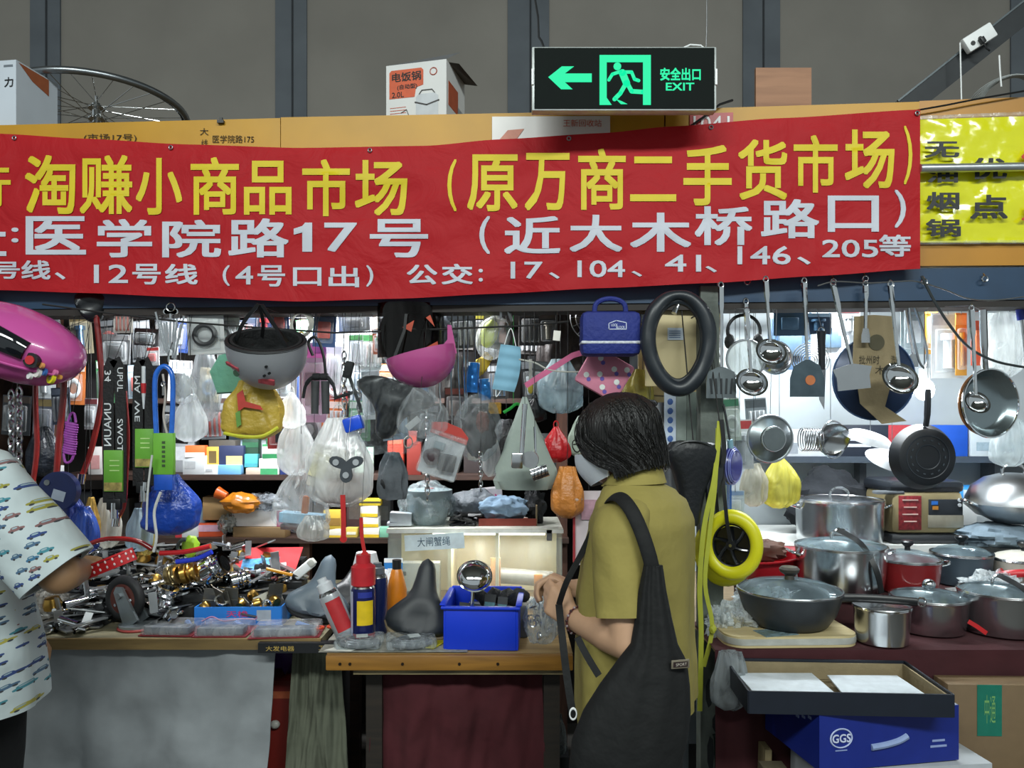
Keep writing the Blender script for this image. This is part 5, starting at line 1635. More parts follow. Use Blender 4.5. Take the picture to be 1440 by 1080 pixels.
t.add('handle', B().tube(smooth([(0, 6, 44), (0, 2, 60), (0, 0, 96)], 4), [4, 4, 4, 4, 4.5, 4.5, 4.5, 4.5, 4.0], 8), M('#1a1d22', 0.4))
hang(t, 0, 94, mat=WIRE)
# LED bulb
t = Th('light_bulb', 'glowing white LED bulb hanging among the pans on the right', 'lamp', 1300, 548, 2.66)
t.add('glass_bulb', B().blob((0, 0, 0), (13, 13, 15), 0), emit('#f2f8ff', 60))
t.add('socket', B().cyl((0, 0, 14), (0, 0, 30), 7, n=14), WHITE)
hang(t, 0, 30, r=0.9)
# mesh colander and steel bowls
t = Th('colander', 'shallow steel strainer bowl hanging below the ladles', 'strainer', 1083, 617, 2.58, (0, 0, 6))
t.add('bowl', B().lathe([(0, -14), (16, -14), (18, -8), (28, -3), (33, 0), (34, 1), (31, 2), (17, -5), (15, -11), (0, -11)], 36, Matrix.Rotation(math.pi / 2, 4, 'X') @ Matrix.Diagonal((1, 1, -1, 1))), M('#828a8c', 0.3, 0.9, 0.1, 20))
t.add('rim', B().torus(33, 1.6, (0, 0, 0), 40, 6), STEEL)
t.add('base_ring', B().torus(17, 1.0, (0, -12, 0), 30, 6), STEEL)
hang(t, 0, 33, mat=WIRE)
t = Th('dish_rack', 'silver wire spring rack hanging right of the strainer', 'rack', 1158, 618, 2.70)
for k in range(8):
    t.add('wire_ring', B().torus(16, 0.8, (-30 + 3.4 * k, 0, 0), 20, 5, rot=(0, 0, math.pi / 2)), WIRE)
t.add('end_ring', B().torus(26, 1.4, (12, -4, 0), 30, 6, rot=(0, 0, 0.5)), STEEL)
t.add('bowl', B().lathe([(0, 10), (16, 8), (24, 0), (22, 0), (15, 6), (0, 8)], 28, Matrix.Translation((14, 0, 0)) @ Matrix.Rotation(-1.2, 4, 'X')), STEEL)
hang(t, 10, 24, mat=WIRE)
# stacked white bowls / lids near the bulb
for k, (px, py, r, rx, lab) in enumerate([(1222, 616, 28, 24, 'white oval tray hanging left of the black pan, upper one'), (1252, 646, 26, 40, 'white oval tray hanging left of the black pan, lower one')]):
    t = Th('white_tray', lab, 'tray', px, py, 2.70 + 0.16 * k, (rx, 14, 0))
    t.add('tray_body', B().lathe([(0, 4), (r * 0.7, 3), (r, -2), (r + 2, -2.5), (r * 0.72, 5.5), (0, 6)], 30, Matrix.Diagonal((1.25, 0.8, 1, 1))), M('#e2e6e8', 0.3))
    hang(t, 0, 5, mat=WIRE)
# boxed knives and packets on the back
for k, (px, top, w, h, hx, band, item, lab) in enumerate([
        (1284, 424, 34, 74, '#8fa0a4', '#b88a3c', '#dfe4e6', 'grey boxed grater pack with an orange side'), (1333, 440, 46, 92, '#c4c8c8', '#a8acb0', '#e4e8ea', 'silver boxed tool pack under the beam near the bulb'),
        (1310, 428, 18, 70, '#b8842c', '#c89c50', '#c8a868', 'narrow amber strip pack between the boxed tools'), (1352, 440, 16, 88, '#c08a34', '#d4a860', '#b88430', 'amber strip pack beside the silver boxed tool'),
        (1376, 436, 20, 78, '#c84c2c', '#d8d8d8', '#e06a3c', 'orange red spatula pack right of the frying pan handle'), (1195, 432, 30, 40, '#b4b8bc', '#8c3038', '#dfe0e0', 'white card with dark red print behind the tall turner'),
        (1110, 432, 44, 40, '#2c4a60', '#c8d0d4', '#3c5c74', 'teal blue box with a white sticker under the beam'), (1150, 440, 40, 30, '#1f3448', '#8ca0ac', '#2c4458', 'dark blue box hanging behind the turner handles')]):
    hang_card(lab, px, top, w, h, (2.80 + 0.04 * (k % 3)) if k != 4 else 2.74, hx, band, item, style=k % 2, name='tool_pack', film=k < 4)
plastic_bag('clear crumpled plastic bag with white print at the far right', 1412, 440, 56, 90, 2.60, clear('#f0f4f4', 0.35, 0.1), 24, seed=51, neck=0.7)
plastic_bag('clear crumpled bag hanging below the stainless frying pan', 1420, 590, 50, 66, 2.66, clear('#e8f0f2', 0.45, 0.12), 26, seed=53, neck=0.6)
t = Th('blue_handle_tool', 'tool with a deep blue handle hanging at the right edge', 'kitchen tool', 1432, 420, 2.56)
t.add('handle', B().tube([(0, 0, 0), (4, 0, -30)], [6, 5], 10), M('#1c2c98', 0.3))
t.add('shaft', B().tube([(4, 0, -30), (10, 0, -90)], 2.2), STEEL)
hang(t, 0, 0)
one('sagging_cable', 'dark cable sagging across the right hanging tools', 'cable', 720, None, 1, B().tube(smooth([tuple(P(x, y, 2.36)) for x, y in ((1296, 388), (1312, 420), (1334, 455), (1362, 488), (1400, 508), (1450, 518))], 6), 0.004), M('#2a3032', 0.6), u=1, z=0).location = (0, 0, 0)
one('beam_wire', 'thin bright wire tied along the blue beam', 'wire', 720, None, 1, B().tube(smooth([tuple(P(x, y, 2.40)) for x, y in ((1150, 402), (1175, 396), (1220, 398), (1262, 396), (1290, 396), (1330, 408), (1362, 420), (1400, 422), (1450, 416))], 5), 0.0022), WIRE, u=1, z=0).location = (0, 0, 0)
for k, px in enumerate((1013, 1051, 1077, 1131, 1172, 1217, 1253, 1300, 1385)):
    one('screw_hook', 'small steel hook on the blue beam over the cookware', 'hook', px, 400 - (k % 3) * 4, FY(P(px, 400, 2.5).x) - 0.012, B().torus(4, 1.0, (0, 0, 0), 14, 5).cyl((0, 0, 4), (0, 4, 8), 1, n=6), STEEL, group='hooks on the blue beam')

# right stall back shelf with boxes
t = Th('wall_shelf', 'dark grey shelf board on the white wall behind the pans', 'shelf', 0, None, 1, z=0, u=1)
t.o.location = (0, 0, 0)
ZS = P(0, 642, 3.37).z
xa, xb = P(1085, 0, 3.3).x, 3.0
t.add('shelf_board', B().box(((xa + xb) / 2, 3.485, ZS - 0.014), (xb - xa, 0.22, 0.028)), M('#3c4652', 0.6))
for px in (1218, 1400):
    t.add('bracket', B().box((P(px, 0, 3.5).x, 3.56, ZS - 0.16), (0.03, 0.06, 0.24)), M('#5c6064', 0.6))
for k, (px, w, h, hx, bands, lab) in enumerate([
        (1122, 86, 38, '#c8ccd0', [(0.05, 0.1, 0.5, 0.5, '#8a9098')], 'long white carton on the wall shelf behind the strainer'),
        (1236, 110, 44, '#1c2432', [(0.62, 0.0, 1.0, 1.0, '#b83c44'), (0.06, 0.3, 0.4, 0.4, '#c8ccd4'), (0.06, 0.5, 0.5, 0.56, '#c8ccd4'), (0.06, 0.66, 0.34, 0.7, '#c8ccd4')], 'dark printed carton with a red end on the wall shelf'),
        (1330, 62, 44, '#1f58c4', [(0.1, 0.1, 0.4, 0.5, '#3c78d8')], 'bright blue carton on the wall shelf right of the bulb'),
        (1405, 80, 40, '#c2ccd2', [(0.1, 0.2, 0.9, 0.5, '#9cb0bc')], 'pale carton on the wall shelf at the right edge')]):
    shelf_box(lab, px, ZS, 3.385, w, h, 56, hx, bands, name='carton')
for k, (px, top, w, h, hx, bands, lab) in enumerate([
        (1110, 500, 60, 60, '#29415a', [(0.2, 0.3, 0.5, 0.7, '#c8d0d4')], 'teal carton stacked high behind the ladles'),
        (1168, 505, 52, 46, '#cfd4d6', [(0.1, 0.1, 0.9, 0.3, '#98a4ac')], 'white carton stacked behind the spiral skimmer')]):
    hang_card(lab.replace('carton stacked', 'flat pack hung'), px, top - 70, w, h * 1.5, 3.02, hx, bands[0][4], '#3a4c5c', style=0, name='tool_pack', film=False)
t = shelf_box('pale blue box with pictures lying right of the black pan', 1398, R2, 3.24, 96, 20, 60, '#2f86c8', [(0.05, 0.1, 0.35, 0.9, '#c8d4dc'), (0.5, 0.2, 0.8, 0.8, '#b87c8c')], name='carton', dz=0.1395)
shelf_box('white flat box under the pale blue box by the wok', 1392, R2, 3.24, 92, 46, 56, '#d4d8d8', [(0.3, 0.3, 0.7, 0.6, '#b4bcc0')], name='carton')
# ------------------------------------------------------------------ cookware on the right table
def pot(label, px, z, Y, r, h, body, lid=None, knob='black', handles='loop', rim=STEEL, rot=0, name='stock_pot', cat='pot', lidh=12, bulge=0.0, strap=False, foot=0.9, hmat=None):
    t = Th(name, label, cat, px, None, Y, (0, 0, rot), z=z)
    prof = [(0, 0), (r * foot * 0.9, 0), (r * foot, h * 0.05), (r * (foot + (1 - foot) * 0.6) + bulge, h * 0.4), (r, h * 0.9), (r + 1.5, h), (r, h + 0.6), (r - 2, h * 0.95), (r * foot - 2, h * 0.08), (0, 3)]
    t.add('body', B().lathe(prof, 44), body)
    t.add('rim', B().torus(r + 0.6, 1.1, (0, 0, h), 44, 6, rot=(math.pi / 2, 0, 0)), rim)
    if lid:
        lp = [(r + 0.5, h + 0.8), (r * 0.96, h + 2), (r * 0.78, h + lidh * 0.55), (r * 0.4, h + lidh * 0.9), (0, h + lidh)]
        lo = t.add('lid', B().lathe(lp, 44), GLASSY if lid == 'glass' else lid)
        t.add('lid_rim', B().torus(r + 0.3, 1.6, (0, 0, h + 1.6), 44, 6, rot=(math.pi / 2, 0, 0)), STEEL, lo)
        zk = h + lidh
        if knob == 'black':
            t.add('knob', B().lathe([(0, zk - 1), (4, zk - 1), (3.6, zk + 4), (8, zk + 8), (9, zk + 11), (7, zk + 13), (0, zk + 13.6)], 20), M('#17191c', 0.3), lo)
        elif knob == 'big':
            t.add('knob', B().lathe([(0, zk - 1), (7, zk - 1), (6, zk + 5), (13, zk + 10), (14, zk + 14), (11, zk + 17), (0, zk + 18)], 24), M('#3a3630', 0.35), lo)
        elif knob == 'ball':
            t.add('knob', B().blob((0, 0, zk + 6), (9, 9, 8), 0), CHROME, lo)
        elif knob == 'loop':
            t.add('knob', B().tube(smooth([(-13, 0, zk - 3), (-12, 0, zk + 6), (-5, 0, zk + 11), (5, 0, zk + 11), (12, 0, zk + 6), (13, 0, zk - 3)], 4), 2.0, 8), CHROME, lo)
    if handles == 'loop':
        for s_ in (-1, 1):
            t.add('handle', B().tube(smooth([(s_ * r, -9, h * 0.84), (s_ * (r + 11), -8, h * 0.9), (s_ * (r + 15), 0, h * 0.92), (s_ * (r + 11), 8, h * 0.9), (s_ * r, 9, h * 0.84)], 4), 2.0, 8), hmat or CHROME)
    elif handles == 'block':
        for s_ in (-1, 1):
            t.add('handle', B().box((s_ * (r + 6), 0, h * 0.86), (14, 18, 5), bev=2), hmat or BLACK)
    if strap:
        t.add('black_strap', strip(smooth([(-r * 0.1, -2, h + lidh + 12), (r * 0.15, -r * 0.7, h + lidh * 0.5 + 5), (r * 0.34, -r * 1.02, h * 0.7), (r * 0.5, -r * 0.96, h * 0.2)], 5), 7, 2), BLACK)
    return t


# front: bamboo board with the big black pan
t = Th('cutting_board', 'thick rounded bamboo cutting board lying at the table front under the black pan', 'cutting board', 1103, None, 2.42, (0, 0, 2), z=TR + 0.002)
out = []
for (cx, cy, a0) in ((66, 40, 0), (-66, 40, 90), (-66, -14, 180), (66, -14, 270)):
    for k in range(7):
        a = math.radians(a0 + 15 * k)
        out.append((cx + 26 * math.cos(a), cy + 26 * math.sin(a)))
mflip = Matrix.Rotation(-math.pi / 2, 4, 'X')
t.add('board', B().prism(out, -15, 0, mflip @ Matrix.Identity(4)), wood('#a8966a', '#c4b488', 3, 0.5))
t.add('edge_band', B().tube([(x * 1.004, y * 1.004, 8) for x, y in out], 5, 6, closed=True, flat=0.2), M('#b0b0a8', 0.35, 0.3))
t.add('plastic_sleeve', B().box((-20, -20, 15.6), (50, 34, 0.6), (0, 0, 0.2)), clear('#a8c0c8', 0.5, 0.1))
BZ = TR + 0.002 + 15.5 * 2.42 / F
pot('wide dark grey pan with glass lid on the bamboo board', 1110, BZ, 2.47, 70, 48, M('#2c3034', 0.45, 0.1), 'glass', 'big', 'none', M('#3c4044', 0.4), name='casserole_pan', lidh=16, foot=0.72)
pot('steel saucepan with black handle in front, at the table edge', 1240, TR + 0.002, 2.39, 37, 50, STEEL, STEEL, 'none', 'none', CHROME, name='saucepan', lidh=4, foot=0.93)
t = Th('pan_handle', 'black long saucepan handle lying across the small steel saucepan', 'handle', 1232, None, 2.38, z=TR + 0.002 + 56 * 2.39 / F)
t.add('grip', B().tube(smooth([(-56, 10, 5), (-20, 0, 7), (20, -6, 6), (52, -10, 4)], 5), [6] * 16, 10, flat=0.6), M('#141618', 0.35))
t.add('ring', B().torus(6, 1.4, (58, -11, 4), 16, 6), CHROME)
t.add('collar', B().cyl((-62, 11, 5), (-54, 10, 5), 6.5, n=14), CHROME)
pot('steel pot with clear lid and round chrome knob in the front row', 1306, TR + 0.002, 2.53, 50, 46, STEEL, 'glass', 'ball', 'loop', lidh=12)
pot('steel pot with clear lid and black strap at the front right', 1408, TR + 0.002, 2.51, 54, 56, STEEL, 'glass', 'loop', 'loop', lidh=12, strap=True, rot=0)
pot('shiny steel pot tied with a black strap behind the grey pan', 1182, R1, 2.72, 60, 66, STEEL, 'glass', 'loop', 'loop', lidh=12, strap=True)
pot('dark red enamel pot with glass lid in the middle row', 1276, R1, 2.76, 43, 44, M('#7c1e20', 0.3, 0, 0.08, 12, coat=0.4), 'glass', 'black', 'loop', lidh=14, foot=0.86)
pot('slate grey pot with glass lid right of the red pot', 1352, R1, 2.88, 39, 42, M('#3a4650', 0.4, 0, 0.1, 12), 'glass', 'black', 'block', lidh=13, foot=0.86)
t = pot('cream lidded pan with a long red handle at the right edge', 1440, R1, 2.86, 42, 36, M('#c4c0b4', 0.4), M('#c8c4b8', 0.35), 'black', 'none', name='lidded_pan', lidh=12, foot=0.85)
t.add('handle', B().tube(smooth([(-44, -20, 22), (-58, -34, 20), (-40, -50, 26), (10, -60, 27), (50, -62, 25)], 4), [5.5] * 17, 10, flat=0.6), M('#a81c24', 0.35))
pot('tall steel stockpot with a black cord on the white back step', 1180, R2, 3.05, 58, 60, STEEL, STEEL, 'loop', 'loop', lidh=6, foot=0.97)
# rice cooker
t = Th('pressure_cooker', 'beige electric cooker with red label and dark control panel', 'cooker', 1306, None, 3.02, z=R2)
CK = M('#8f8260', 0.35, 0.3, 0.06, 10)
t.add('foot', B().box((0, 44, 7), (104, 88, 14), bev=5), M('#202226', 0.5))
t.add('body', B().box((0, 44, 44), (104, 86, 62), bev=10), CK)
t.add('lid', B().box((0, 46, 80), (108, 88, 18), bev=8), M('#1c2026', 0.35))
t.add('lid_handle', B().box((-52, 10, 72), (40, 16, 5), bev=2), M('#5c6064', 0.4))
lp = t.add('label_panel', B().box((-26, 0.6, 44), (32, 1.2, 48), bev=0.5), M('#7c2228', 0.4, 0, 0.5, 70))
for k in range(4):
    t.add('label_line', B().box((-26, -0.3, 62 - 10 * k), (22 - 4 * (k % 2), 0.6, 1.6)), M('#c8a8a0', 0.5), lp)
cp = t.add('control_panel', B().box((24, 0.4, 46), (48, 1.6, 34), bev=0.6), M('#24282e', 0.3))
t.add('display_sticker', B().box((8, -0.8, 58), (9, 0.6, 5)), M('#2c6cc0', 0.4), cp)
t.add('display_sticker', B().box((9, -0.8, 51), (8, 0.6, 5)), M('#c08030', 0.4), cp)
for z in (62, 55):
    t.add('button', B().cyl((43, -1.6, z), (43, -0.2, z), 2.6, n=10), M('#c0c4c8', 0.4), cp)
t.add('lower_plate', B().box((24, 0.2, 32), (50, 1.4, 18), bev=0.5), M('#9a9484', 0.3, 0.5))
# wok with dome lid on a cloth
one('grey_towel', 'crumpled grey blue cloth under the domed wok', 'cloth', 1412, None, 2.96, B().blob((0, 20, 14), (56, 44, 17), 0.25, 3, 3, 34, 16), fabric('#6c7c88', 0.8, 14), z=R2 - 0.002)
t = Th('domed_wok', 'steel wok with a tall domed steel lid on the right', 'wok', 1425, None, 3.02, z=R2 + 0.083)
t.add('body', B().lathe([(0, 0), (24, 1), (48, 14), (62, 28), (64, 28), (60, 24), (46, 11), (0, 3)], 44), BRUSHED)
lo = t.add('lid', B().lathe([(61, 28), (60, 34), (52, 52), (36, 64), (16, 70), (0, 71)], 44), BRUSHED)
t.add('knob', B().tube(smooth([(-16, 0, 68), (-14, 0, 78), (0, 0, 84), (14, 0, 78), (16, 0, 68)], 4), 2.4, 8), CHROME, lo)
t.add('handle', B().tube(smooth([(-58, -14, 26), (-74, -18, 32), (-78, -8, 34), (-60, 2, 28)], 4), 2.2, 8), CHROME)
# black cloth, yellow bag, red basin, crumpled film
one('black_cover', 'crumpled black fabric cover behind the tall stockpot', 'cloth', 1166, None, 3.30, B().blob((0, 0, 40), (62, 24, 40), 0.28, 2.2, 7, 34, 20, shape=lambda q, d: Vector((q.x, q.y, q.z + (12 * (1 - abs(d.x)) if d.z > 0 else 0)))), fabric('#14181e', 0.8, 10), z=R2)
plastic_bag('pale yellow plastic bag hanging left of the black cover', 1096, 640, 54, 74, 2.92, clear('#d8d060', 0.7, 0.25), 30, seed=61, neck=0.12)
plastic_bag('clear bag with brown contents left of the pale yellow bag', 1060, 652, 38, 60, 2.84, clear('#c8c4b4', 0.5, 0.15), 24, seed=63, neck=0.4)
t = Th('red_basin', 'glossy red plastic basin standing left of the steel pots', 'basin', 1084, None, 2.86, (4, -6, 0), z=R1 + 0.01)
t.add('bowl', B().lathe([(0, 0), (30, 0), (44, 34), (54, 38), (55, 40), (50, 40), (42, 37), (29, 3), (0, 3)], 40, Matrix.Diagonal((1.05, 0.8, 1, 1))), M('#a41c26', 0.15, 0, 0.08, 8, coat=0.7))
one('brown_paper_bag', 'dark brown crumpled paper in the red basin', 'paper', 1078, None, 2.86, B().blob((0, 0, 44), (28, 16, 14), 0.4, 3, 8), M('#4a2e22', 0.7, 0, 0.3, 20), z=R1 + 0.01)
for k, (px, Y, r, s_) in enumerate([(1040, 2.50, (36, 24, 22), 3), (1082, 2.62, (44, 26, 26), 5), (1012, 2.46, (16, 14, 20), 9), (1395, 2.72, (40, 22, 20), 12)]):
    one('crumpled_film', ['heap of clear crumpled film below the yellow wheels', 'heap of clear crumpled film behind the dark grey pan', 'small clump of clear film at the table corner', 'clump of white film in front of the red handle'][k], 'plastic film', px, None, Y, B().blob((0, 0, r[2] * 0.9), r, 0.7, 3.2, s_, 40, 24), clear('#eef4f6', 0.45, 0.06, 1.0, 34), z=(TR if k != 3 else R1 - 0.03))
plastic_bag('grey crumpled clear bag hanging beside the post below the table', 1026, 916, 50, 82, 2.26, clear('#b0b8bc', 0.4, 0.12), 26, seed=66, neck=0.6, hangs=False)
t = Th('red_ribbon', 'red ribbon end dangling over the table front', 'ribbon', 1372, 880, 2.31)
t.add('ribbon', strip([(-10, 0, 6), (0, -2, 0), (14, -2, -10)], 6, 1.5), RED)

# ------------------------------------------------------------------ boxes in front of the right table
t = Th('tray_box', 'open black box lid with two white cards inside resting on the blue carton', 'box', 1196, None, 2.02, (0, 0, -3), z=0.742)
w, d, h = 282, 150, 32
NV = M('#131a26', 0.5, 0, 0.1, 20)
yl = [(-w / 2 - 4, 0), (w / 2, 4), (w / 2 - 44, d), (-w / 2 - 6, d)]
t.add('bottom', B().put([(-w / 2, 0, 1), (w / 2, 0, 1), (w / 2, d, 1), (-w / 2, d, 1), (-w / 2, 0, 0), (w / 2, 0, 0), (w / 2, d, 0), (-w / 2, d, 0)], [(0, 1, 2, 3), (7, 6, 5, 4)]), KRAFT)
t.add('front_wall', B().box((0, 0, h / 2), (w, 3, h)), NV)
t.add('back_wall', B().box((0, d, h / 2), (w, 3, h)), NV)
t.add('side_wall', B().box((-w / 2, d / 2, h / 2), (3, d, h)), NV)
t.add('side_wall', B().box((w / 2, d / 2, h / 2), (3, d, h)), NV)
t.add('inner_rim', B().box((0, d - 4, h / 2 - 1), (w - 6, 3, h - 6)).box((w / 2 - 4, d / 2, h / 2 - 1), (3, d - 8, h - 6)), KRAFT)
t.add('insert_card', B().box((-66, d / 2 - 6, 15), (118, d - 30, 2), (0, 0, 0.05)), M('#c4ccd2', 0.35))
t.add('insert_card', B().prism([(2, 14), (10, 120), (118, 124), (124, 14)], -17, -15, mflip), M('#c8d0d6', 0.35))
t = Th('carton', 'blue carton with white oval logo and handle cut-out under the black tray', 'box', 1252, None, 2.06, (0, 0, 10), z=0.592)
w, d, h = 218, 150, 78
CB = M('#16287c', 0.45, 0, 0.08, 20)
t.add('carton_body', B().box((0, d / 2, h / 2), (w, d, h)), CB)
t.add('top_flap', B().box((0, d / 2, h + 0.4), (w - 2, d - 2, 0.8)), M('#a8b0c0', 0.5))
lg = t.add('logo', B().torus(13, 1.0, (-76, -0.6, 44), 30, 5, sx=1.25), M('#b4c0e0', 0.5))
t.add('lettering', letters(B(), [('GGS', -90, -62, 50, 38)], lambda x, y: (x, -1.2, y), 0.03, 0.03), M('#c8d0e8', 0.5), lg)
t.add('print_line', B().box((-76, -0.4, 27), (18, 0.5, 1.5)), M('#8c9cc8', 0.5))
t.add('handle_slot', B().tube(smooth([(-30, -0.6, 28), (-8, -0.6, 30), (12, -0.6, 34), (26, -0.6, 40)], 5), 4.5, 8), M('#8a9cc4', 0.5))
for k in range(2):
    t.add('print_line', B().box((76, -0.4, 30 - 8 * k), (20 + 6 * k, 0.5, 3)), M('#8c9cc8', 0.5))
for k in range(5):
    t.add('side_print', B().box((-w / 2 - 0.3, 24 + 16 * k, 66 - 5 * (k % 3)), (0.6, 8, 4)), M('#8c9cc8', 0.5))
shelf_box('large pale carton at floor level under the blue carton', 1284, 0.0, 2.06, 240, 308, 124, '#a4a8ac', [(0.1, 0.8, 0.5, 0.95, '#8c9298')], name='carton', rotz=6)
t = shelf_box('brown cardboard carton with green tape beside the blue carton', 1430, 0.0, 2.22, 190, 366, 40, '#6e5a40', [], name='carton', rotz=-2)
t.add('green_tape', B().box((-38, -0.4, 330), (34, 0.7, 72)), M('#1c6c5a', 0.35))
t.add('lettering', letters(B(), [('中通', -45, -30, 352, 312)], lambda x, y: (x, -1.0, y), 0.0, 0.02), M('#6c9c5c', 0.5))
shelf_box('grey white carton low at the right edge of the picture', 1440, 0.0, 1.98, 130, 270, 60, '#a2aab2', [], name='carton', rotz=-4)
one('green_bin', 'dark green bin under the cookware table next to the post', 'bin', 1040, None, 2.56, B().lathe([(0, 0), (34, 0), (42, 200), (44, 204), (40, 204), (33, 4), (0, 4)], 26), M('#122420', 0.5), z=0.0)
one('wood_plank', 'pale plank leaning under the cookware table', 'plank', 1072, None, 2.28, B().box((0, 0, 130), (9, 30, 260), (0.0, 0.03, 0)), wood('#6e6246', '#8c7f5e', 4, axis='Z'), z=0.003)
shelf_box('dusty tan carton standing on the floor beside the plank', 1096, 0.001, 2.16, 34, 262, 40, '#5c5544', [(0.1, 0.86, 0.9, 0.95, '#7a7260')], name='carton')
# ------------------------------------------------------------------ goods on the shelves
rnd = random.Random(11)
SB_ = [
    # upper shelf: label, px, w, h, d, colour, bands, lift
    ('white box with pink print standing left of the strap locks', 134, 20, 38, 20, '#c9c6c4', [(0.2, 0.2, 0.8, 0.7, '#c08c8c')], 0),
    ('long bright white tube box at the left end of the upper shelf', 64, 36, 12, 14, '#e4e6e8', [], 0),
    ('orange and white box on top of the pale stack, upper shelf left', 274, 26, 16, 16, '#c8602c', [(0.0, 0.0, 1.0, 0.4, '#d8d4d0')], 0.075),
    ('pale grey box at the bottom of the stack, upper shelf left', 272, 30, 26, 22, '#b4b8ba', [(0.1, 0.3, 0.6, 0.7, '#9a9ea0')], 0),
    ('yellow patterned small box on the upper shelf', 299, 17, 28, 14, '#b89840', [(0.2, 0.2, 0.8, 0.8, '#5a4a28')], 0.03),
    ('navy box with a cream picture on the upper shelf', 325, 34, 28, 16, '#232c4c', [(0.3, 0.0, 0.95, 0.5, '#c8b478')], 0.035),
    ('white small box at the front left of the upper shelf', 294, 24, 13, 14, '#d8dadc', [(0.3, 0.3, 0.7, 0.6, '#a8acb0')], 0),
    ('light blue small box at the front of the upper shelf', 322, 32, 13, 14, '#6ca4d0', [], 0),
    ('turquoise wrapped packet on the upper shelf', 353, 18, 18, 12, '#4aa8b4', [(0.0, 0.0, 1.0, 0.3, '#3c8c98')], 0.03),
    ('pale box below the turquoise packet', 356, 20, 9, 12, '#b8a898', [], 0),
    ('white and green box at the right of the upper shelf', 378, 28, 22, 14, '#d8dcd8', [(0.05, 0.0, 0.95, 0.38, '#3c8c5c')], 0),
    ('green striped box stacked above the white and green one', 383, 28, 20, 14, '#2c7c4c', [(0.0, 0.35, 1.0, 0.85, '#d4d8d4')], 0.068),
    ('dark green box with white top stripe, topmost of the green stack', 388, 28, 14, 14, '#286c44', [(0.0, 0.6, 1.0, 1.0, '#d0d4d0')], 0.132),
    ('dark navy box at the right end of the upper shelf boxes', 402, 16, 20, 14, '#24346c', [], 0),
    ('dark green tin on the upper shelf behind the turquoise packet', 352, 22, 48, 16, '#1c3a2a', [(0.0, 0.75, 1.0, 0.9, '#2c5c40')], 0),
    ('grey rounded tub at the back of the upper shelf', 312, 38, 46, 18, '#4a4640', [(0.1, 0.6, 0.9, 0.8, '#5c5850')], 0),
]
for i, (lab, px, w, h, d, hx, bd, dz) in enumerate(SB_):
    back = 0.06 if i >= 14 else (0.03 if dz > 0 and i not in (2, 11, 12) else 0.0)
    shelf_box(lab, px, S1, 3.32 + back, w * 1.02, h * 1.02, d, hx, bd, rotz=rnd.uniform(-6, 6), dz=dz + 0.0005)
SL_ = [
    ('brown carton standing on the lower shelf left of the orange bag', 306, 40, 32, 26, '#9c7e54', [], 0.07, 0.04),
    ('orange and pink striped box on the lower shelf', 293, 40, 18, 20, '#c8502c', [(0.1, 0.4, 0.9, 0.9, '#c8a0b4')], 0, 0.02),
    ('small white box with a red corner at the left of the lower shelf', 262, 30, 16, 18, '#c8ccce', [(0.0, 0.0, 0.3, 0.4, '#b03038')], 0, 0),
    ('pale blue round topped box on the lower shelf left', 276, 24, 22, 18, '#7c98a8', [], 0.055, 0.05),
    ('long white carton with a purple end on the lower shelf', 362, 72, 22, 20, '#d8d6d4', [(0.88, 0.0, 1.0, 1.0, '#8c3058')], 0.045, 0.02),
    ('flat brown carton under the long white one', 364, 74, 14, 22, '#7c6444', [], 0, 0),
    ('yellow label box stacked on the lower shelf, left column', 468, 26, 26, 16, '#c8a83c', [(0.1, 0.2, 0.9, 0.6, '#8c6c30')], 0.035, 0),
    ('white box with yellow foot on the lower shelf, left column', 470, 28, 12, 16, '#dcd8c8', [(0.0, 0.0, 1.0, 0.25, '#d0b030')], 0, 0),
    ('white and yellow box on the lower shelf, bottom of the right stack', 522, 22, 14, 16, '#dedcd4', [(0.0, 0.0, 1.0, 0.3, '#d4b428')], 0, 0),
    ('white and yellow box on the lower shelf, middle of the right stack', 521, 22, 14, 16, '#dedcd4', [(0.0, 0.0, 1.0, 0.3, '#d4b428')], 0.0445, 0),
    ('white and yellow box on the lower shelf, top of the right stack', 519, 24, 15, 16, '#dedcd4', [(0.0, 0.0, 1.0, 0.3, '#d4b428')], 0.089, 0),
    ('yellow black striped box lying above the right stack', 520, 30, 10, 18, '#c8b030', [(0.0, 0.4, 1.0, 0.6, '#3c3a30')], 0.137, 0),
    ('small yellow box between the two stacks on the lower shelf', 494, 16, 13, 14, '#ccb050', [(0.1, 0.3, 0.9, 0.6, '#e0dcc8')], 0, 0),
    ('mint green small box at the right end of the lower shelf', 540, 12, 14, 14, '#7cb89c', [], 0, 0),
]
for i, (lab, px, w, h, d, hx, bd, dz, by) in enumerate(SL_):
    shelf_box(lab, px, S2, 3.32 + by, w * 1.02, h * 1.02, d, hx, bd, rotz=rnd.uniform(-5, 5), dz=dz + 0.0005)
t = Th('orange_bag', 'glossy orange plastic packet lying on the lower shelf', 'packet', 338, None, 3.30, z=S2 + 0.112)
t.add('packet', B().blob((0, 4, 12), (27, 14, 14), 0.25, 2.5, 4, 30, 16), M('#c07820', 0.25, 0, 0.3, 20, coat=0.4))
t.add('twist_end', B().cyl((-20, 2, 22), (-34, 2, 28), 6, 9, 12), M('#b8561c', 0.3))
for k, (px, z, r, hx, lab) in enumerate([(372, S2 + 0.115, (26, 14, 12), '#b8c0c8', 'clump of clear film lying beside the orange packet'), (320, S2 + 0.02, (12, 10, 12), '#c8ccc8', 'small clear wrapped jar lid beside the striped box')]):
    one('film_clump', lab, 'plastic film', px, None, 3.34, B().blob((0, 0, r[2]), r, 0.5, 3, k + 3, 28, 16), clear(hx, 0.4, 0.1, 0.8, 30), z=z)
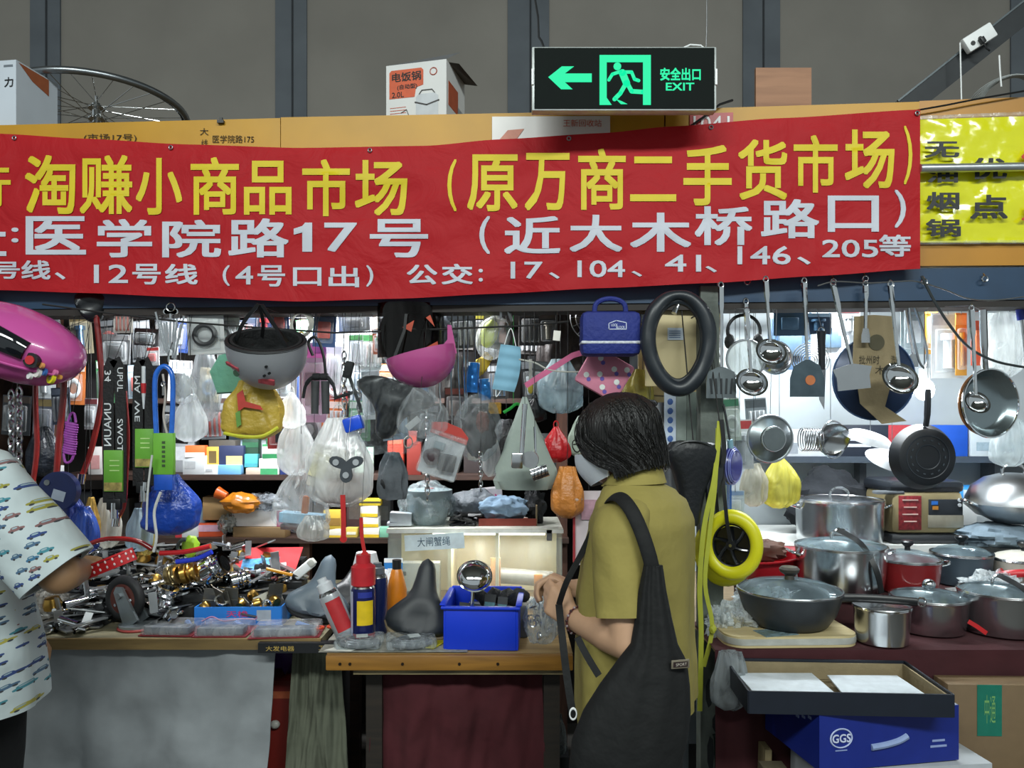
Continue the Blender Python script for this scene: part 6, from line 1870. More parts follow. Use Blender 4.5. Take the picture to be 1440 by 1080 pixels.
more_boxes = [
    ('cream small box standing behind the white front box, upper shelf', 288, S1, 3.42, 24, 30, '#c8bc98', '#8c7c54'), ('pale blue carton standing at the back of the upper shelf', 338, S1, 3.46, 32, 52, '#9cb4c4', '#c8d4dc'),
    ('white tall carton at the back of the upper shelf', 368, S1, 3.46, 22, 60, '#d4d6d6', '#a8b0b4'), ('red and white small carton on the upper shelf right of the stack', 412, S1, 3.38, 18, 26, '#b8484c', '#dcdcdc'),
    ('grey carton standing at the back left of the upper shelf', 258, S1, 3.46, 30, 48, '#8c9094', '#b4b8bc'), ('tan carton behind the long white bag on the upper shelf', 440, S1, 3.42, 30, 40, '#a08860', '#c4b090'),
    ('white carton behind the large white bag on the upper shelf', 476, S1, 3.42, 34, 46, '#ccd0d0', '#9aa0a4'), ('pale green carton left of the red boxes on the upper shelf', 512, S1, 3.42, 26, 36, '#a4bca8', '#d0d8d0'),
    ('white folded carton lying right of the red boxes', 606, S1, 3.36, 26, 14, '#d0d0cc', '#b8b8b0'), ('yellow green small box lying beside the white folded carton', 626, S1, 3.36, 18, 10, '#b4b83c', '#d0d490'),
    ('blue grey carton at the back of the lower shelf', 404, S2, 3.46, 30, 44, '#5c6c7c', '#8c9cac'), ('brown carton at the back of the lower shelf right of the posts', 446, S2, 3.46, 28, 40, '#8a6c48', '#a88c64'),
    ('pink and white carton at the back of the lower shelf', 502, S2, 3.46, 30, 54, '#c4a0a8', '#dcd4d4'), ('grey carton at the back of the lower shelf behind the yellow stack', 536, S2, 3.46, 26, 50, '#7c8084', '#a4a8ac'),
    ('green white carton lying on the lower shelf left of the brown one', 250, S2, 3.42, 30, 24, '#6c9c84', '#ccd4d0'), ('dark red carton standing at the left of the lower shelf', 228, S2, 3.46, 26, 40, '#6c2c2c', '#9c5c54'),
]
for lab, px, z, Y, w, h, hx, h2 in more_boxes:
    shelf_box(lab, px, z, Y, w, h, 18, hx, [(0.12, 0.35, 0.88, 0.75, h2)], rotz=rnd.uniform(-7, 7), dz=0.0005)
cols_ = [('white', '#d2d5d6', '#9aa2a8'), ('grey', '#8e9498', '#bcc0c4'), ('silver', '#b4b8bc', '#6c7074'), ('pale blue', '#9cb2c4', '#d4dce2'), ('black', '#1c1e22', '#7c8084'), ('red', '#a83434', '#d8d4d0'), ('green', '#4c8c5c', '#d0d8d0'), ('cream', '#cfc4a4', '#8c7c58'), ('dark blue', '#26407c', '#b4c0d0'), ('orange', '#c06c34', '#e0d4c8')]
near = {62: 'far left behind the red cable locks', 108: 'behind the dark red cable right of the pink helmet', 150: 'above the left strap lock', 196: 'above the right strap lock', 250: 'beside the key bunch', 300: 'behind the grey blister packs', 345: 'left of the grey helmet', 395: 'behind the grey helmet', 432: 'behind the white cable coil', 468: 'behind the brake levers', 508: 'right of the fine chain', 548: 'left of the black visor helmet', 600: 'behind the pink brim', 655: 'behind the thin rods', 700: 'behind the face mask', 742: 'right of the face mask', 786: 'behind the dark grey bag'}
k = 0
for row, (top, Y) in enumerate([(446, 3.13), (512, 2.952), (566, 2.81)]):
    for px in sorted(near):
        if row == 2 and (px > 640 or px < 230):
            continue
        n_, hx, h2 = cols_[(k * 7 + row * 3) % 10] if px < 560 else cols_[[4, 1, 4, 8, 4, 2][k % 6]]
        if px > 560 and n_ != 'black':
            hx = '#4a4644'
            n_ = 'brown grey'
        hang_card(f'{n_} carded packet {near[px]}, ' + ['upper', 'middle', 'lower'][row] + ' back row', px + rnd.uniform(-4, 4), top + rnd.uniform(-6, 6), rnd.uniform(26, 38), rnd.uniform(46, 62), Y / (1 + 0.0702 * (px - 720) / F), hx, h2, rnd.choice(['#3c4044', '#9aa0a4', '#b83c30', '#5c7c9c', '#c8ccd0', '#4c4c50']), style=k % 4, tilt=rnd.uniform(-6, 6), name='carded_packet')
        k += 1
# top shelf items, mostly hidden: dark cartons filling the gloom
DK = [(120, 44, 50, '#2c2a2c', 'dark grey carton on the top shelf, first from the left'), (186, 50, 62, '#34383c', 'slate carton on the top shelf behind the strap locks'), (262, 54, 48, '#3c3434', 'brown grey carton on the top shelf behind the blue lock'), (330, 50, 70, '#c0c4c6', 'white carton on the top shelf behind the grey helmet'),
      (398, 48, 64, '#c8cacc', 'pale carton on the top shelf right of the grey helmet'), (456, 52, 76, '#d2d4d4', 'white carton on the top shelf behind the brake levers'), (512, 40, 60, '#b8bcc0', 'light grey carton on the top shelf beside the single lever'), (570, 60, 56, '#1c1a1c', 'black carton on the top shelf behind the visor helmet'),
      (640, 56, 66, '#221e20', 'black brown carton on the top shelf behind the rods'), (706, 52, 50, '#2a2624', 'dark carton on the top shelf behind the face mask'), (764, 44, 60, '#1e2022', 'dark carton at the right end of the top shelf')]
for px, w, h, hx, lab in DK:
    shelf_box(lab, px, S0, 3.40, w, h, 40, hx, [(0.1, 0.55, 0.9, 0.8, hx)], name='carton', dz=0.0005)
# dark goods on the middle and lower shelves in the centre
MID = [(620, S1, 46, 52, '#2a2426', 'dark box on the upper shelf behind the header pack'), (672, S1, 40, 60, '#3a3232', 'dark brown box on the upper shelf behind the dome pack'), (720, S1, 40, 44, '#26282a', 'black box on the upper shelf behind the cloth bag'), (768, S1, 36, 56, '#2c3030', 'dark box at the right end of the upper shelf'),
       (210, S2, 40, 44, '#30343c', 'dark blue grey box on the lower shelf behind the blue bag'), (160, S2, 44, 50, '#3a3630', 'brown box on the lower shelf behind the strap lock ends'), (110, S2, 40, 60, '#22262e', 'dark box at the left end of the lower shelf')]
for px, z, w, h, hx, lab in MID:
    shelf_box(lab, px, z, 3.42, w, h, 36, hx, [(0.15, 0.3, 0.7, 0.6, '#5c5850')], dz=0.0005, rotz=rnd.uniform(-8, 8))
for k, (px, py, w, h, Y, mat, lab, sd) in enumerate([
        (96, 690, 46, 60, 2.72, M('#1c2c6c', 0.3, 0, 0.3, 14, 0.5, 30), 'navy blue bag of goods hanging at the man\'s shoulder', 81),
        (118, 712, 44, 66, 2.68, clear('#3c5cb0', 0.7, 0.12), 'blue striped clear bag hanging right of the man\'s arm', 83),
        (128, 700, 24, 74, 2.74, M('#b08c3c', 0.6, 0, 0.3, 14, 0.4, 20), 'mustard yellow cloth bag hanging behind the red cable', 85),
        (150, 700, 38, 70, 2.80, clear('#d8d8d0', 0.6, 0.2), 'white bag with orange print hanging behind the strap lock end', 87),
        (196, 715, 36, 60, 2.74, clear('#b4c8d4', 0.55, 0.15), 'pale blue printed bag standing left of the blue bag', 89),
        (206, 700, 26, 80, 2.78, clear('#c4b464', 0.7, 0.2), 'yellowish clear bag hanging behind the white cord', 91),
        (644, 500, 40, 60, 2.90, M('#22201e', 0.5, 0, 0.4, 14, 0.4, 20), 'dark bundled bag hanging behind the thin rods', 93),
        (712, 590, 46, 60, 2.86, M('#3a3a3c', 0.4, 0, 0.5, 30, 0.5, 30), 'dark glittery bag hanging behind the grey cloth bag', 95),
        (690, 600, 26, 70, 2.8155, clear('#d4d8d8', 0.6, 0.12), 'crumpled silver white bag hanging left of the grey cloth bag', 97),
        (620, 440, 60, 50, 2.84, clear('#3a3e42', 0.5, 0.1), 'dark smoky clear bag under the banner above the rods', 99),
        (820, 585, 40, 60, 2.80, M('#8c9a8c', 0.5, 0, 0.2, 14, 0.4, 20), 'sage green bag hanging behind the woman\'s hair', 101),
        (60, 600, 44, 70, 2.84, M('#1d222c', 0.4, 0, 0.4, 14, 0.5, 30), 'black bag hanging behind the red cable locks', 103)]):
    plastic_bag(lab, px, py, w, h, Y, mat, None, seed=sd, neck=0.35)
t = Th('navy_disc_lock', 'navy round lock case hanging beside the man\'s shoulder', 'lock', 84, 690, 2.60)
t.add('case', B().cyl((0, -6, 0), (0, 6, 0), 27, n=30), M('#14204c', 0.35))
t.add('label', B().box((2, -6.5, -6), (18, 0.6, 14), (0, 0.3, 0)), M('#9aa4b4', 0.5))
t.add('rivet', B().cyl((-14, -7.5, 12), (-14, -6, 12), 4, n=12), ZINC)
hang(t, 0, 26)
for k, (px, py, w, h, Y, a, c, e, stl, lab) in enumerate([
        (604, 436, 40, 40, 2.86, '#2a2c2e', '#4c3c34', '#5a4440', 2, 'dark card of hooks hanging under the banner right of the visor helmet'),
        (648, 440, 40, 50, 2.82, '#3a3e40', '#50565a', '#7a7e80', 3, 'card of wire hooks hanging above the thin rods'),
        (676, 440, 30, 44, 2.88, '#24201e', '#8c8424', '#3a3430', 0, 'dark card with yellow edge hanging left of the bubble pack'),
        (748, 436, 36, 50, 2.86, '#2c2a2a', '#4a4844', '#6c6a66', 3, 'dark card of metal keys hanging right of the mask loops'),
        (770, 440, 26, 44, 2.80, '#3c3836', '#5c5650', '#8a8478', 1, 'brown card with a small bulb hanging near the price tag'),
        (760, 508, 20, 60, 2.84, '#202224', '#3c4042', '#787c7e', 1, 'dark strip card hanging behind the yellow tipped rod'),
        (640, 545, 30, 50, 2.84, '#3c2c28', '#7c4034', '#8c8078', 0, 'brown red card hanging behind the thin rods'),
        (548, 428, 30, 38, 2.90, '#8c9094', '#5c6064', '#b4b8ba', 2, 'grey card hanging behind the black visor helmet'),
        (500, 470, 20, 44, 2.82, '#bcc0c4', '#4c8c50', '#d0d4d6', 3, 'white card with green header beside the fine chain'),
        (408, 480, 26, 50, 2.88, '#9ab0b8', '#c8ccd0', '#c8cacc', 1, 'pale teal card hanging behind the helmet rim'),
        (470, 486, 24, 60, 2.86, '#d6d8da', '#bcc0c4', '#c0c4c6', 3, 'white card with chrome strips behind the brake levers'),
        (520, 520, 26, 70, 2.84, '#c8ccce', '#a4a8ac', '#8c9094', 1, 'white strip card left of the big hanging saddle'),
        (232, 440, 30, 60, 2.84, '#c2c6c8', '#9ca0a4', '#d6d8da', 3, 'silvery card hanging behind the key bunch'),
        (1040, 590, 36, 70, 2.80, '#c4c8c8', '#b03c3c', '#a8aeb0', 1, 'white packet with red print hanging beside the post'),
        (1062, 560, 30, 70, 2.86, '#7c8488', '#4c5458', '#b0b4b6', 3, 'grey packet of steel tools hanging behind the strainer'),
        (1026, 560, 26, 60, 2.76, '#b4c0b4', '#4c8c6c', '#c0c8c4', 2, 'white packet with green print hanging right of the post'),
        (968, 620, 30, 60, 2.74, '#8a8e8a', '#6c706c', '#a0a4a0', 3, 'grey blade packet hanging behind the black saddle')]):
    hang_card(lab, px, py, w, h, Y, a, c, e, style=stl, tilt=(px * 13 % 9) - 4)

# ------------------------------------------------------------------ display case on the centre table
CY0, CY1 = 2.84, 3.18
CZ = P(0, 745, CY0).z
xa, xb = P(546, 0, CY0).x, P(790, 0, CY0).x
t = Th('display_case', 'low clear acrylic display case lit inside on the centre table', 'display case', 0, None, 1, z=0, u=1)
t.o.location = (0, 0, 0)
ACR = clear('#e8f0f0', 0.12, 0.04, 0.05, 5)
t.add('front_pane', B().box(((xa + xb) / 2, CY0, (TC + CZ) / 2), (xb - xa, 0.004, CZ - TC - 0.004)), ACR)
t.add('side_pane', B().box((xa, (CY0 + CY1) / 2, (TC + CZ) / 2), (0.004, CY1 - CY0, CZ - TC - 0.004)), ACR)
t.add('side_pane', B().box((xb, (CY0 + CY1) / 2, (TC + CZ) / 2), (0.004, CY1 - CY0, CZ - TC - 0.004)), ACR)
t.add('top_panel', B().box(((xa + xb) / 2, (CY0 + CY1) / 2, CZ), (xb - xa + 0.01, CY1 - CY0 + 0.01, 0.008)), M('#d8d8cc', 0.4))
t.add('back_panel', B().box(((xa + xb) / 2, CY1, (TC + CZ) / 2), (xb - xa, 0.006, CZ - TC - 0.006)), M('#d6c9a4', 0.6, 0, 0.05, 4))
for px in (636, 700):
    t.add('divider', B().box((P(px, 0, 2.98).x, 3.0, (TC + CZ) / 2), (0.012, 0.3, CZ - TC - 0.01)), M('#cfc5a8', 0.5))
t.add('frame_edge', B().box(((xa + xb) / 2, CY0 - 0.003, CZ - 0.006), (xb - xa + 0.012, 0.006, 0.012)), M('#e4e6e0', 0.3))
t.add('corner_bracket', B().box((P(772, 0, 2.86).x, CY0 - 0.004, CZ - 0.02), (0.02, 0.004, 0.04)), ZINC)
tb = t.add('lamp_tube', B().cyl((xa + 0.16, CY0 + 0.05, CZ - 0.018), (xb - 0.06, CY0 + 0.05, CZ - 0.018), 0.009, n=12), emit('#fff4dc', 5))
area_lamp('case_strip_lamp', ((xa + xb) / 2 + 0.05, CY0 + 0.06, CZ - 0.032), 0.45, 0.02, 3.0, (1.0, 0.93, 0.80))
for k, (px, w, z0, h, Y, hx, nm, lab, cat) in enumerate([
        (697, 14, 0.0, 66, 2.93, '#a87848', 'wooden_stick', 'brown wooden stick standing inside the display case', 'stick'), (676, 18, 0.06, 30, 2.95, '#b0b49c', 'paper_label', 'hanging label with yellow tip inside the display case', 'label'),
        (757, 12, 0.08, 14, 2.92, '#d08030', 'orange_tag', 'small orange tag inside the right end of the display case', 'tag')]):
    one(nm, lab, cat, px, None, Y, B().box((0, 0, h / 2), (w, 4, h), bev=1), M(hx, 0.5), z=TC + z0 + 0.002)
t = Th('film_roll', 'long roll of grey film lying inside the display case', 'roll', 728, None, 2.96, (0, 4, 0), z=TC + 0.075)
t.add('roll', B().cyl((-48, 0, 10), (48, 0, 10), 11, n=18), M('#8c8a88', 0.35, 0, 0.2, 30))
t.add('core', B().cyl((-50, 0, 10), (50, 0, 10), 5, n=14), KRAFT)
t = Th('goods_tray', 'white tray with small switches at the left end inside the display case', 'tray', 590, None, 2.93, z=TC + 0.002)
t.add('tray', B().box((0, 0, 30), (58, 20, 60)), M('#b8b8b0', 0.5))
for x, z in ((2, 40), (4, 24), (-20, 46), (18, 50), (-14, 18)):
    t.add('switch', B().box((x, -11, z), (6, 4, 6), bev=1), M('#50504c', 0.5))
t = Th('payment_card', 'blue and white payment card leaning on the left of the display case', 'card', 553, None, 2.80, (-4, 0, 0), z=TC + 0.108)
t.add('card', B().box((0, 0, 18), (26, 1.5, 36)), M('#1f78c0', 0.4))
t.add('white_square', B().box((0, -1, 14), (16, 0.8, 16)), WHITE)
t.add('white_band', B().box((0, -1, 33), (26, 0.8, 6)), WHITE)
t = Th('price_strip', 'handwritten white paper strip taped on the display case front', 'notice', 611, 762, 2.825, (0, -3, 0))
t.add('paper', B().box((0, 0, 0), (84, 0.8, 22)), M('#c4d4da', 0.6))
t.add('lettering', letters(B(), [('大闸蟹绳', -24, 22, 7, -6)], lambda x, y: (x, -0.8, y), 0.0, 0), M('#2c4a60', 0.6))
# goods on top of the case
CT = CZ + 0.0045
t = Th('wrapped_tub', 'grey tub with red emblem wrapped in clear film on the display case', 'tub', 602, None, 2.97, z=CT)
t.add('tub', B().lathe([(0, 0), (22, 0), (26, 8), (31, 36), (34, 40), (34, 48), (0, 50)], 30), M('#7c8a8e', 0.5))
t.add('emblem', B().cyl((2, -4, 50), (2, -4, 50.6), 7, n=6), M('#b82c30', 0.5))
t.add('film_wrap', B().blob((-2, 0, 26), (40, 36, 33), 0.18, 3.5, 4, 36, 20), clear('#e4eef0', 0.2, 0.05, 0.9, 30))
one('folded_card', 'stack of white cards at the left end of the display case top', 'cards', 562, None, 2.90, B().box((0, 0, 4), (34, 22, 4), (0, 0, 0.1)).box((2, 0, 13), (30, 20, 13), (0, 0.06, 0.05)), M('#b4bcc2', 0.4), z=CT)
t = Th('open_tray', 'shallow red brown tray with a light blue cloth on the display case', 'tray', 714, None, 2.96, z=CT)
t.add('base', B().box((0, 10, 2), (80, 56, 4)), M('#7c3c2c', 0.6))
t.add('front_wall', B().box((0, -18, 5), (80, 2, 10)), M('#8c3a2c', 0.6))
t.add('end_wall', B().box((40, 10, 14), (2, 56, 28)), KRAFT)
one('blue_cloth', 'crumpled light blue cloth heaped on the tray', 'cloth', 708, None, 2.96, B().blob((0, 2, 20), (34, 20, 18), 0.34, 1.7, 15, 48, 28), fabric('#86a0b8', 0.9, 14), z=CT + 0.008)
one('dark_cord_heap', 'tangled dark cords on the display case between tub and tray', 'cords', 655, None, 2.94, B().tube([(24 * math.sin(k * 1.7) * math.cos(k * 0.31), 14 * math.cos(k * 1.3), 8 + 8 * math.sin(k * 0.9)) for k in range(60)], 2.2, 6), BLACK, z=CT)
one('grey_pouch', 'grey net pouch lying behind the dark cords', 'pouch', 664, None, 3.04, B().blob((0, 0, 22), (34, 16, 22), 0.3, 1.6, 6, 36, 22), M('#6c7278', 0.6, 0, 0.3, 20, 0.5, 40), z=CT)
one('black_bundle', 'black bundled straps at the right end of the tray', 'straps', 752, None, 2.98, B().blob((0, 0, 22), (14, 14, 24), 0.5, 3, 9, 24, 16), BLACKSOFT, z=CT + 0.008)
t = Th('pink_flower_box', 'white box with pink flower print above the display case', 'box', 688, None, 3.10, (0, -6, 0), z=CT)
t.add('carton_body', B().box((0, 0, 22), (44, 30, 44)), M('#d0ccd0', 0.5))
for x, z in ((-12, 34), (2, 36), (14, 32), (-2, 26)):
    t.add('flower', B().prism([((5 if k % 2 else 2.4) * math.cos(k * math.pi / 5) + x, (5 if k % 2 else 2.4) * math.sin(k * math.pi / 5) + z) for k in range(10)], -15.8, -15.1), M('#c8287c', 0.5))

# ------------------------------------------------------------------ goods on the centre table
one('newspaper', 'printed sheet spread under the goods at the centre table front', 'paper', 560, None, 2.44, B().sheet(lambda u, v: (-100 + 200 * u, -50 + 100 * v, 0.5 + 1.2 * noise.noise(Vector((u * 4, v * 4, 1)))), 16, 10), M('#8c8a80', 0.7, 0, 0.35, 60), z=TC + 0.002)


def can(label, px, Y, r, h, body, cap, capr, caph, name='spray_can', rot=(0, 0, 0), z=TC + 0.004, bands=(), taper=0.6):
    t = Th(name, label, 'can', px, None, Y, rot, z=z)
    t.add('body', B().lathe([(0, 0), (r * 0.92, 0), (r, 2), (r, h * 0.93), (r * 0.94, h)], 28), M(body, 0.25, 0.3, 0.05, 12))
    t.add('shoulder', B().lathe([(r * 0.94, h), (r * 0.8, h + 4), (capr * 0.9, h + 6)], 28), STEEL)
    t.add('cap', B().lathe([(0, h + 4), (capr, h + 4), (capr, h + 4 + caph * 0.6), (capr * taper, h + 4 + caph * 0.72), (capr * taper, h + 4 + caph), (0, h + 4 + caph)], 24), M(cap, 0.35))
    for (a0, a1, z0, z1, hx) in bands:
        t.add('label_band', B().lathe([(r + 0.25, z0), (r + 0.25, z1)], 18, None, math.radians(a0), math.radians(a1)), M(hx, 0.35))
    return t


can('blue spray can with yellow panel and tall red cap', 511, 2.44, 17, 76, '#1c2258', '#b82830', 17, 42, bands=[(250, 330, 26, 60, '#d8b820'), (150, 225, 4, 72, '#aab4cc'), (225, 350, 8, 14, '#a03040'), (255, 325, 64, 72, '#2c3890')], taper=0.6)
can('dark blue spray can with grey cap behind the red capped one', 531, 2.54, 14, 78, '#1e2a5c', '#5c646c', 10, 16, bands=[(190, 260, 10, 60, '#8c98b8')])
can('white and red spray can tilted to the left', 487, 2.46, 15, 62, '#b4b8bc', '#c8ccd0', 11, 20, rot=(0, -24, 0), bands=[(250, 340, 8, 54, '#b02c30')], z=TC + 0.02)
t = Th('bottle', 'orange bottle with black cap behind the black saddle', 'bottle', 558, None, 2.62, z=TC + 0.002)
t.add('body', B().lathe([(0, 0), (13, 0), (14, 3), (14, 52), (8, 78), (6, 82)], 24), M('#d07a1c', 0.3))
t.add('cap', B().lathe([(0, 80), (6.5, 80), (6.5, 94), (0, 95)], 16), M('#1a1a1a', 0.4))
t = Th('bottle', 'white plastic bottle behind the spray cans', 'bottle', 515, None, 2.66, z=TC + 0.002)
t.add('body', B().lathe([(0, 0), (20, 0), (22, 4), (22, 70), (16, 92), (14, 100), (0, 101)], 26), M('#d4d8dc', 0.4))
one('white_cloth_pad', 'crumpled white plastic bag behind the orange bottle', 'bag', 543, None, 2.74, B().blob((0, 0, 30), (24, 16, 32), 0.35, 2.6, 4, 28, 18), MILKY, z=TC + 0.002)
t = Th('blue_cup', 'small blue cap beside the payment card', 'cap', 533, None, 2.78, z=TC + 0.07)
t.add('cap', B().box((0, 0, 12), (18, 14, 22), (0, 0.2, 0), bev=2), M('#2438a8', 0.35))
# saddles on the tables
t = Th('bicycle_saddle', 'large black padded saddle standing nose up on the centre table', 'saddle', 588, None, 2.46, (-22, 6, 0), z=TC + 0.012)
t.add('padding', saddle_mesh(108, 100, 26), M('#1c2126', 0.5, 0, 0.12, 10))
t.add('tan_base', B().tube(smooth([(-46, 2, 20), (-34, -6, 4), (0, -12, -2), (34, -6, 4), (46, 2, 20)], 6), 6, 8, flat=0.6), M('#7c6c50', 0.6))
t = Th('bicycle_saddle', 'slate grey saddle standing nose up on the left table beside the blue tray box', 'saddle', 442, None, 2.62, (-30, 14, 10), z=TL + 0.014)
t.add('padding', saddle_mesh(92, 92, 24), M('#56636d', 0.45, 0, 0.1, 10))
t.add('rim_base', B().tube(smooth([(-42, 2, 20), (-30, -8, 2), (0, -14, -3), (30, -8, 2), (42, 2, 20)], 6), 5, 8, flat=0.6), BLACK)
t.add('rail', B().tube(smooth([(-14, 4, -4), (-4, 0, -6), (10, 0, -4), (20, 2, -2)], 4), 1.2), CHROME)
one('black_saddle_nose', 'dark saddle lying behind the white bottle', 'saddle', 474, None, 2.74, saddle_mesh(80, 60, 20), M('#131518', 0.4), (-40, 20, 0), z=TC + 0.02)
# chrome ladle leaning in the blue bin
t = Th('storage_bin', 'bright blue plastic parts bin at the front of the centre table', 'bin', 676, None, 2.35, (0, 0, -3), z=TC + 0.002)
BN = M('#1238c8', 0.35, 0, 0.05, 12)
w, d, h = 100, 104, 60
t.add('bottom', B().box((0, d / 2, 2), (w - 6, d, 4)), BN)
t.add('front_wall', B().box((0, 1, h / 2), (w, 4, h), bev=1.5), BN)
t.add('back_wall', B().box((0, d, h / 2 + 4), (w + 8, 4, h + 8), bev=1.5), BN)
for s_ in (-1, 1):
    t.add('side_wall', B().box((s_ * (w / 2 + 1), d / 2, h / 2 + 2), (4, d, h + 4), bev=1.5), BN)
    t.add('rim', B().box((s_ * (w / 2 + 4), d / 2, h + 4), (8, d + 4, 3), bev=1), BN)
t.add('rim', B().box((0, -2, h), (w + 12, 8, 4), bev=1.5), BN)
for k, (x, y, z, hx, lab, w_, h_) in enumerate([(656, 2.40, 0.03, '#14181a', 'dark carded goods standing in the blue bin, left one', 30, 46), (684, 2.42, 0.03, '#1c2024', 'dark carded goods standing in the blue bin, middle one', 16, 56), (702, 2.42, 0.03, '#22262a', 'dark carded goods standing in the blue bin, right one', 14, 52)]):
    t = Th('carded_goods', lab, 'packet', x, None, y, (-14, 6, 0), z=TC + z)
    t.add('card', B().box((0, 0, h_ / 2), (w_, 3, h_)), M(hx, 0.4, 0, 0.3, 40))
    t.add('print_band', B().box((0, -2, h_ * 0.7), (w_ * 0.9, 0.6, h_ * 0.2)), M('#3c6c74', 0.4, 0, 0.4, 60))
    t.add('white_mark', B().box((w_ * 0.2, -2, h_ * 0.3), (w_ * 0.3, 0.6, h_ * 0.12)), M('#b4b8b8', 0.5))
t = Th('ladle', 'chrome ladle with a wide round bowl leaning up out of the blue bin', 'ladle', 657, None, 2.36, (-12, 6, 0), z=TC + 0.02)
t.add('handle', B().tube([(2, 6, 6), (1, 2, 40), (0, 0, 80)], [2.4, 2.6, 3], 8), STEEL)
t.add('bowl', B().lathe([(24 * math.sin(a), -13 * math.cos(a)) for a in [math.pi / 2 * k / 8 for k in range(9)]] + [(25.5, 0.6)] + [(22 * math.sin(a), -11 * math.cos(a) + 0.4) for a in [math.pi / 2 * k / 8 for k in range(8, -1, -1)]], 30, Matrix.Translation((0, -6, 94)) @ Matrix.Rotation(math.radians(-118), 4, 'X')), CHROME)
one('black_scarf', 'ruffled black fabric lying behind the blue bin', 'cloth', 706, None, 2.52, B().tube([(-36 + 4 * k, 5 * math.sin(k * 1.9), 54 + 5 * math.sin(k * 1.3)) for k in range(18)], [9 + 2 * math.sin(k * 2.2) for k in range(18)], 10), BLACKSOFT, z=TC + 0.0)
one('scarf_support', 'closed grey box under the ruffled black fabric', 'box', 700, None, 2.50, B().box((0, 14, 21), (84, 40, 42), bev=1), M('#5c6064', 0.6), z=TC + 0.002)
one('bubble_wrap', 'sheet of clear bubble wrap in front of the display case', 'plastic film', 722, None, 2.68, B().sheet(lambda u, v: (-46 + 92 * u, -16 + 40 * v, 34 + 12 * noise.noise(Vector((u * 4, v * 3, 3))) - 30 * abs(v - 0.5)), 24, 12), clear('#d8e2e6', 0.55, 0.1, 1.0, 60), z=TC + 0.01)
for k, (px, Y, w, h, lab) in enumerate([(760, 2.42, 52, 64, 'clear bag of shiny hooks right of the blue bin, front one'), (770, 2.56, 44, 72, 'clear bag of shiny hooks right of the blue bin, rear one')]):
    t = Th('hook_bag', lab, 'packet', px, None, Y, (-16, 4, 0), z=TC + 0.003)
    t.add('bag_film', B().blob((0, 0, h / 2), (w / 2, 14, h / 2), 0.2, 3, k + 5, 28, 18), clear('#d4dce2', 0.25, 0.05, 0.8, 40))
    for j in range(14):
        t.add('hook', B().torus(5, 1.2, (rnd.uniform(-w * 0.32, w * 0.32), rnd.uniform(-8, 4), rnd.uniform(10, h - 12)), 12, 5, rot=(rnd.uniform(0, 3), rnd.uniform(0, 3), 0)), STEEL)
for k, (px, Y, r, lab) in enumerate([(506, 2.39, 26, 'coiled grey hose packed in film at the left front of the centre table'), (578, 2.39, 28, 'coiled grey hose packed in film in front of the black saddle')]):
    t = Th('hose_pack', lab, 'hose', px, None, Y, (0, 0, 10 * k), z=TC + 0.006)
    for j in range(3):
        t.add('coil', B().torus(r - 5 * j, 3.2, (0, 0, 4 + 2 * j), 30, 8, rot=(math.pi / 2, 0, 0), sz=0.75), M('#787c80', 0.3, 0.4))
    t.add('film_wrap', B().box((0, 0, 7), (r * 2.5, r * 1.9, 14), bev=5), clear('#e0e8ec', 0.22, 0.05, 0.9, 40))
    t.add('label', B().box((4, -4, 14.5), (16, 14, 0.8), (0, 0, 0.2)), M('#b4bcbc', 0.5))
one('paper_corner', 'white paper corner jutting over the centre table edge', 'paper', 468, None, 2.34, B().put([(-14, 0, 1), (26, -4, 1), (40, 20, 1), (6, 26, 1)], [(0, 1, 2, 3)]), PAPER, z=TC + 0.002)
t = Th('scissors', 'orange handled scissors lying on the left table edge', 'scissors', 462, None, 2.50, (0, 0, 20), z=TL + 0.016)
for s_ in (-1, 1):
    t.add('handle_ring', B().torus(7, 1.8, (10 * s_ - 4, 0, 2), 18, 6, rot=(math.pi / 2, 0, 0), sz=0.7), M('#c8401c', 0.4))
t.add('blade', B().box((-22, 8, 2), (34, 4, 1.2), (0, 0, -0.3)), STEEL)
one('yellow_scale', 'yellow printed ruler card under the blue bin edge', 'ruler', 618, None, 2.42, B().box((0, 0, 1), (14, 60, 1.2), (0, 0, -0.4)), M('#b8ac20', 0.5, 0, 0.5, 90), z=TC + 0.004)

# ------------------------------------------------------------------ goods on the left table
t = Th('parts_box', 'shallow blue cardboard tray box full of brass and steel fittings', 'box', 335, None, 2.58, (0, 0, 2), z=TL + 0.001)
w, d, h = 120, 62, 27
BX = M('#1f74c8', 0.45, 0, 0.05, 12)
t.add('bottom', B().box((0, d / 2, 1), (w, d, 2)), BX)
fw = t.add('front_wall', B().box((0, 0, h / 2), (w, 2, h)), BX)
t.add('back_wall', B().box((0, d, h / 2), (w, 2, h)), BX)
for s_ in (-1, 1):
    t.add('end_wall', B().box((s_ * w / 2, d / 2, h / 2), (2, d, h)), BX)
t.add('lettering', letters(B(), [('天梭', -16, 14, 22, 13)], lambda x, y: (x, -1.6, y), 0.01, 0.03), M('#c03c70', 0.5), fw)
t.add('swash', B().tube(smooth([(-50, -1.4, 8), (-36, -1.4, 14), (-20, -1.4, 8), (6, -1.4, 11), (24, -1.4, 10), (26, -1.4, 15)], 4), 0.9), M('#d08cb0', 0.5), fw)
t.add('code_panel', B().box((36, -1.3, 15), (20, 0.6, 15)), M('#98a4b0', 0.5), fw)
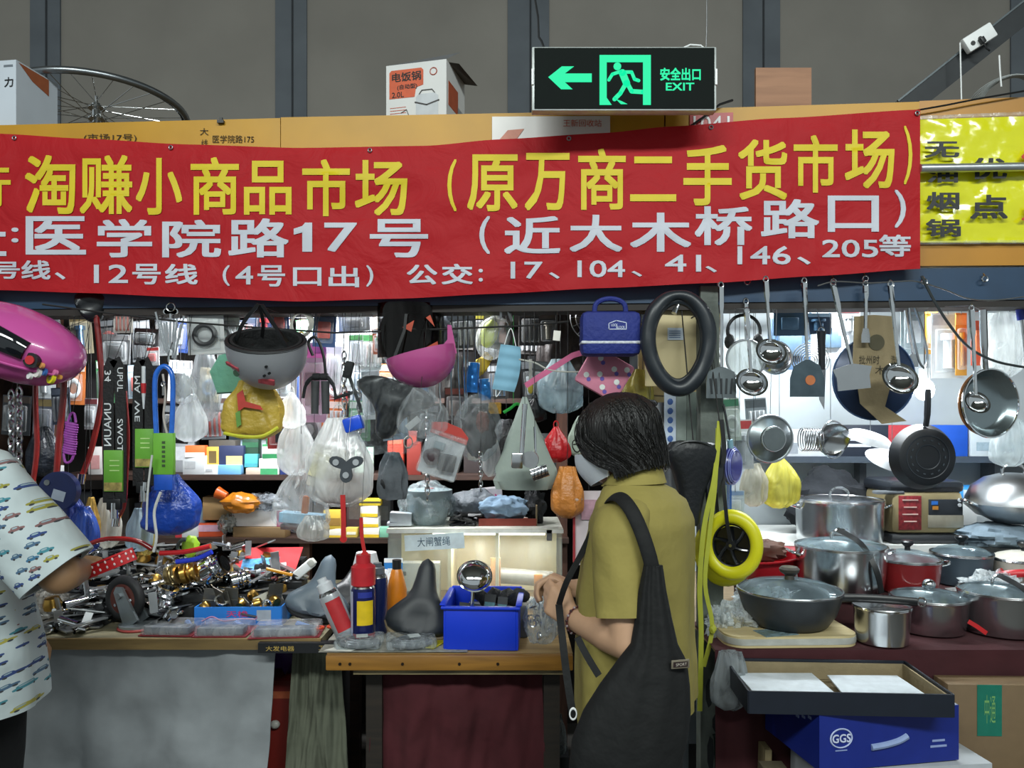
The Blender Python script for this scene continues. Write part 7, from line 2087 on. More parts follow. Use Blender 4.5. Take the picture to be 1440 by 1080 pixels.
for k, (px, Y, lab) in enumerate([(246, 2.52, 'red backed blister pack lying on the left table edge, left of three'), (318, 2.51, 'red backed blister pack lying on the left table edge, middle of three'), (405, 2.50, 'red backed blister pack lying on the left table edge, right of three')]):
    t = Th('blister_pack', lab, 'packet', px, None, Y, (0, 0, -3 + 4 * k), z=TL + 0.002)
    ww = 96 if k == 2 else 74
    t.add('backing_card', B().box((0, 0, 0.6), (ww, 60, 1.2)), M('#7c2028', 0.5, 0, 0.2, 40))
    t.add('blade_pack', B().box((0, -14, 7), (ww * 0.86, 22, 9), bev=1.5), M('#5c6472', 0.3, 0.4))
    t.add('handle', B().tube([(ww * 0.1, 22, 6), (ww * 0.34, -6, 7)], 4.5, 8), M('#5c7cb0', 0.35))
    t.add('bubble', B().box((0, -2, 7), (ww * 0.94, 54, 13), bev=4), FILM)
t = Th('flat_box', 'flat black box with gold print at the right end of the left table edge', 'box', 424, None, 2.425, z=TL - 0.04)
t.add('carton_body', B().box((0, 0, 8), (118, 14, 14)), M('#14161a', 0.5))
t.add('lettering', letters(B(), [('大发电器', -48, -8, 11, 4), ('工具王', 26, 50, 12, 5)], lambda x, y: (x, -7.6, y), 0.0, 0), M('#b89c50', 0.5))
# caster wheel
t = Th('caster_wheel', 'swivel caster with black tyre, brown hub and grey fork on the left table', 'caster', 176, None, 2.56, (0, 0, -18), z=TL + 0.012)
CM = Matrix.Translation((-8, 8, 44))
t.add('tyre', B().torus(26, 7, (-8, 8, 34), 36, 10), M('#17181a', 0.6, 0, 0.2, 30))
t.add('hub', B().cyl((-8, 3, 34), (-8, 13, 34), 22, n=28), M('#5c2c24', 0.5, 0.2))
t.add('fork', B().prism([(-18, 44), (-14, 52), (-4, 52), (24, 8), (16, 2), (-2, 2)], -3, 1), M('#8c9498', 0.35, 0.7))
t.add('fork', B().prism([(-18, 44), (-14, 52), (-4, 52), (24, 8), (16, 2), (-2, 2)], 15, 19), M('#8c9498', 0.35, 0.7))
t.add('mount_plate', B().cyl((18, 6, -2), (18, 6, 2), 26, n=24), M('#9ca4a8', 0.35, 0.7))
t.add('mount_ring', B().torus(26, 2, (18, 6, -3), 28, 6, rot=(math.pi / 2, 0, 0)), M('#b04c48', 0.5))
t.add('axle_bolt', B().cyl((-8, -6, 40), (-8, -3, 40), 5, n=6), ZINC)
for j in range(5):
    a = j * 1.257
    t.add('hub_bolt', B().cyl((-8 + 15 * math.cos(a), 1.5, 34 + 15 * math.sin(a)), (-8 + 15 * math.cos(a), 3, 34 + 15 * math.sin(a)), 2.2, n=8), STEEL)
# stepped dark trays carrying the heap, lowest at the front
def heap_z(Y):
    return TL + 0.002 + max(0.0, min(0.150, (math.floor((Y - 2.55) / 0.085) + 1) * 0.025)) if Y > 2.55 else TL + 0.002


for k in range(6):
    Y0 = 2.55 + 0.085 * k
    hgt = heap_z(Y0 + 0.02) - TL - 0.003
    xa_, xb_ = P(60 if k < 2 else 50, 0, Y0).x, P((140 if k < 2 else 424) if k != 1 else 270, 0, Y0).x
    one('parts_tray', 'dark shallow tray under the metal heap, ' + ['frontmost', 'second from the front', 'third from the front', 'fourth from the front', 'fifth from the front', 'rearmost'][k], 'tray', 720, None, 1,
        B().box(((xa_ + xb_) / 2, Y0 + 0.0415, TL + 0.0015 + hgt / 2), (xb_ - xa_, 0.081, hgt)), M('#26282a', 0.6, 0, 0.3, 30), u=1, z=0).location = (0, 0, 0)
# lamp holders, tubes, red and blue pump handles
for k, (px, py, Y, r, ln, mat, ang, lab) in enumerate([
        (302, 800, 2.72, 17, 34, CHROME, (20, 60, 20), 'big chrome threaded cup on top of the metal heap'), (265, 806, 2.70, 14, 22, BRASS, (0, 75, 10), 'brass lamp socket lying on the metal heap, right one'),
        (243, 808, 2.68, 13, 18, M('#a89468', 0.3, 0.9), (0, 75, -6), 'brass lamp socket lying on the metal heap, left one'), (232, 838, 2.60, 14, 26, CHROME, (0, 20, 0), 'short chrome cylinder standing in the metal heap'),
        (336, 815, 2.72, 13, 26, CHROME, (0, 80, 30), 'chrome coupling lying left of the blue tray box goods')]):
    t = Th('metal_fitting', lab, 'fitting', px, py, Y, ang)
    t.add('barrel', B().lathe([(r * 0.55, -ln / 2), (r, -ln / 2 + 2), (r, -ln * 0.1), (r * 0.8, 0), (r * 0.8, ln * 0.3), (r * 1.1, ln / 2 - 3), (r * 1.1, ln / 2), (r * 0.7, ln / 2), (r * 0.6, -ln * 0.3)], 26), mat)
    t.add('collar', B().torus(r * 0.95, 1.4, (0, 0, ln * 0.12), 24, 6, rot=(math.pi / 2, 0, 0)), mat)
for k, (pts, hx, lab) in enumerate([([(118, 768), (150, 758), (190, 760), (214, 772)], '#7c1414', 'dark red curved handle bar lying behind the red dotted band'), ([(225, 778), (260, 776), (296, 768)], '#b02024', 'red pump handle lying on the metal heap'), ([(248, 790), (276, 786), (298, 776)], '#2438b8', 'blue pump handle lying on the metal heap')]):
    one('curved_handle', lab, 'handle', 720, None, 1, B().tube(smooth([tuple(P(x, y, 2.66)) for x, y in pts], 6), 0.009, 10), M(hx, 0.25, 0, 0.05, 12, coat=0.5), u=1, z=0).location = (0, 0, 0)
t = Th('green_tool', 'lime green hand tool standing at the back of the metal heap', 'tool', 268, 768, 2.76)
t.add('body', B().blob((0, 0, 0), (12, 8, 15), 0.15), M('#8cb428', 0.4))
t.add('trigger', B().tube(smooth([(-8, -4, -10), (-16, -5, -2), (-12, -5, 8), (-4, -5, 10)], 4), 2.6), M('#3c4844', 0.4))
t.add('stem', B().cyl((0, 0, -14), (4, 0, -34), 4, n=10), M('#6a8c20', 0.4))
t = Th('magazine', 'red leaflet with blue and white print lying on the heap behind the blue tray box', 'leaflet', 376, 790, 2.92, (24, 0, 4))
t.add('sheet', B().box((0, 0, 0), (86, 70, 1.6)), M('#b8262c', 0.45))
t.add('print_panel', B().box((-8, -10, 1.2), (50, 34, 0.8), (0, 0, 0.1)), M('#4c8cb8', 0.45, 0, 0.5, 60))
t.add('print_panel', B().box((14, -16, 2.0), (30, 16, 0.8), (0, 0, 0.2)), M('#d8d8d8', 0.45))
t = Th('pencil', 'orange pencil lying across the red leaflet', 'pencil', 400, 806, 2.68, (0, 14, 0))
t.add('barrel', B().cyl((-26, 0, 0), (12, 0, 0), 2.4, n=6), M('#d08c1c', 0.4))
t.add('tip', B().cyl((12, 0, 0), (20, 0, 0), 2.4, 0.3, n=6), BLACK)
t = Th('white_lighter', 'white plastic switch lying near the grey saddle', 'switch', 428, 800, 2.72, (0, -40, 0))
t.add('body', B().box((0, 0, 0), (34, 10, 13), bev=3), WHITE)
t.add('end', B().box((14, -1, 0), (10, 11, 10), bev=2), M('#b8b8b0', 0.5))
for k, (a, c, r, lab) in enumerate([((78, 905, 2.50), (150, 862, 2.70), 0.016, 'wide chrome tube lying at the left end of the heap'), ((104, 902, 2.48), (154, 870, 2.62), 0.008, 'thin chrome tube lying at the left end of the heap'), ((60, 880, 2.56), (120, 850, 2.72), 0.010, 'second chrome tube lying behind the wide one')]):
    A_, C_ = P(*a), P(*c)
    A_.z = max(A_.z, TL + r + 0.002)
    b = B().cyl(A_, C_, r, n=18, cap=False)
    b.cyl(A_, C_, r * 0.82, n=18, cap=False)
    one('chrome_tube', lab, 'tube', 720, None, 1, b, CHROME, u=1, z=0).location = (0, 0, 0)
one('film_heap', 'clear crumpled film bag over tools at the far left of the table', 'plastic film', 68, None, 2.62, B().blob((0, 0, 22), (36, 30, 24), 0.4, 3, 6, 34, 20), clear('#d8d4cc', 0.35, 0.08, 0.9, 30), z=TL + 0.002)
t = Th('dotted_pan', 'red band with white dots around a dark oval pan held in the man\'s hand', 'pan', 156, 788, 2.02, (0, -22, 6))


def band(u, v):
    a = math.radians(200 + 140 * u)
    return (38 * math.cos(a), 18 * math.sin(a), -4 + 18 * v - 8)


t.add('band', B().sheet(band, 24, 4, 1.2), M('#b81c22', 0.4))
for j in range(9):
    for i in range(2):
        p = Vector(band(0.06 + 0.11 * j, 0.3 + 0.42 * i))
        t.add('dot', B().blob(p + Vector((0, -0.8, 0)), (1.5, 1.0, 2.2), 0, nu=8, nv=6), M('#e0c8c8', 0.5))
t.add('pan', B().lathe([(0, -6), (20, -5), (36, 2), (38, 3), (34, 2), (18, -3), (0, -4)], 30, Matrix.Diagonal((1, 0.5, 1, 1))), M('#3c4044', 0.4, 0.4))

# small hardware of the heap: built once per kind, then copied
protos = []
u0 = 2.6 / F


def proto(b, mat, name):
    return (mesh_of(b, name, mat, u0), name)


pl = B().prism([(-22, -5), (22, -5), (24, -2), (24, 2), (22, 5), (-22, 5), (-24, 2), (-24, -2)], -0.8, 0.8)
lb = B().box((0, 0, 0), (30, 8, 1.6)).box((-14.5, 0, 10), (1.6, 8, 20))
ringb = B().torus(8, 1.8, (0, 0, 0), 18, 6)
bolt = B().cyl((0, 0, -12), (0, 0, 8), 2.4, n=8).cyl((0, 0, 8), (0, 0, 12), 5, n=6)
hinge = B().box((-9, 0, 0), (16, 1.4, 22)).box((9, 0, 0), (16, 1.4, 22)).cyl((0, -1, -11), (0, -1, 11), 2, n=8)
pipe = B().cyl((-14, 0, 0), (14, 0, 0), 5, n=12, cap=False).cyl((-14, 0, 0), (14, 0, 0), 4, n=12, cap=False)
capb = B().lathe([(0, 6), (6, 5), (8, 0), (8, -5), (6, -5), (6, 0), (0, 3)], 16)
spring = B().tube([(4 * math.cos(k * 0.9), 4 * math.sin(k * 0.9), -10 + k * 0.45) for k in range(46)], 0.8, 5)
clampb = B().torus(10, 1.2, (0, 0, 0), 20, 4, flat=None) if False else B().torus(10, 1.6, (0, 0, 0), 20, 5).box((0, 0, 11), (7, 4, 5))
kinds = [
    (proto(pl, M('#aeb2b4', 0.35, 0.9, 0.15, 40), 'flat_plate'), 'flat grey steel plate lying in the metal heap', 'steel plates in the heap', 'plate'),
    (proto(lb, BRUSHED, 'angle_bracket'), 'small steel angle bracket lying in the metal heap', 'angle brackets in the heap', 'bracket'),
    (proto(ringb, CHROME, 'steel_ring'), 'small chrome ring lying in the metal heap', 'chrome rings in the heap', 'ring'),
    (proto(bolt, STEEL, 'hex_bolt'), 'hex head steel bolt lying in the metal heap', 'hex bolts in the heap', 'bolt'),
    (proto(hinge, M('#6c6a62', 0.4, 0.8), 'door_hinge'), 'dull grey hinge lying in the metal heap', 'hinges in the heap', 'hinge'),
    (proto(pipe, CHROME, 'pipe_piece'), 'short chrome pipe piece lying in the metal heap', 'pipe pieces in the heap', 'pipe'),
    (proto(capb, BRASS, 'brass_cap'), 'small brass cap lying in the metal heap', 'brass caps in the heap', 'cap'),
    (proto(spring, STEEL, 'coil_spring'), 'little coil spring lying in the metal heap', 'coil springs in the heap', 'spring'),
    (proto(clampb, DARKMETAL, 'hose_clamp'), 'dark hose clamp lying in the metal heap', 'hose clamps in the heap', 'clamp'),
    (proto(B().box((0, 0, 0), (26, 10, 8), bev=1.5).cyl((13, 0, 0), (24, 0, 0), 3, n=8), BLACKSOFT, 'black_latch'), 'black latch body lying in the metal heap', 'black latches in the heap', 'latch'),
]
heap = random.Random(5)
FLAT = {'flat_plate': 1.57, 'angle_bracket': 0.0, 'steel_ring': 1.57, 'hex_bolt': 1.57, 'door_hinge': 1.57, 'pipe_piece': 0.0, 'brass_cap': 0.0, 'coil_spring': 1.57, 'hose_clamp': 1.57, 'black_latch': 0.0}
spots = []
for layer in range(3):
    for r_ in range(12):
        Y = 2.485 + 0.046 * r_ + 0.02 * layer
        for c_ in range(14):
            px = 60 + 26 * c_ + heap.uniform(-7, 7) + 9 * layer
            if (px > 262 and Y < 2.74) or (130 < px < 216 and Y < 2.66) or px > 420 or (layer and heap.random() < 0.3 + 0.1 * layer) or Y > 3.03 or (Y < 2.55 and px > 200):
                continue
            spots.append((px, Y + heap.uniform(-0.012, 0.012), heap_z(Y) + 0.011 + 0.022 * layer))
for i, (px, Y, z) in enumerate(spots):
    (me, nm), lab, grp, cat = kinds[heap.choice([0, 0, 0, 1, 1, 1, 2, 2, 3, 3, 4, 5, 5, 5, 6, 7, 8, 9])]
    o = link(nm, me)
    p = P(px, 0, Y)
    o.location = (p.x, Y, z)
    o.rotation_euler = (FLAT[nm] + heap.uniform(-0.35, 0.35), heap.uniform(-0.3, 0.3), heap.uniform(0, 6.28))
    s_ = heap.uniform(0.95, 1.55)
    o.scale = (s_, s_, s_)
    tag(o, lab, cat, grp)
# brass and steel fittings in the blue tray box
for i in range(36):
    (me, nm), lab, grp, cat = kinds[heap.choice([1, 2, 4, 6, 6, 4, 3])]
    o = link(nm, me)
    o.location = (P(heap.uniform(286, 386), 0, 2.64).x, heap.uniform(2.60, 2.71), TL + heap.uniform(0.03, 0.085))
    o.rotation_euler = (heap.uniform(0, 6.28), heap.uniform(0, 6.28), heap.uniform(0, 6.28))
    tag(o, lab.replace('lying in the metal heap', 'lying in the blue tray box'), cat, grp.replace('heap', 'tray box'))

# ------------------------------------------------------------------ things under the tables
t = shelf_box('red carton with a white knob under the left table', 388, 0.0, 2.66, 76, 250, 60, '#7c2018', [(0.3, 0.9, 0.8, 0.94, '#b86040')], name='carton')
t.add('knob', B().blob((0, -4, 190), (7, 5, 6), 0), M('#b8b8b0', 0.4))
one('low_crate', 'dark low crate under the centre table at the right', 'crate', 778, None, 2.52, B().box((0, 20, 88), (44, 40, 176)), M('#14161a', 0.7), z=0.001)
one('purple_bag', 'purple bag stuffed under the left table beside the grey cloth', 'bag', 402, None, 2.72, B().blob((0, 0, 26), (22, 20, 34), 0.3, 2.5, 3), M('#4c3070', 0.5), z=0.655)
one('stacked_crate', 'dark crate standing under the left table behind the red carton', 'crate', 420, None, 2.80, B().box((0, 30, 120), (120, 60, 238), bev=2), M('#101214', 0.7), z=0.001)
for k, z in enumerate((0.415, 0.475, 0.535)):
    shelf_box('blue and white packet stacked under the centre table, ' + ['lowest of three', 'middle of three', 'topmost of three'][k], 534, z, 2.48, 26, 26, 40, '#2a86c8', [(0.3, 0.1, 0.9, 0.6, '#d0d8dc')])
one('packet_crate', 'dark box under the blue and white packets', 'box', 536, None, 2.48, B().box((0, 20, 88), (34, 40, 176)), M('#15161a', 0.7), z=0.001)
plastic_bag('crumpled clear bag lying under the centre table at the right', 778, 1004, 36, 62, 2.56, clear('#8c9494', 0.4, 0.1), 26, seed=111, neck=0.6, hangs=False)
# ------------------------------------------------------------------ people
SKIN = M('#bd9678', 0.55, 0, 0.06, 25)
SKIN2 = M('#a8825f', 0.55, 0, 0.06, 25)


def limb(b, p, q, r1, r2, n=16):
    p, q = Vector(p), Vector(q)
    b.blob(p, (r1,) * 3, nu=16, nv=10)
    b.blob(q, (r2,) * 3, nu=16, nv=10)
    b.cyl(p, q, r1, r2, n)
    return b


def fused(name, b, mat, voxel=0.006, smooth_it=6):
    """one continuous skin over all the volumes of b"""
    o = link(name, mesh_of(b, name, mat))
    md = o.modifiers.new('fuse', 'REMESH')
    md.mode = 'VOXEL'
    md.voxel_size = voxel
    md.use_smooth_shade = True
    ms = o.modifiers.new('soften', 'SMOOTH')
    ms.factor = 0.5
    ms.iterations = smooth_it
    dg = bpy.context.evaluated_depsgraph_get()
    dg.update()
    me = bpy.data.meshes.new_from_object(o.evaluated_get(dg))
    o.modifiers.clear()
    old = o.data
    o.data = me
    bpy.data.meshes.remove(old)
    me.polygons.foreach_set('use_smooth', [True] * len(me.polygons))
    if not me.materials:
        me.materials.append(mat)
    return o


def hand(b, wrist, d, up, side, s=1.0, curl=1.0):
    """palm and five bent fingers; d points along the hand, up out of its back, side towards the thumb"""
    d, up, side = Vector(d).normalized(), Vector(up).normalized(), Vector(side).normalized()
    w = Vector(wrist)
    palm = w + d * 0.045 * s
    for k in range(4):
        off = side * (0.027 - 0.018 * k) * s
        limb(b, w + d * 0.008 * s + off * 0.55, w + d * 0.078 * s + off, 0.016 * s, 0.0125 * s, 12)
    ln = [0.040, 0.045, 0.042, 0.033]
    for k in range(4):
        p = w + d * (0.082 - 0.004 * abs(k - 1)) * s + side * (0.029 - 0.019 * k) * s
        dd = d
        r = 0.0098 * s
        for j, f in enumerate((1.0, 0.65, 0.5)):
            ang = curl * (0.75, 1.15, 0.7)[j]
            dd = (dd * math.cos(ang) - up * math.sin(ang) * (1 if j == 0 else 1)).normalized() if j == 0 else (Matrix.Rotation(0, 3, 'X') @ (dd * math.cos(ang) + dd.cross(side).cross(dd) * 0 + (-(up * dd.dot(d) - d * dd.dot(up))) * math.sin(ang))).normalized()
            q = p + dd * ln[k] * f * s
            limb(b, p, q, r, r * 0.9, 10)
            p, r = q, r * 0.92
    t0 = w + d * 0.022 * s + side * 0.026 * s
    t1 = t0 + (d * 0.6 + side * 0.55 - up * 0.25).normalized() * 0.038 * s
    t2 = t1 + (d * 0.85 - up * 0.5 * curl).normalized() * 0.030 * s
    limb(b, t0, t1, 0.014 * s, 0.0115 * s, 10)
    limb(b, t1, t2, 0.0115 * s, 0.0095 * s, 10)
    return b


def garment(rings_fn, zs, n=48):
    return B().loft([rings_fn(z) for z in zs], cap=False)


def interp(tab, z):
    tab = sorted(tab)
    if z <= tab[0][0]:
        return tab[0][1:]
    for i in range(len(tab) - 1):
        if z <= tab[i + 1][0]:
            k = (z - tab[i][0]) / (tab[i + 1][0] - tab[i][0])
            k = k * k * (3 - 2 * k)
            return tuple(a + (c - a) * k for a, c in zip(tab[i][1:], tab[i + 1][1:]))
    return tab[-1][1:]


# ---- the woman in the olive shirt
FW, LW = Vector((-0.85, 0.527, 0)), Vector((-0.527, -0.85, 0))
CW = Vector((0.335, 2.02, 0))


def W(f, l, z):
    return CW + FW * f + LW * l + Vector((0, 0, z))


woman = link('person', None)
woman.location = (0, 0, 0)
tag(woman, 'person in an olive shirt and face mask with a black shoulder bag, seen from behind', 'person')


def wpart(name, o_or_b, mat=None, parent=None, label=None, angle=60):
    o = o_or_b if isinstance(o_or_b, bpy.types.Object) else link(name, mesh_of(o_or_b, name, mat, 1.0, angle))
    o.parent = parent or woman
    if label:
        o['label'] = label
    return o


HC = W(0.065, 0.0, 1.462)
rot_h = Matrix(((FW.x, LW.x, 0), (FW.y, LW.y, 0), (0, 0, 1))).to_4x4()
mh = Matrix.Translation(HC) @ rot_h @ Matrix.Rotation(math.radians(12), 4, 'Y')      # looking a little down
b = B()
b.blob((0, 0, 0.012), (0.096, 0.074, 0.102), nu=28, nv=20, m=mh)
b.blob((0.028, 0, -0.062), (0.058, 0.054, 0.052), nu=20, nv=14, m=mh)
b.blob((0.098, 0, -0.018), (0.017, 0.014, 0.024), nu=12, nv=8, m=mh)
b.blob((0.088, 0, -0.066), (0.012, 0.020, 0.010), nu=12, nv=8, m=mh)
for s_ in (-1, 1):
    b.blob((-0.004, s_ * 0.075, -0.012), (0.016, 0.009, 0.030), nu=12, nv=10, m=mh)
limb(b, W(0.02, 0, 1.33), HC + Vector((0.0, 0, -0.05)), 0.056, 0.052)
b.blob((0, 0, 0), (0.095, 0.14, 0.17), nu=20, nv=14, m=Matrix.Translation(W(0, 0, 1.17)) @ rot_h)
b.blob((0, 0, 0), (0.105, 0.135, 0.18), nu=20, nv=14, m=Matrix.Translation(W(0, 0, 0.92)) @ rot_h)
limb(b, W(0, -0.12, 1.265), W(0, 0.12, 1.265), 0.045, 0.045)
# near (left) arm
sh, el, wr = W(-0.01, 0.165, 1.272), Vector((0.278, 1.825, 0.992)), Vector((0.158, 1.975, 1.008))
limb(b, sh, sh.lerp(el, 0.5), 0.034, 0.048)
limb(b, sh.lerp(el, 0.5), el, 0.050, 0.047)
limb(b, el, el.lerp(wr, 0.35), 0.047, 0.046)
limb(b, el.lerp(wr, 0.35), wr, 0.046, 0.029)
hand(b, wr, (-0.62, 0.55, 0.42), (-0.35, -0.80, 0.1), (0.25, 0.15, 0.9), 1.05, 0.9)
# far (right) arm
sh2, el2, wr2 = W(-0.01, -0.165, 1.272), W(0.03, -0.235, 1.03), W(0.235, -0.10, 1.03)
limb(b, sh2, el2, 0.044, 0.043)
limb(b, el2, wr2, 0.043, 0.028)
hand(b, wr2, (-0.75, 0.25, 0.3), (-0.2, 0.3, 0.9), (-0.2, -0.9, 0.1), 1.0, 0.9)
for s_ in (-1, 1):
    limb(b, W(0, 0.085 * s_, 0.84), W(0.01, 0.085 * s_, 0.46), 0.085, 0.06)
    limb(b, W(0.01, 0.085 * s_, 0.46), W(-0.01, 0.085 * s_, 0.08), 0.055, 0.04)
    limb(b, W(-0.02, 0.085 * s_, 0.045), W(0.13, 0.09 * s_, 0.035), 0.04, 0.034)
wpart('body', fused('body', b, SKIN, 0.0065, 4))
# face details
for s_ in (-1, 1):
    wpart('eye', B().blob((0.090, 0.031 * s_, 0.012), (0.008, 0.014, 0.007), nu=12, nv=8, m=mh), M('#1a1210', 0.2))
    wpart('eyebrow', B().tube([mh @ Vector((0.092, 0.018 * s_, 0.030)), mh @ Vector((0.088, 0.034 * s_, 0.034)), mh @ Vector((0.074, 0.050 * s_, 0.030))], 0.0028), M('#15110f', 0.8))
# mask
def mask_fn(u, v):
    a = math.radians(-88 + 176 * u)
    zz = -0.012 - 0.095 * v + 0.020 * (abs(u - 0.5) * 2) ** 2 * (1 - 2 * v) * -1
    k = 1 + 0.10 * math.cos(a) * math.sin(math.pi * v)
    r_ = 0.104 - 0.030 * v * v
    return mh @ Vector((r_ * k * math.cos(a) + 0.014 * math.cos(a) + 0.006, (0.074 - 0.012 * v) * math.sin(a) * 1.05, zz))


mk = wpart('face_mask', B().sheet(mask_fn, 28, 14, 0.001), M('#c8ced6', 0.8, 0, 0.04, 20), label='pale grey blue face mask')
for s_ in (-1, 1):
    wpart('ear_loop', B().tube(smooth([mh @ Vector((0.03, 0.078 * s_, -0.022)), mh @ Vector((0.004, 0.086 * s_, 0.004)), mh @ Vector((-0.016, 0.084 * s_, -0.02)), mh @ Vector((0.012, 0.074 * s_, -0.09))], 5), 0.0016), WHITE, mk)
gl = wpart('glasses', B().tube([mh @ Vector((0.104, 0.034 * s_ + 0.022 * math.cos(a), 0.008 + 0.017 * math.sin(a))) for s_ in (1,) for a in [2 * math.pi * i / 16 for i in range(16)]], 0.0016, closed=True).tube([mh @ Vector((0.104, -0.034 + 0.022 * math.cos(a), 0.008 + 0.017 * math.sin(a))) for a in [2 * math.pi * i / 16 for i in range(16)]], 0.0016, closed=True), M('#2a2622', 0.3, 0.5))
for s_ in (-1, 1):
    wpart('glasses_arm', B().tube([mh @ Vector((0.100, 0.056 * s_, 0.012)), mh @ Vector((0.06, 0.078 * s_, 0.008)), mh @ Vector((-0.01, 0.086 * s_, 0.004))], 0.0018), M('#2a2622', 0.3, 0.5), gl)
# hair: bob with an opening for the face
hair_m, nt, N, L, bs = new_mat('hair_black')
bs.inputs['Base Color'].default_value = lin('#121110')
bs.inputs['Roughness'].default_value = 0.42
tc = N.new('ShaderNodeTexCoord')
mp = N.new('ShaderNodeMapping')
mp.inputs['Scale'].default_value = (150, 150, 6)
nz = N.new('ShaderNodeTexNoise')
nz.inputs['Scale'].default_value = 1.6
nz.inputs['Detail'].default_value = 4
bp = N.new('ShaderNodeBump')
bp.inputs['Strength'].default_value = 0.55
bp.inputs['Distance'].default_value = 0.01
L.new(tc.outputs['Object'], mp.inputs[0])
L.new(mp.outputs[0], nz.inputs['Vector'])
L.new(nz.outputs['Fac'], bp.inputs['Height'])
L.new(bp.outputs['Normal'], bs.inputs['Normal'])
rings = []
NR = 90
for j in range(31):
    v = j / 30.0                               # 0 bottom, 1 crown
    z = -0.098 + 0.226 * v
    if v < 0.55:
        rx, ry = 0.116 - 0.010 * (0.5 - v), 0.100 - 0.006 * (0.4 - v)
    else:
        k = math.sqrt(max(0.0, 1 - ((v - 0.55) / 0.455) ** 2))
        rx, ry = 0.117 * k, 0.101 * k
    op = math.radians(92 - 74 * min(1, max(0, (v - 0.08) / 0.42)) ** 0.9) * (1 if v < 0.80 else max(0, (0.9 - v) / 0.1))
    ring = []
    for i in range(NR + 1):
        a = op + (2 * math.pi - 2 * op) * i / NR
        s_ = 1 + 0.022 * noise.noise(Vector((a * 16, v * 1.2, 3))) + 0.03 * noise.noise(Vector((a * 3, v * 1.5, 7)))
        zz = z + (0.006 * noise.noise(Vector((a * 20, 0, 1))) if v < 0.04 else 0) - 0.012 * math.cos(a) * (1 - v)
        ring.append(mh @ Vector((-0.012 + rx * s_ * math.cos(a), ry * s_ * math.sin(a), zz)))
    rings.append(ring)
inner = []
hb = B().loft(rings, cap=False, closed=False)
hc_ = mh @ Vector((-0.012, 0, 0))
rin = [[p.lerp(Vector((hc_.x, hc_.y, p.z)), 0.16) for p in r] for r in rings]
hb.loft([rings[0], rin[0]], cap=False, closed=False)
hb.loft(rin, cap=False, closed=False)
hb.loft([[rings[j][0] for j in range(31)], [rin[j][0] for j in range(31)]], cap=False, closed=False)
hb.loft([[rings[j][-1] for j in range(31)], [rin[j][-1] for j in range(31)]], cap=False, closed=False)
hr = wpart('hair', hb, hair_m, label='black chin length bob')
sb = B()
hr_r = random.Random(4)
for k in range(170):
    i = hr_r.randrange(3, NR - 3)
    j0 = hr_r.randrange(14, 29)
    pts = []
    for j in range(j0, -1, -3):
        p = rings[j][min(NR, max(0, i + int(1.5 * math.sin(j * 0.3 + k))))]
        pts.append(p + (p - Vector((hc_.x, hc_.y, p.z))).normalized() * (0.0015 + 0.006 * hr_r.random() * (1 - j / 30.0)))
    pts[-1] = pts[-1] + Vector((0, 0, -0.01 * hr_r.random()))
    if len(pts) > 2:
        sb.tube(smooth(pts, 2), 0.0011, 4)
st = wpart('hair_strands', sb, hair_m, hr)
st['kind'] = 'stuff'
# shirt
OL = M('#8f8344', 0.85, 0, 0.10, 6, 0.35, 14)
SH = [(0.765, 0.012, 0.155, 0.192), (0.85, 0.012, 0.152, 0.190), (0.95, 0.012, 0.148, 0.186), (1.05, 0.012, 0.146, 0.186), (1.15, 0.004, 0.138, 0.190), (1.25, -0.008, 0.124, 0.192), (1.30, -0.008, 0.108, 0.178), (1.33, 0.0, 0.092, 0.135), (1.35, 0.012, 0.078, 0.088), (1.362, 0.018, 0.070, 0.074)]


def shirt_ring(z):
    fc, a_, b_ = interp(SH, z)
    out = []
    for i in range(64):
        a = 2 * math.pi * i / 64
        lo = max(0, min(1, (1.30 - z) / 0.4))
        w = 1 + 0.05 * lo * math.sin(7 * a + 2.0 * noise.noise(Vector((a, z * 3, 1)))) + 0.03 * noise.noise(Vector((math.cos(a) * 2, math.sin(a) * 2, z * 6)))
        out.append(W(fc + a_ * w * math.cos(a), b_ * w * math.sin(a), z + (0.02 * math.cos(a + 2.6) if z < 0.78 else 0)))
    return out


zs = [0.765 + (1.362 - 0.765) * k / 44 for k in range(45)]
so = wpart('shirt', garment(shirt_ring, zs), OL, label='olive short-sleeved shirt')


def sleeve(sh_, el_, frac, r0, r1, seed, inward=Vector()):
    rr = []
    ax = (el_ - sh_)
    t_ = ax.normalized()
    nx = t_.orthogonal().normalized()
    ny = t_.cross(nx)
    for k in range(19):
        v = k / 18.0
        p = sh_ + ax * (frac * v) - t_ * 0.035 * (1 - v) + (inward * 0.05 * (1 - v / 0.25) if v < 0.25 else Vector())
        r = r0 + (r1 - r0) * v
        if v < 0.12:
            r *= 0.55 + 0.45 * math.sqrt(v / 0.12)
        rr.append([p + (nx * math.cos(a) + ny * math.sin(a)) * r * (1 + 0.05 * math.sin(4 * a + seed + 5 * v) * v + 0.05 * noise.noise(Vector((math.cos(a) * 2, math.sin(a) * 2, v * 4 + seed)))) for a in [2 * math.pi * i / 36 for i in range(36)]])
    rr.append([q.lerp(sum(rr[-1], Vector()) / 36, 0.12) for q in rr[-1]])
    rr.append([q - t_ * 0.03 for q in rr[-1]])
    return B().loft(rr, cap=False)


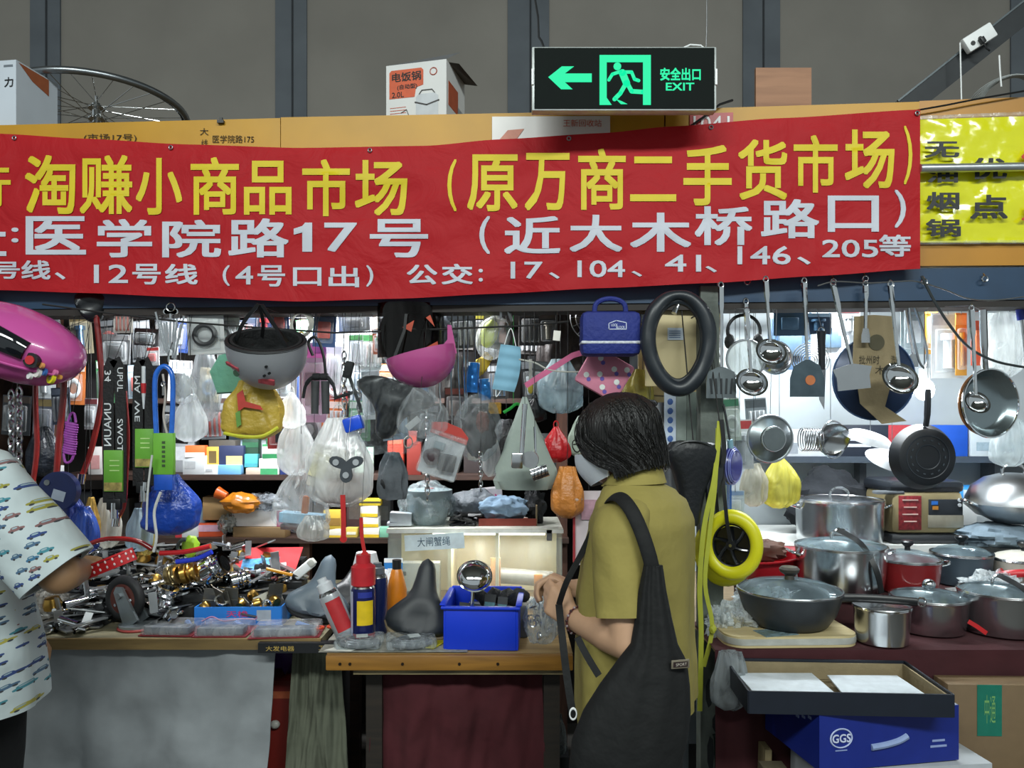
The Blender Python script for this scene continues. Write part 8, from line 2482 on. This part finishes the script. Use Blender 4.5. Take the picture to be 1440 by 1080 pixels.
wpart('sleeve', sleeve(sh + Vector((0.004, 0, 0.012)), el + Vector((-0.006, 0, 0)), 0.80, 0.072, 0.068, 1, -LW), OL, so)
wpart('sleeve', sleeve(sh2 + Vector((0, 0, 0.012)), el2, 0.80, 0.070, 0.066, 2, LW), OL, so)
cr = []
for v in (0, 0.4, 0.8, 1.0, 0.9, 0.3):
    rad = (0.078, 0.076, 0.070, 0.064, 0.076, 0.086)[(0, 0.4, 0.8, 1.0, 0.9, 0.3).index(v)]
    cr.append([W(0.016 + rad * math.cos(a), rad * 0.98 * math.sin(a), 1.338 + (0.048 - 0.018 * (math.cos(a) > 0.6) - 0.010 * math.cos(a)) * v) for a in [2 * math.pi * i / 40 for i in range(40)]])
wpart('collar', B().loft(cr, cap=False), OL, so)
# trousers and shoes
BT_ = M('#0c0e10', 0.9, 0, 0.2, 10, 0.3, 20)
tr = []
for z in [0.86 - 0.06 * k for k in range(3)]:
    tr.append([W(0.01 + 0.135 * math.cos(a), 0.17 * math.sin(a), z) for a in [2 * math.pi * i / 36 for i in range(36)]])
tw = wpart('trousers', B().loft(tr), BT_, label='black trousers')
for s_ in (-1, 1):
    wpart('trouser_leg', B().loft([[W(0.008 + r_ * math.cos(a), 0.085 * s_ + r_ * 0.95 * math.sin(a), z) for a in [2 * math.pi * i / 28 for i in range(28)]] for z, r_ in ((0.80, 0.098), (0.62, 0.094), (0.45, 0.082), (0.25, 0.075), (0.09, 0.074))]), BT_, tw)
    wpart('shoe', B().blob((0, 0, 0), (0.135, 0.048, 0.05), m=Matrix.Translation(W(0.055, 0.088 * s_, 0.052)) @ rot_h), BLACK)
# bracelet
ax_ = (wr - el).normalized()
nx_ = ax_.orthogonal().normalized()
ny_ = ax_.cross(nx_)
wp = wr - ax_ * 0.012
br = wpart('bracelet', B().tube([wp + (nx_ * math.cos(a) + ny_ * math.sin(a)) * 0.034 for a in [2 * math.pi * i / 30 for i in range(30)]], 0.0022, closed=True), M('#5c2a30', 0.4))
for i in range(16):
    a = 2 * math.pi * i / 16
    wpart('bead', B().blob(wp + (nx_ * math.cos(a) + ny_ * math.sin(a)) * 0.035, (0.0038,) * 3, nu=8, nv=6), M(['#3a2226', '#9a8c90'][i % 2], 0.3), br)
# her bag: a thing she carries
t = Th('shoulder_bag', 'soft black shoulder bag hanging from the person\'s shoulder', 'bag', 900, 795, 1.775)
rows = [(795, 905, 932, 9), (830, 898, 937, 15), (870, 893, 945, 20), (905, 887, 953, 25), (930, 868, 966, 29), (965, 842, 970, 34), (1000, 820, 971, 38), (1040, 804, 967, 40), (1080, 800, 955, 38), (1115, 812, 938, 32), (1145, 838, 912, 20)]
rr = []
for y, x0, x1, d in rows:
    ring = []
    for i in range(48):
        a = 2 * math.pi * i / 48
        k = 1 + (0.05 + 0.16 * max(0, (1000 - y) / 205)) * math.sin(9 * a + 2.2 * noise.noise(Vector((a, y * 0.008, 4))))
        ring.append(((x0 + x1) / 2 - 900 + (x1 - x0) / 2 * math.cos(a), d * k * math.sin(a), 795 - y))
    rr.append(ring)
BAGM = M('#050708', 0.8, 0, 0.15, 8, 0.35, 18)
t.add('bag_body', B().loft(rr), BAGM, angle=70)


def bl(px, py, Y):
    """world point through a pixel in the bag's own units"""
    return (P(px, py, Y) - t.o.location) / t.u


t.add('strap', B().tube(smooth([bl(920, 815, 1.775), bl(914, 785, 1.77), bl(902, 748, 1.78), bl(888, 718, 1.80), bl(873, 700, 1.84), bl(860, 700, 1.89), bl(849, 714, 1.93), bl(838, 738, 1.95)], 6), [10.5] * 30 + [9, 8.5, 8, 7.5, 7, 6.5, 6, 5.5, 5, 5, 5, 5, 5], 12, flat=0.35), BAGM)
t.add('strap', strip(smooth([bl(840, 732, 1.95), bl(818, 778, 1.94), bl(797, 818, 1.93), bl(786, 850, 1.96)], 6), 9, 3), BAGM)
t.add('strap', strip(smooth([bl(786, 850, 1.96), bl(790, 890, 1.89), bl(797, 950, 1.86), bl(806, 1008, 1.84)], 5), 11, 2.5), BAGM)
t.add('strap', strip(smooth([bl(812, 896, 1.86), bl(824, 920, 1.84), bl(842, 950, 1.80)], 5), 10, 2.5), BAGM)
t.add('buckle', B().torus(5, 1.1, tuple(bl(806, 1004, 1.825)), 14, 5, sz=1.6), WHITE)
lb_ = t.add('label', B().box((50, -31, -129), (28, 2, 12), (0, 0.03, 0.3), bev=1), M('#7c7464', 0.4, 0.3))
t.add('label_inset', B().box((50, -32.2, -129), (22, 1, 7), (0, 0.03, 0.3)), M('#2a1c1c', 0.5), lb_)
t.add('label_lettering', letters(B(), [('SPORT', 43, 59, -127, -131)], lambda x, y: (x, -33.2 + (x - 50) * 0.3, y), 0.0, 0), M('#b8b0a4', 0.5), lb_)

# ---- the man in the car-print shirt, cut by the left edge
man = link('person', None)
tag(man, 'person in a white car-print shirt reaching to the table at the left edge', 'person')


def mpart(name, o_or_b, mat=None, parent=None, label=None):
    o = o_or_b if isinstance(o_or_b, bpy.types.Object) else link(name, mesh_of(o_or_b, name, mat, 1.0, 60))
    o.parent = parent or man
    if label:
        o['label'] = label
    return o


carm, nt, N, L, bs = new_mat('car_print_cotton')


def nd(tp, **kw):
    n_ = N.new(tp)
    for k_, v_ in kw.items():
        setattr(n_, k_, v_)
    return n_


def mth(op, a, b_=None):
    n_ = nd('ShaderNodeMath', operation=op)
    for i_, v_ in enumerate((a, b_)):
        if v_ is None:
            continue
        if isinstance(v_, (int, float)):
            n_.inputs[i_].default_value = v_
        else:
            L.new(v_, n_.inputs[i_])
    return n_.outputs[0]


tc = nd('ShaderNodeTexCoord')
mp = nd('ShaderNodeMapping')
mp.inputs['Rotation'].default_value = (math.radians(90), math.radians(0), 0)
mp.inputs['Scale'].default_value = (1, 1, 1)
sx = nd('ShaderNodeSeparateXYZ')
L.new(tc.outputs['Object'], sx.inputs[0])
S_ = 25.0
ca, sa = math.cos(math.radians(-24)), math.sin(math.radians(-24))
xx = mth('MULTIPLY', mth('SUBTRACT', mth('MULTIPLY', sx.outputs[0], ca), mth('MULTIPLY', sx.outputs[2], sa)), S_)
zz_ = mth('MULTIPLY', mth('ADD', mth('MULTIPLY', sx.outputs[0], sa), mth('MULTIPLY', sx.outputs[2], ca)), S_ * 1.35)
cx = nd('ShaderNodeCombineXYZ')
L.new(xx, cx.inputs[0])
L.new(zz_, cx.inputs[1])
vo = nd('ShaderNodeTexVoronoi', voronoi_dimensions='2D')
vo.inputs['Scale'].default_value = 1.0
vo.inputs['Randomness'].default_value = 0.75
L.new(cx.outputs[0], vo.inputs['Vector'])
df = nd('ShaderNodeVectorMath', operation='SUBTRACT')
L.new(cx.outputs[0], df.inputs[0])
L.new(vo.outputs['Position'], df.inputs[1])
sd = nd('ShaderNodeSeparateXYZ')
L.new(df.outputs[0], sd.inputs[0])
dx_, dy_ = sd.outputs[0], sd.outputs[1]


def ell(ox, oy, a, b_, p=2):
    ex = mth('POWER', mth('ABSOLUTE', mth('DIVIDE', mth('SUBTRACT', dx_, ox), a)), p)
    ey = mth('POWER', mth('ABSOLUTE', mth('DIVIDE', mth('SUBTRACT', dy_, oy), b_)), p)
    return mth('LESS_THAN', mth('ADD', ex, ey), 1.0)


carmask = mth('MAXIMUM', ell(0, -0.02, 0.36, 0.125, 3), ell(-0.03, 0.11, 0.19, 0.12, 2.5))
wheels = mth('MAXIMUM', ell(-0.2, -0.13, 0.075, 0.085), ell(0.2, -0.13, 0.075, 0.085))
glass = ell(-0.03, 0.12, 0.12, 0.06, 2.5)
sc_ = nd('ShaderNodeSeparateColor')
L.new(vo.outputs['Color'], sc_.inputs[0])
rp = nd('ShaderNodeValToRGB')
rp.color_ramp.interpolation = 'CONSTANT'
cols = ['#2f4478', '#3f7f8c', '#8f8c3c', '#7c5c5c', '#3c6c8c', '#a09a48', '#46627c']
for k in range(len(cols) - 2):
    rp.color_ramp.elements.new(0.1 + 0.1 * k)
for k, e in enumerate(rp.color_ramp.elements):
    e.position = k / len(cols)
    e.color = lin(cols[k])
L.new(sc_.outputs[0], rp.inputs[0])


def mixc(fac, a, b_):
    n_ = nd('ShaderNodeMix', data_type='RGBA')
    L.new(fac, n_.inputs[0])
    for i_, v_ in ((6, a), (7, b_)):
        if isinstance(v_, tuple):
            n_.inputs[i_].default_value = v_
        else:
            L.new(v_, n_.inputs[i_])
    return n_.outputs[2]


c1 = mixc(carmask, lin('#b6c2c4'), rp.outputs[0])
c2 = mixc(glass, c1, lin('#8fa4ac'))
c3 = mixc(wheels, c2, lin('#3a3c40'))
L.new(c3, bs.inputs['Base Color'])
bs.inputs['Roughness'].default_value = 0.85
nzz = nd('ShaderNodeTexNoise')
nzz.inputs['Scale'].default_value = 14
bpp = nd('ShaderNodeBump')
bpp.inputs['Strength'].default_value = 0.35
bpp.inputs['Distance'].default_value = 0.02
L.new(tc.outputs['Object'], nzz.inputs['Vector'])
L.new(nzz.outputs['Fac'], bpp.inputs['Height'])
L.new(bpp.outputs['Normal'], bs.inputs['Normal'])

MC = Vector((-1.455, 2.0, 0))


def MW(f, l, z):                         # faces +x; near side is -y
    return MC + Vector((f, -l, z))


b = B()
hm = Matrix.Translation(MW(-0.06, 0.0, 1.60)) @ Matrix.Rotation(math.radians(24), 4, 'Y')
b.blob((0, 0, 0.012), (0.098, 0.078, 0.108), nu=24, nv=16, m=hm)
b.blob((0.03, 0, -0.065), (0.06, 0.056, 0.052), nu=18, nv=12, m=hm)
b.blob((0.102, 0, -0.018), (0.016, 0.013, 0.022), nu=12, nv=8, m=hm)
for s_ in (-1, 1):
    b.blob((-0.004, s_ * 0.079, -0.01), (0.016, 0.009, 0.03), nu=12, nv=8, m=hm)
limb(b, MW(-0.06, 0, 1.44), MW(-0.055, 0, 1.54), 0.06, 0.056)
b.blob(MW(-0.03, 0, 1.25), (0.13, 0.18, 0.20), nu=20, nv=14)
b.blob(MW(0, 0, 0.95), (0.13, 0.16, 0.20), nu=20, nv=14)
limb(b, MW(-0.04, -0.13, 1.35), MW(-0.03, 0.13, 1.35), 0.045, 0.045)
msh, mel, mwr = Vector((-1.27, 1.80, 1.375)), P(84, 808, 1.83), P(116, 800, 2.03)
limb(b, msh + Vector((0, 0.02, -0.02)), mel, 0.044, 0.047)
limb(b, mel, mel.lerp(mwr, 0.35), 0.046, 0.043)
limb(b, mel.lerp(mwr, 0.35), mwr, 0.043, 0.030)
hand(b, mwr, (-0.30, 0.92, 0.18), (0.25, -0.1, 0.95), (-0.9, -0.3, 0.1), 0.95, 1.0)
msh2, mel2, mwr2 = MW(-0.04, -0.20, 1.375), MW(-0.03, -0.27, 1.11), MW(0.03, -0.27, 0.89)
limb(b, msh2 + Vector((0, -0.02, -0.02)), mel2, 0.044, 0.046)
limb(b, mel2, mwr2, 0.044, 0.030)
hand(b, mwr2, (0.15, 0.0, -0.95), (0.0, 0.95, 0.0), (0.95, 0.0, 0.1), 1.05, 0.5)
for s_ in (-1, 1):
    limb(b, MW(0, 0.09 * s_, 0.86), MW(0.01, 0.09 * s_, 0.47), 0.09, 0.062)
    limb(b, MW(0.01, 0.09 * s_, 0.47), MW(-0.01, 0.09 * s_, 0.08), 0.058, 0.042)
    limb(b, MW(-0.03, 0.09 * s_, 0.045), MW(0.13, 0.095 * s_, 0.035), 0.042, 0.036)
mpart('body', fused('body', b, SKIN2, 0.0075, 4))
for s_ in (-1, 1):
    mpart('eye', B().blob((0.092, 0.031 * s_, 0.012), (0.008, 0.013, 0.007), nu=12, nv=8, m=hm), M('#1a1210', 0.2))
hb = B().blob((-0.014, 0, 0.032), (0.108, 0.09, 0.104), 0.08, 4, 2, 30, 20, m=hm, shape=lambda q, d: q if not (d.x > 0.45 and d.z < 0.55) else q * 0.8)
mpart('hair', hb, hair_m, label='short black hair')
MS = [(0.775, 0.03, 0.182, 0.205), (0.9, 0.02, 0.180, 0.205), (1.05, 0.0, 0.172, 0.205), (1.2, -0.02, 0.160, 0.210), (1.32, -0.035, 0.142, 0.212), (1.40, -0.045, 0.115, 0.185), (1.43, -0.05, 0.090, 0.13), (1.455, -0.055, 0.072, 0.080)]


def mshirt(z):
    fc, a_, b_ = interp(MS, z)
    out = []
    for i in range(60):
        a = 2 * math.pi * i / 60
        lo = max(0, min(1, (1.35 - z) / 0.4))
        w = 1 + 0.03 * lo * math.sin(6 * a + 2 * noise.noise(Vector((a, z * 3, 5)))) + 0.03 * noise.noise(Vector((math.cos(a) * 2, math.sin(a) * 2, z * 5 + 9)))
        out.append(MW(fc + a_ * w * math.cos(a), b_ * w * math.sin(a), z))
    return out


ms = mpart('shirt', garment(mshirt, [0.775 + (1.455 - 0.775) * k / 40 for k in range(41)]), carm, label='white shirt with small car print')
mpart('sleeve', sleeve(msh + Vector((0, 0, 0.014)), mel, 0.98, 0.094, 0.092, 4, Vector((-0.5, 0.8, 0))), carm, ms)
mpart('sleeve', sleeve(msh2 + Vector((0, 0, 0.014)), mel2, 0.9, 0.088, 0.084, 5, Vector((0, -1, 0))), carm, ms)
mt = mpart('trousers', B().loft([[MW(0.012 + 0.150 * math.cos(a), 0.175 * math.sin(a), z) for a in [2 * math.pi * i / 32 for i in range(32)]] for z in (0.90, 0.84, 0.78)]), BT_, label='black trousers')
for s_ in (-1, 1):
    mpart('trouser_leg', B().loft([[MW(0.01 + r_ * math.cos(a), 0.09 * s_ + r_ * 0.95 * math.sin(a), z) for a in [2 * math.pi * i / 28 for i in range(28)]] for z, r_ in ((0.82, 0.112), (0.62, 0.105), (0.45, 0.09), (0.25, 0.082), (0.09, 0.08))]), BT_, mt)
    mpart('shoe', B().blob((0, 0, 0), (0.14, 0.05, 0.052), m=Matrix.Translation(MW(0.055, 0.093 * s_, 0.054))), BLACK)
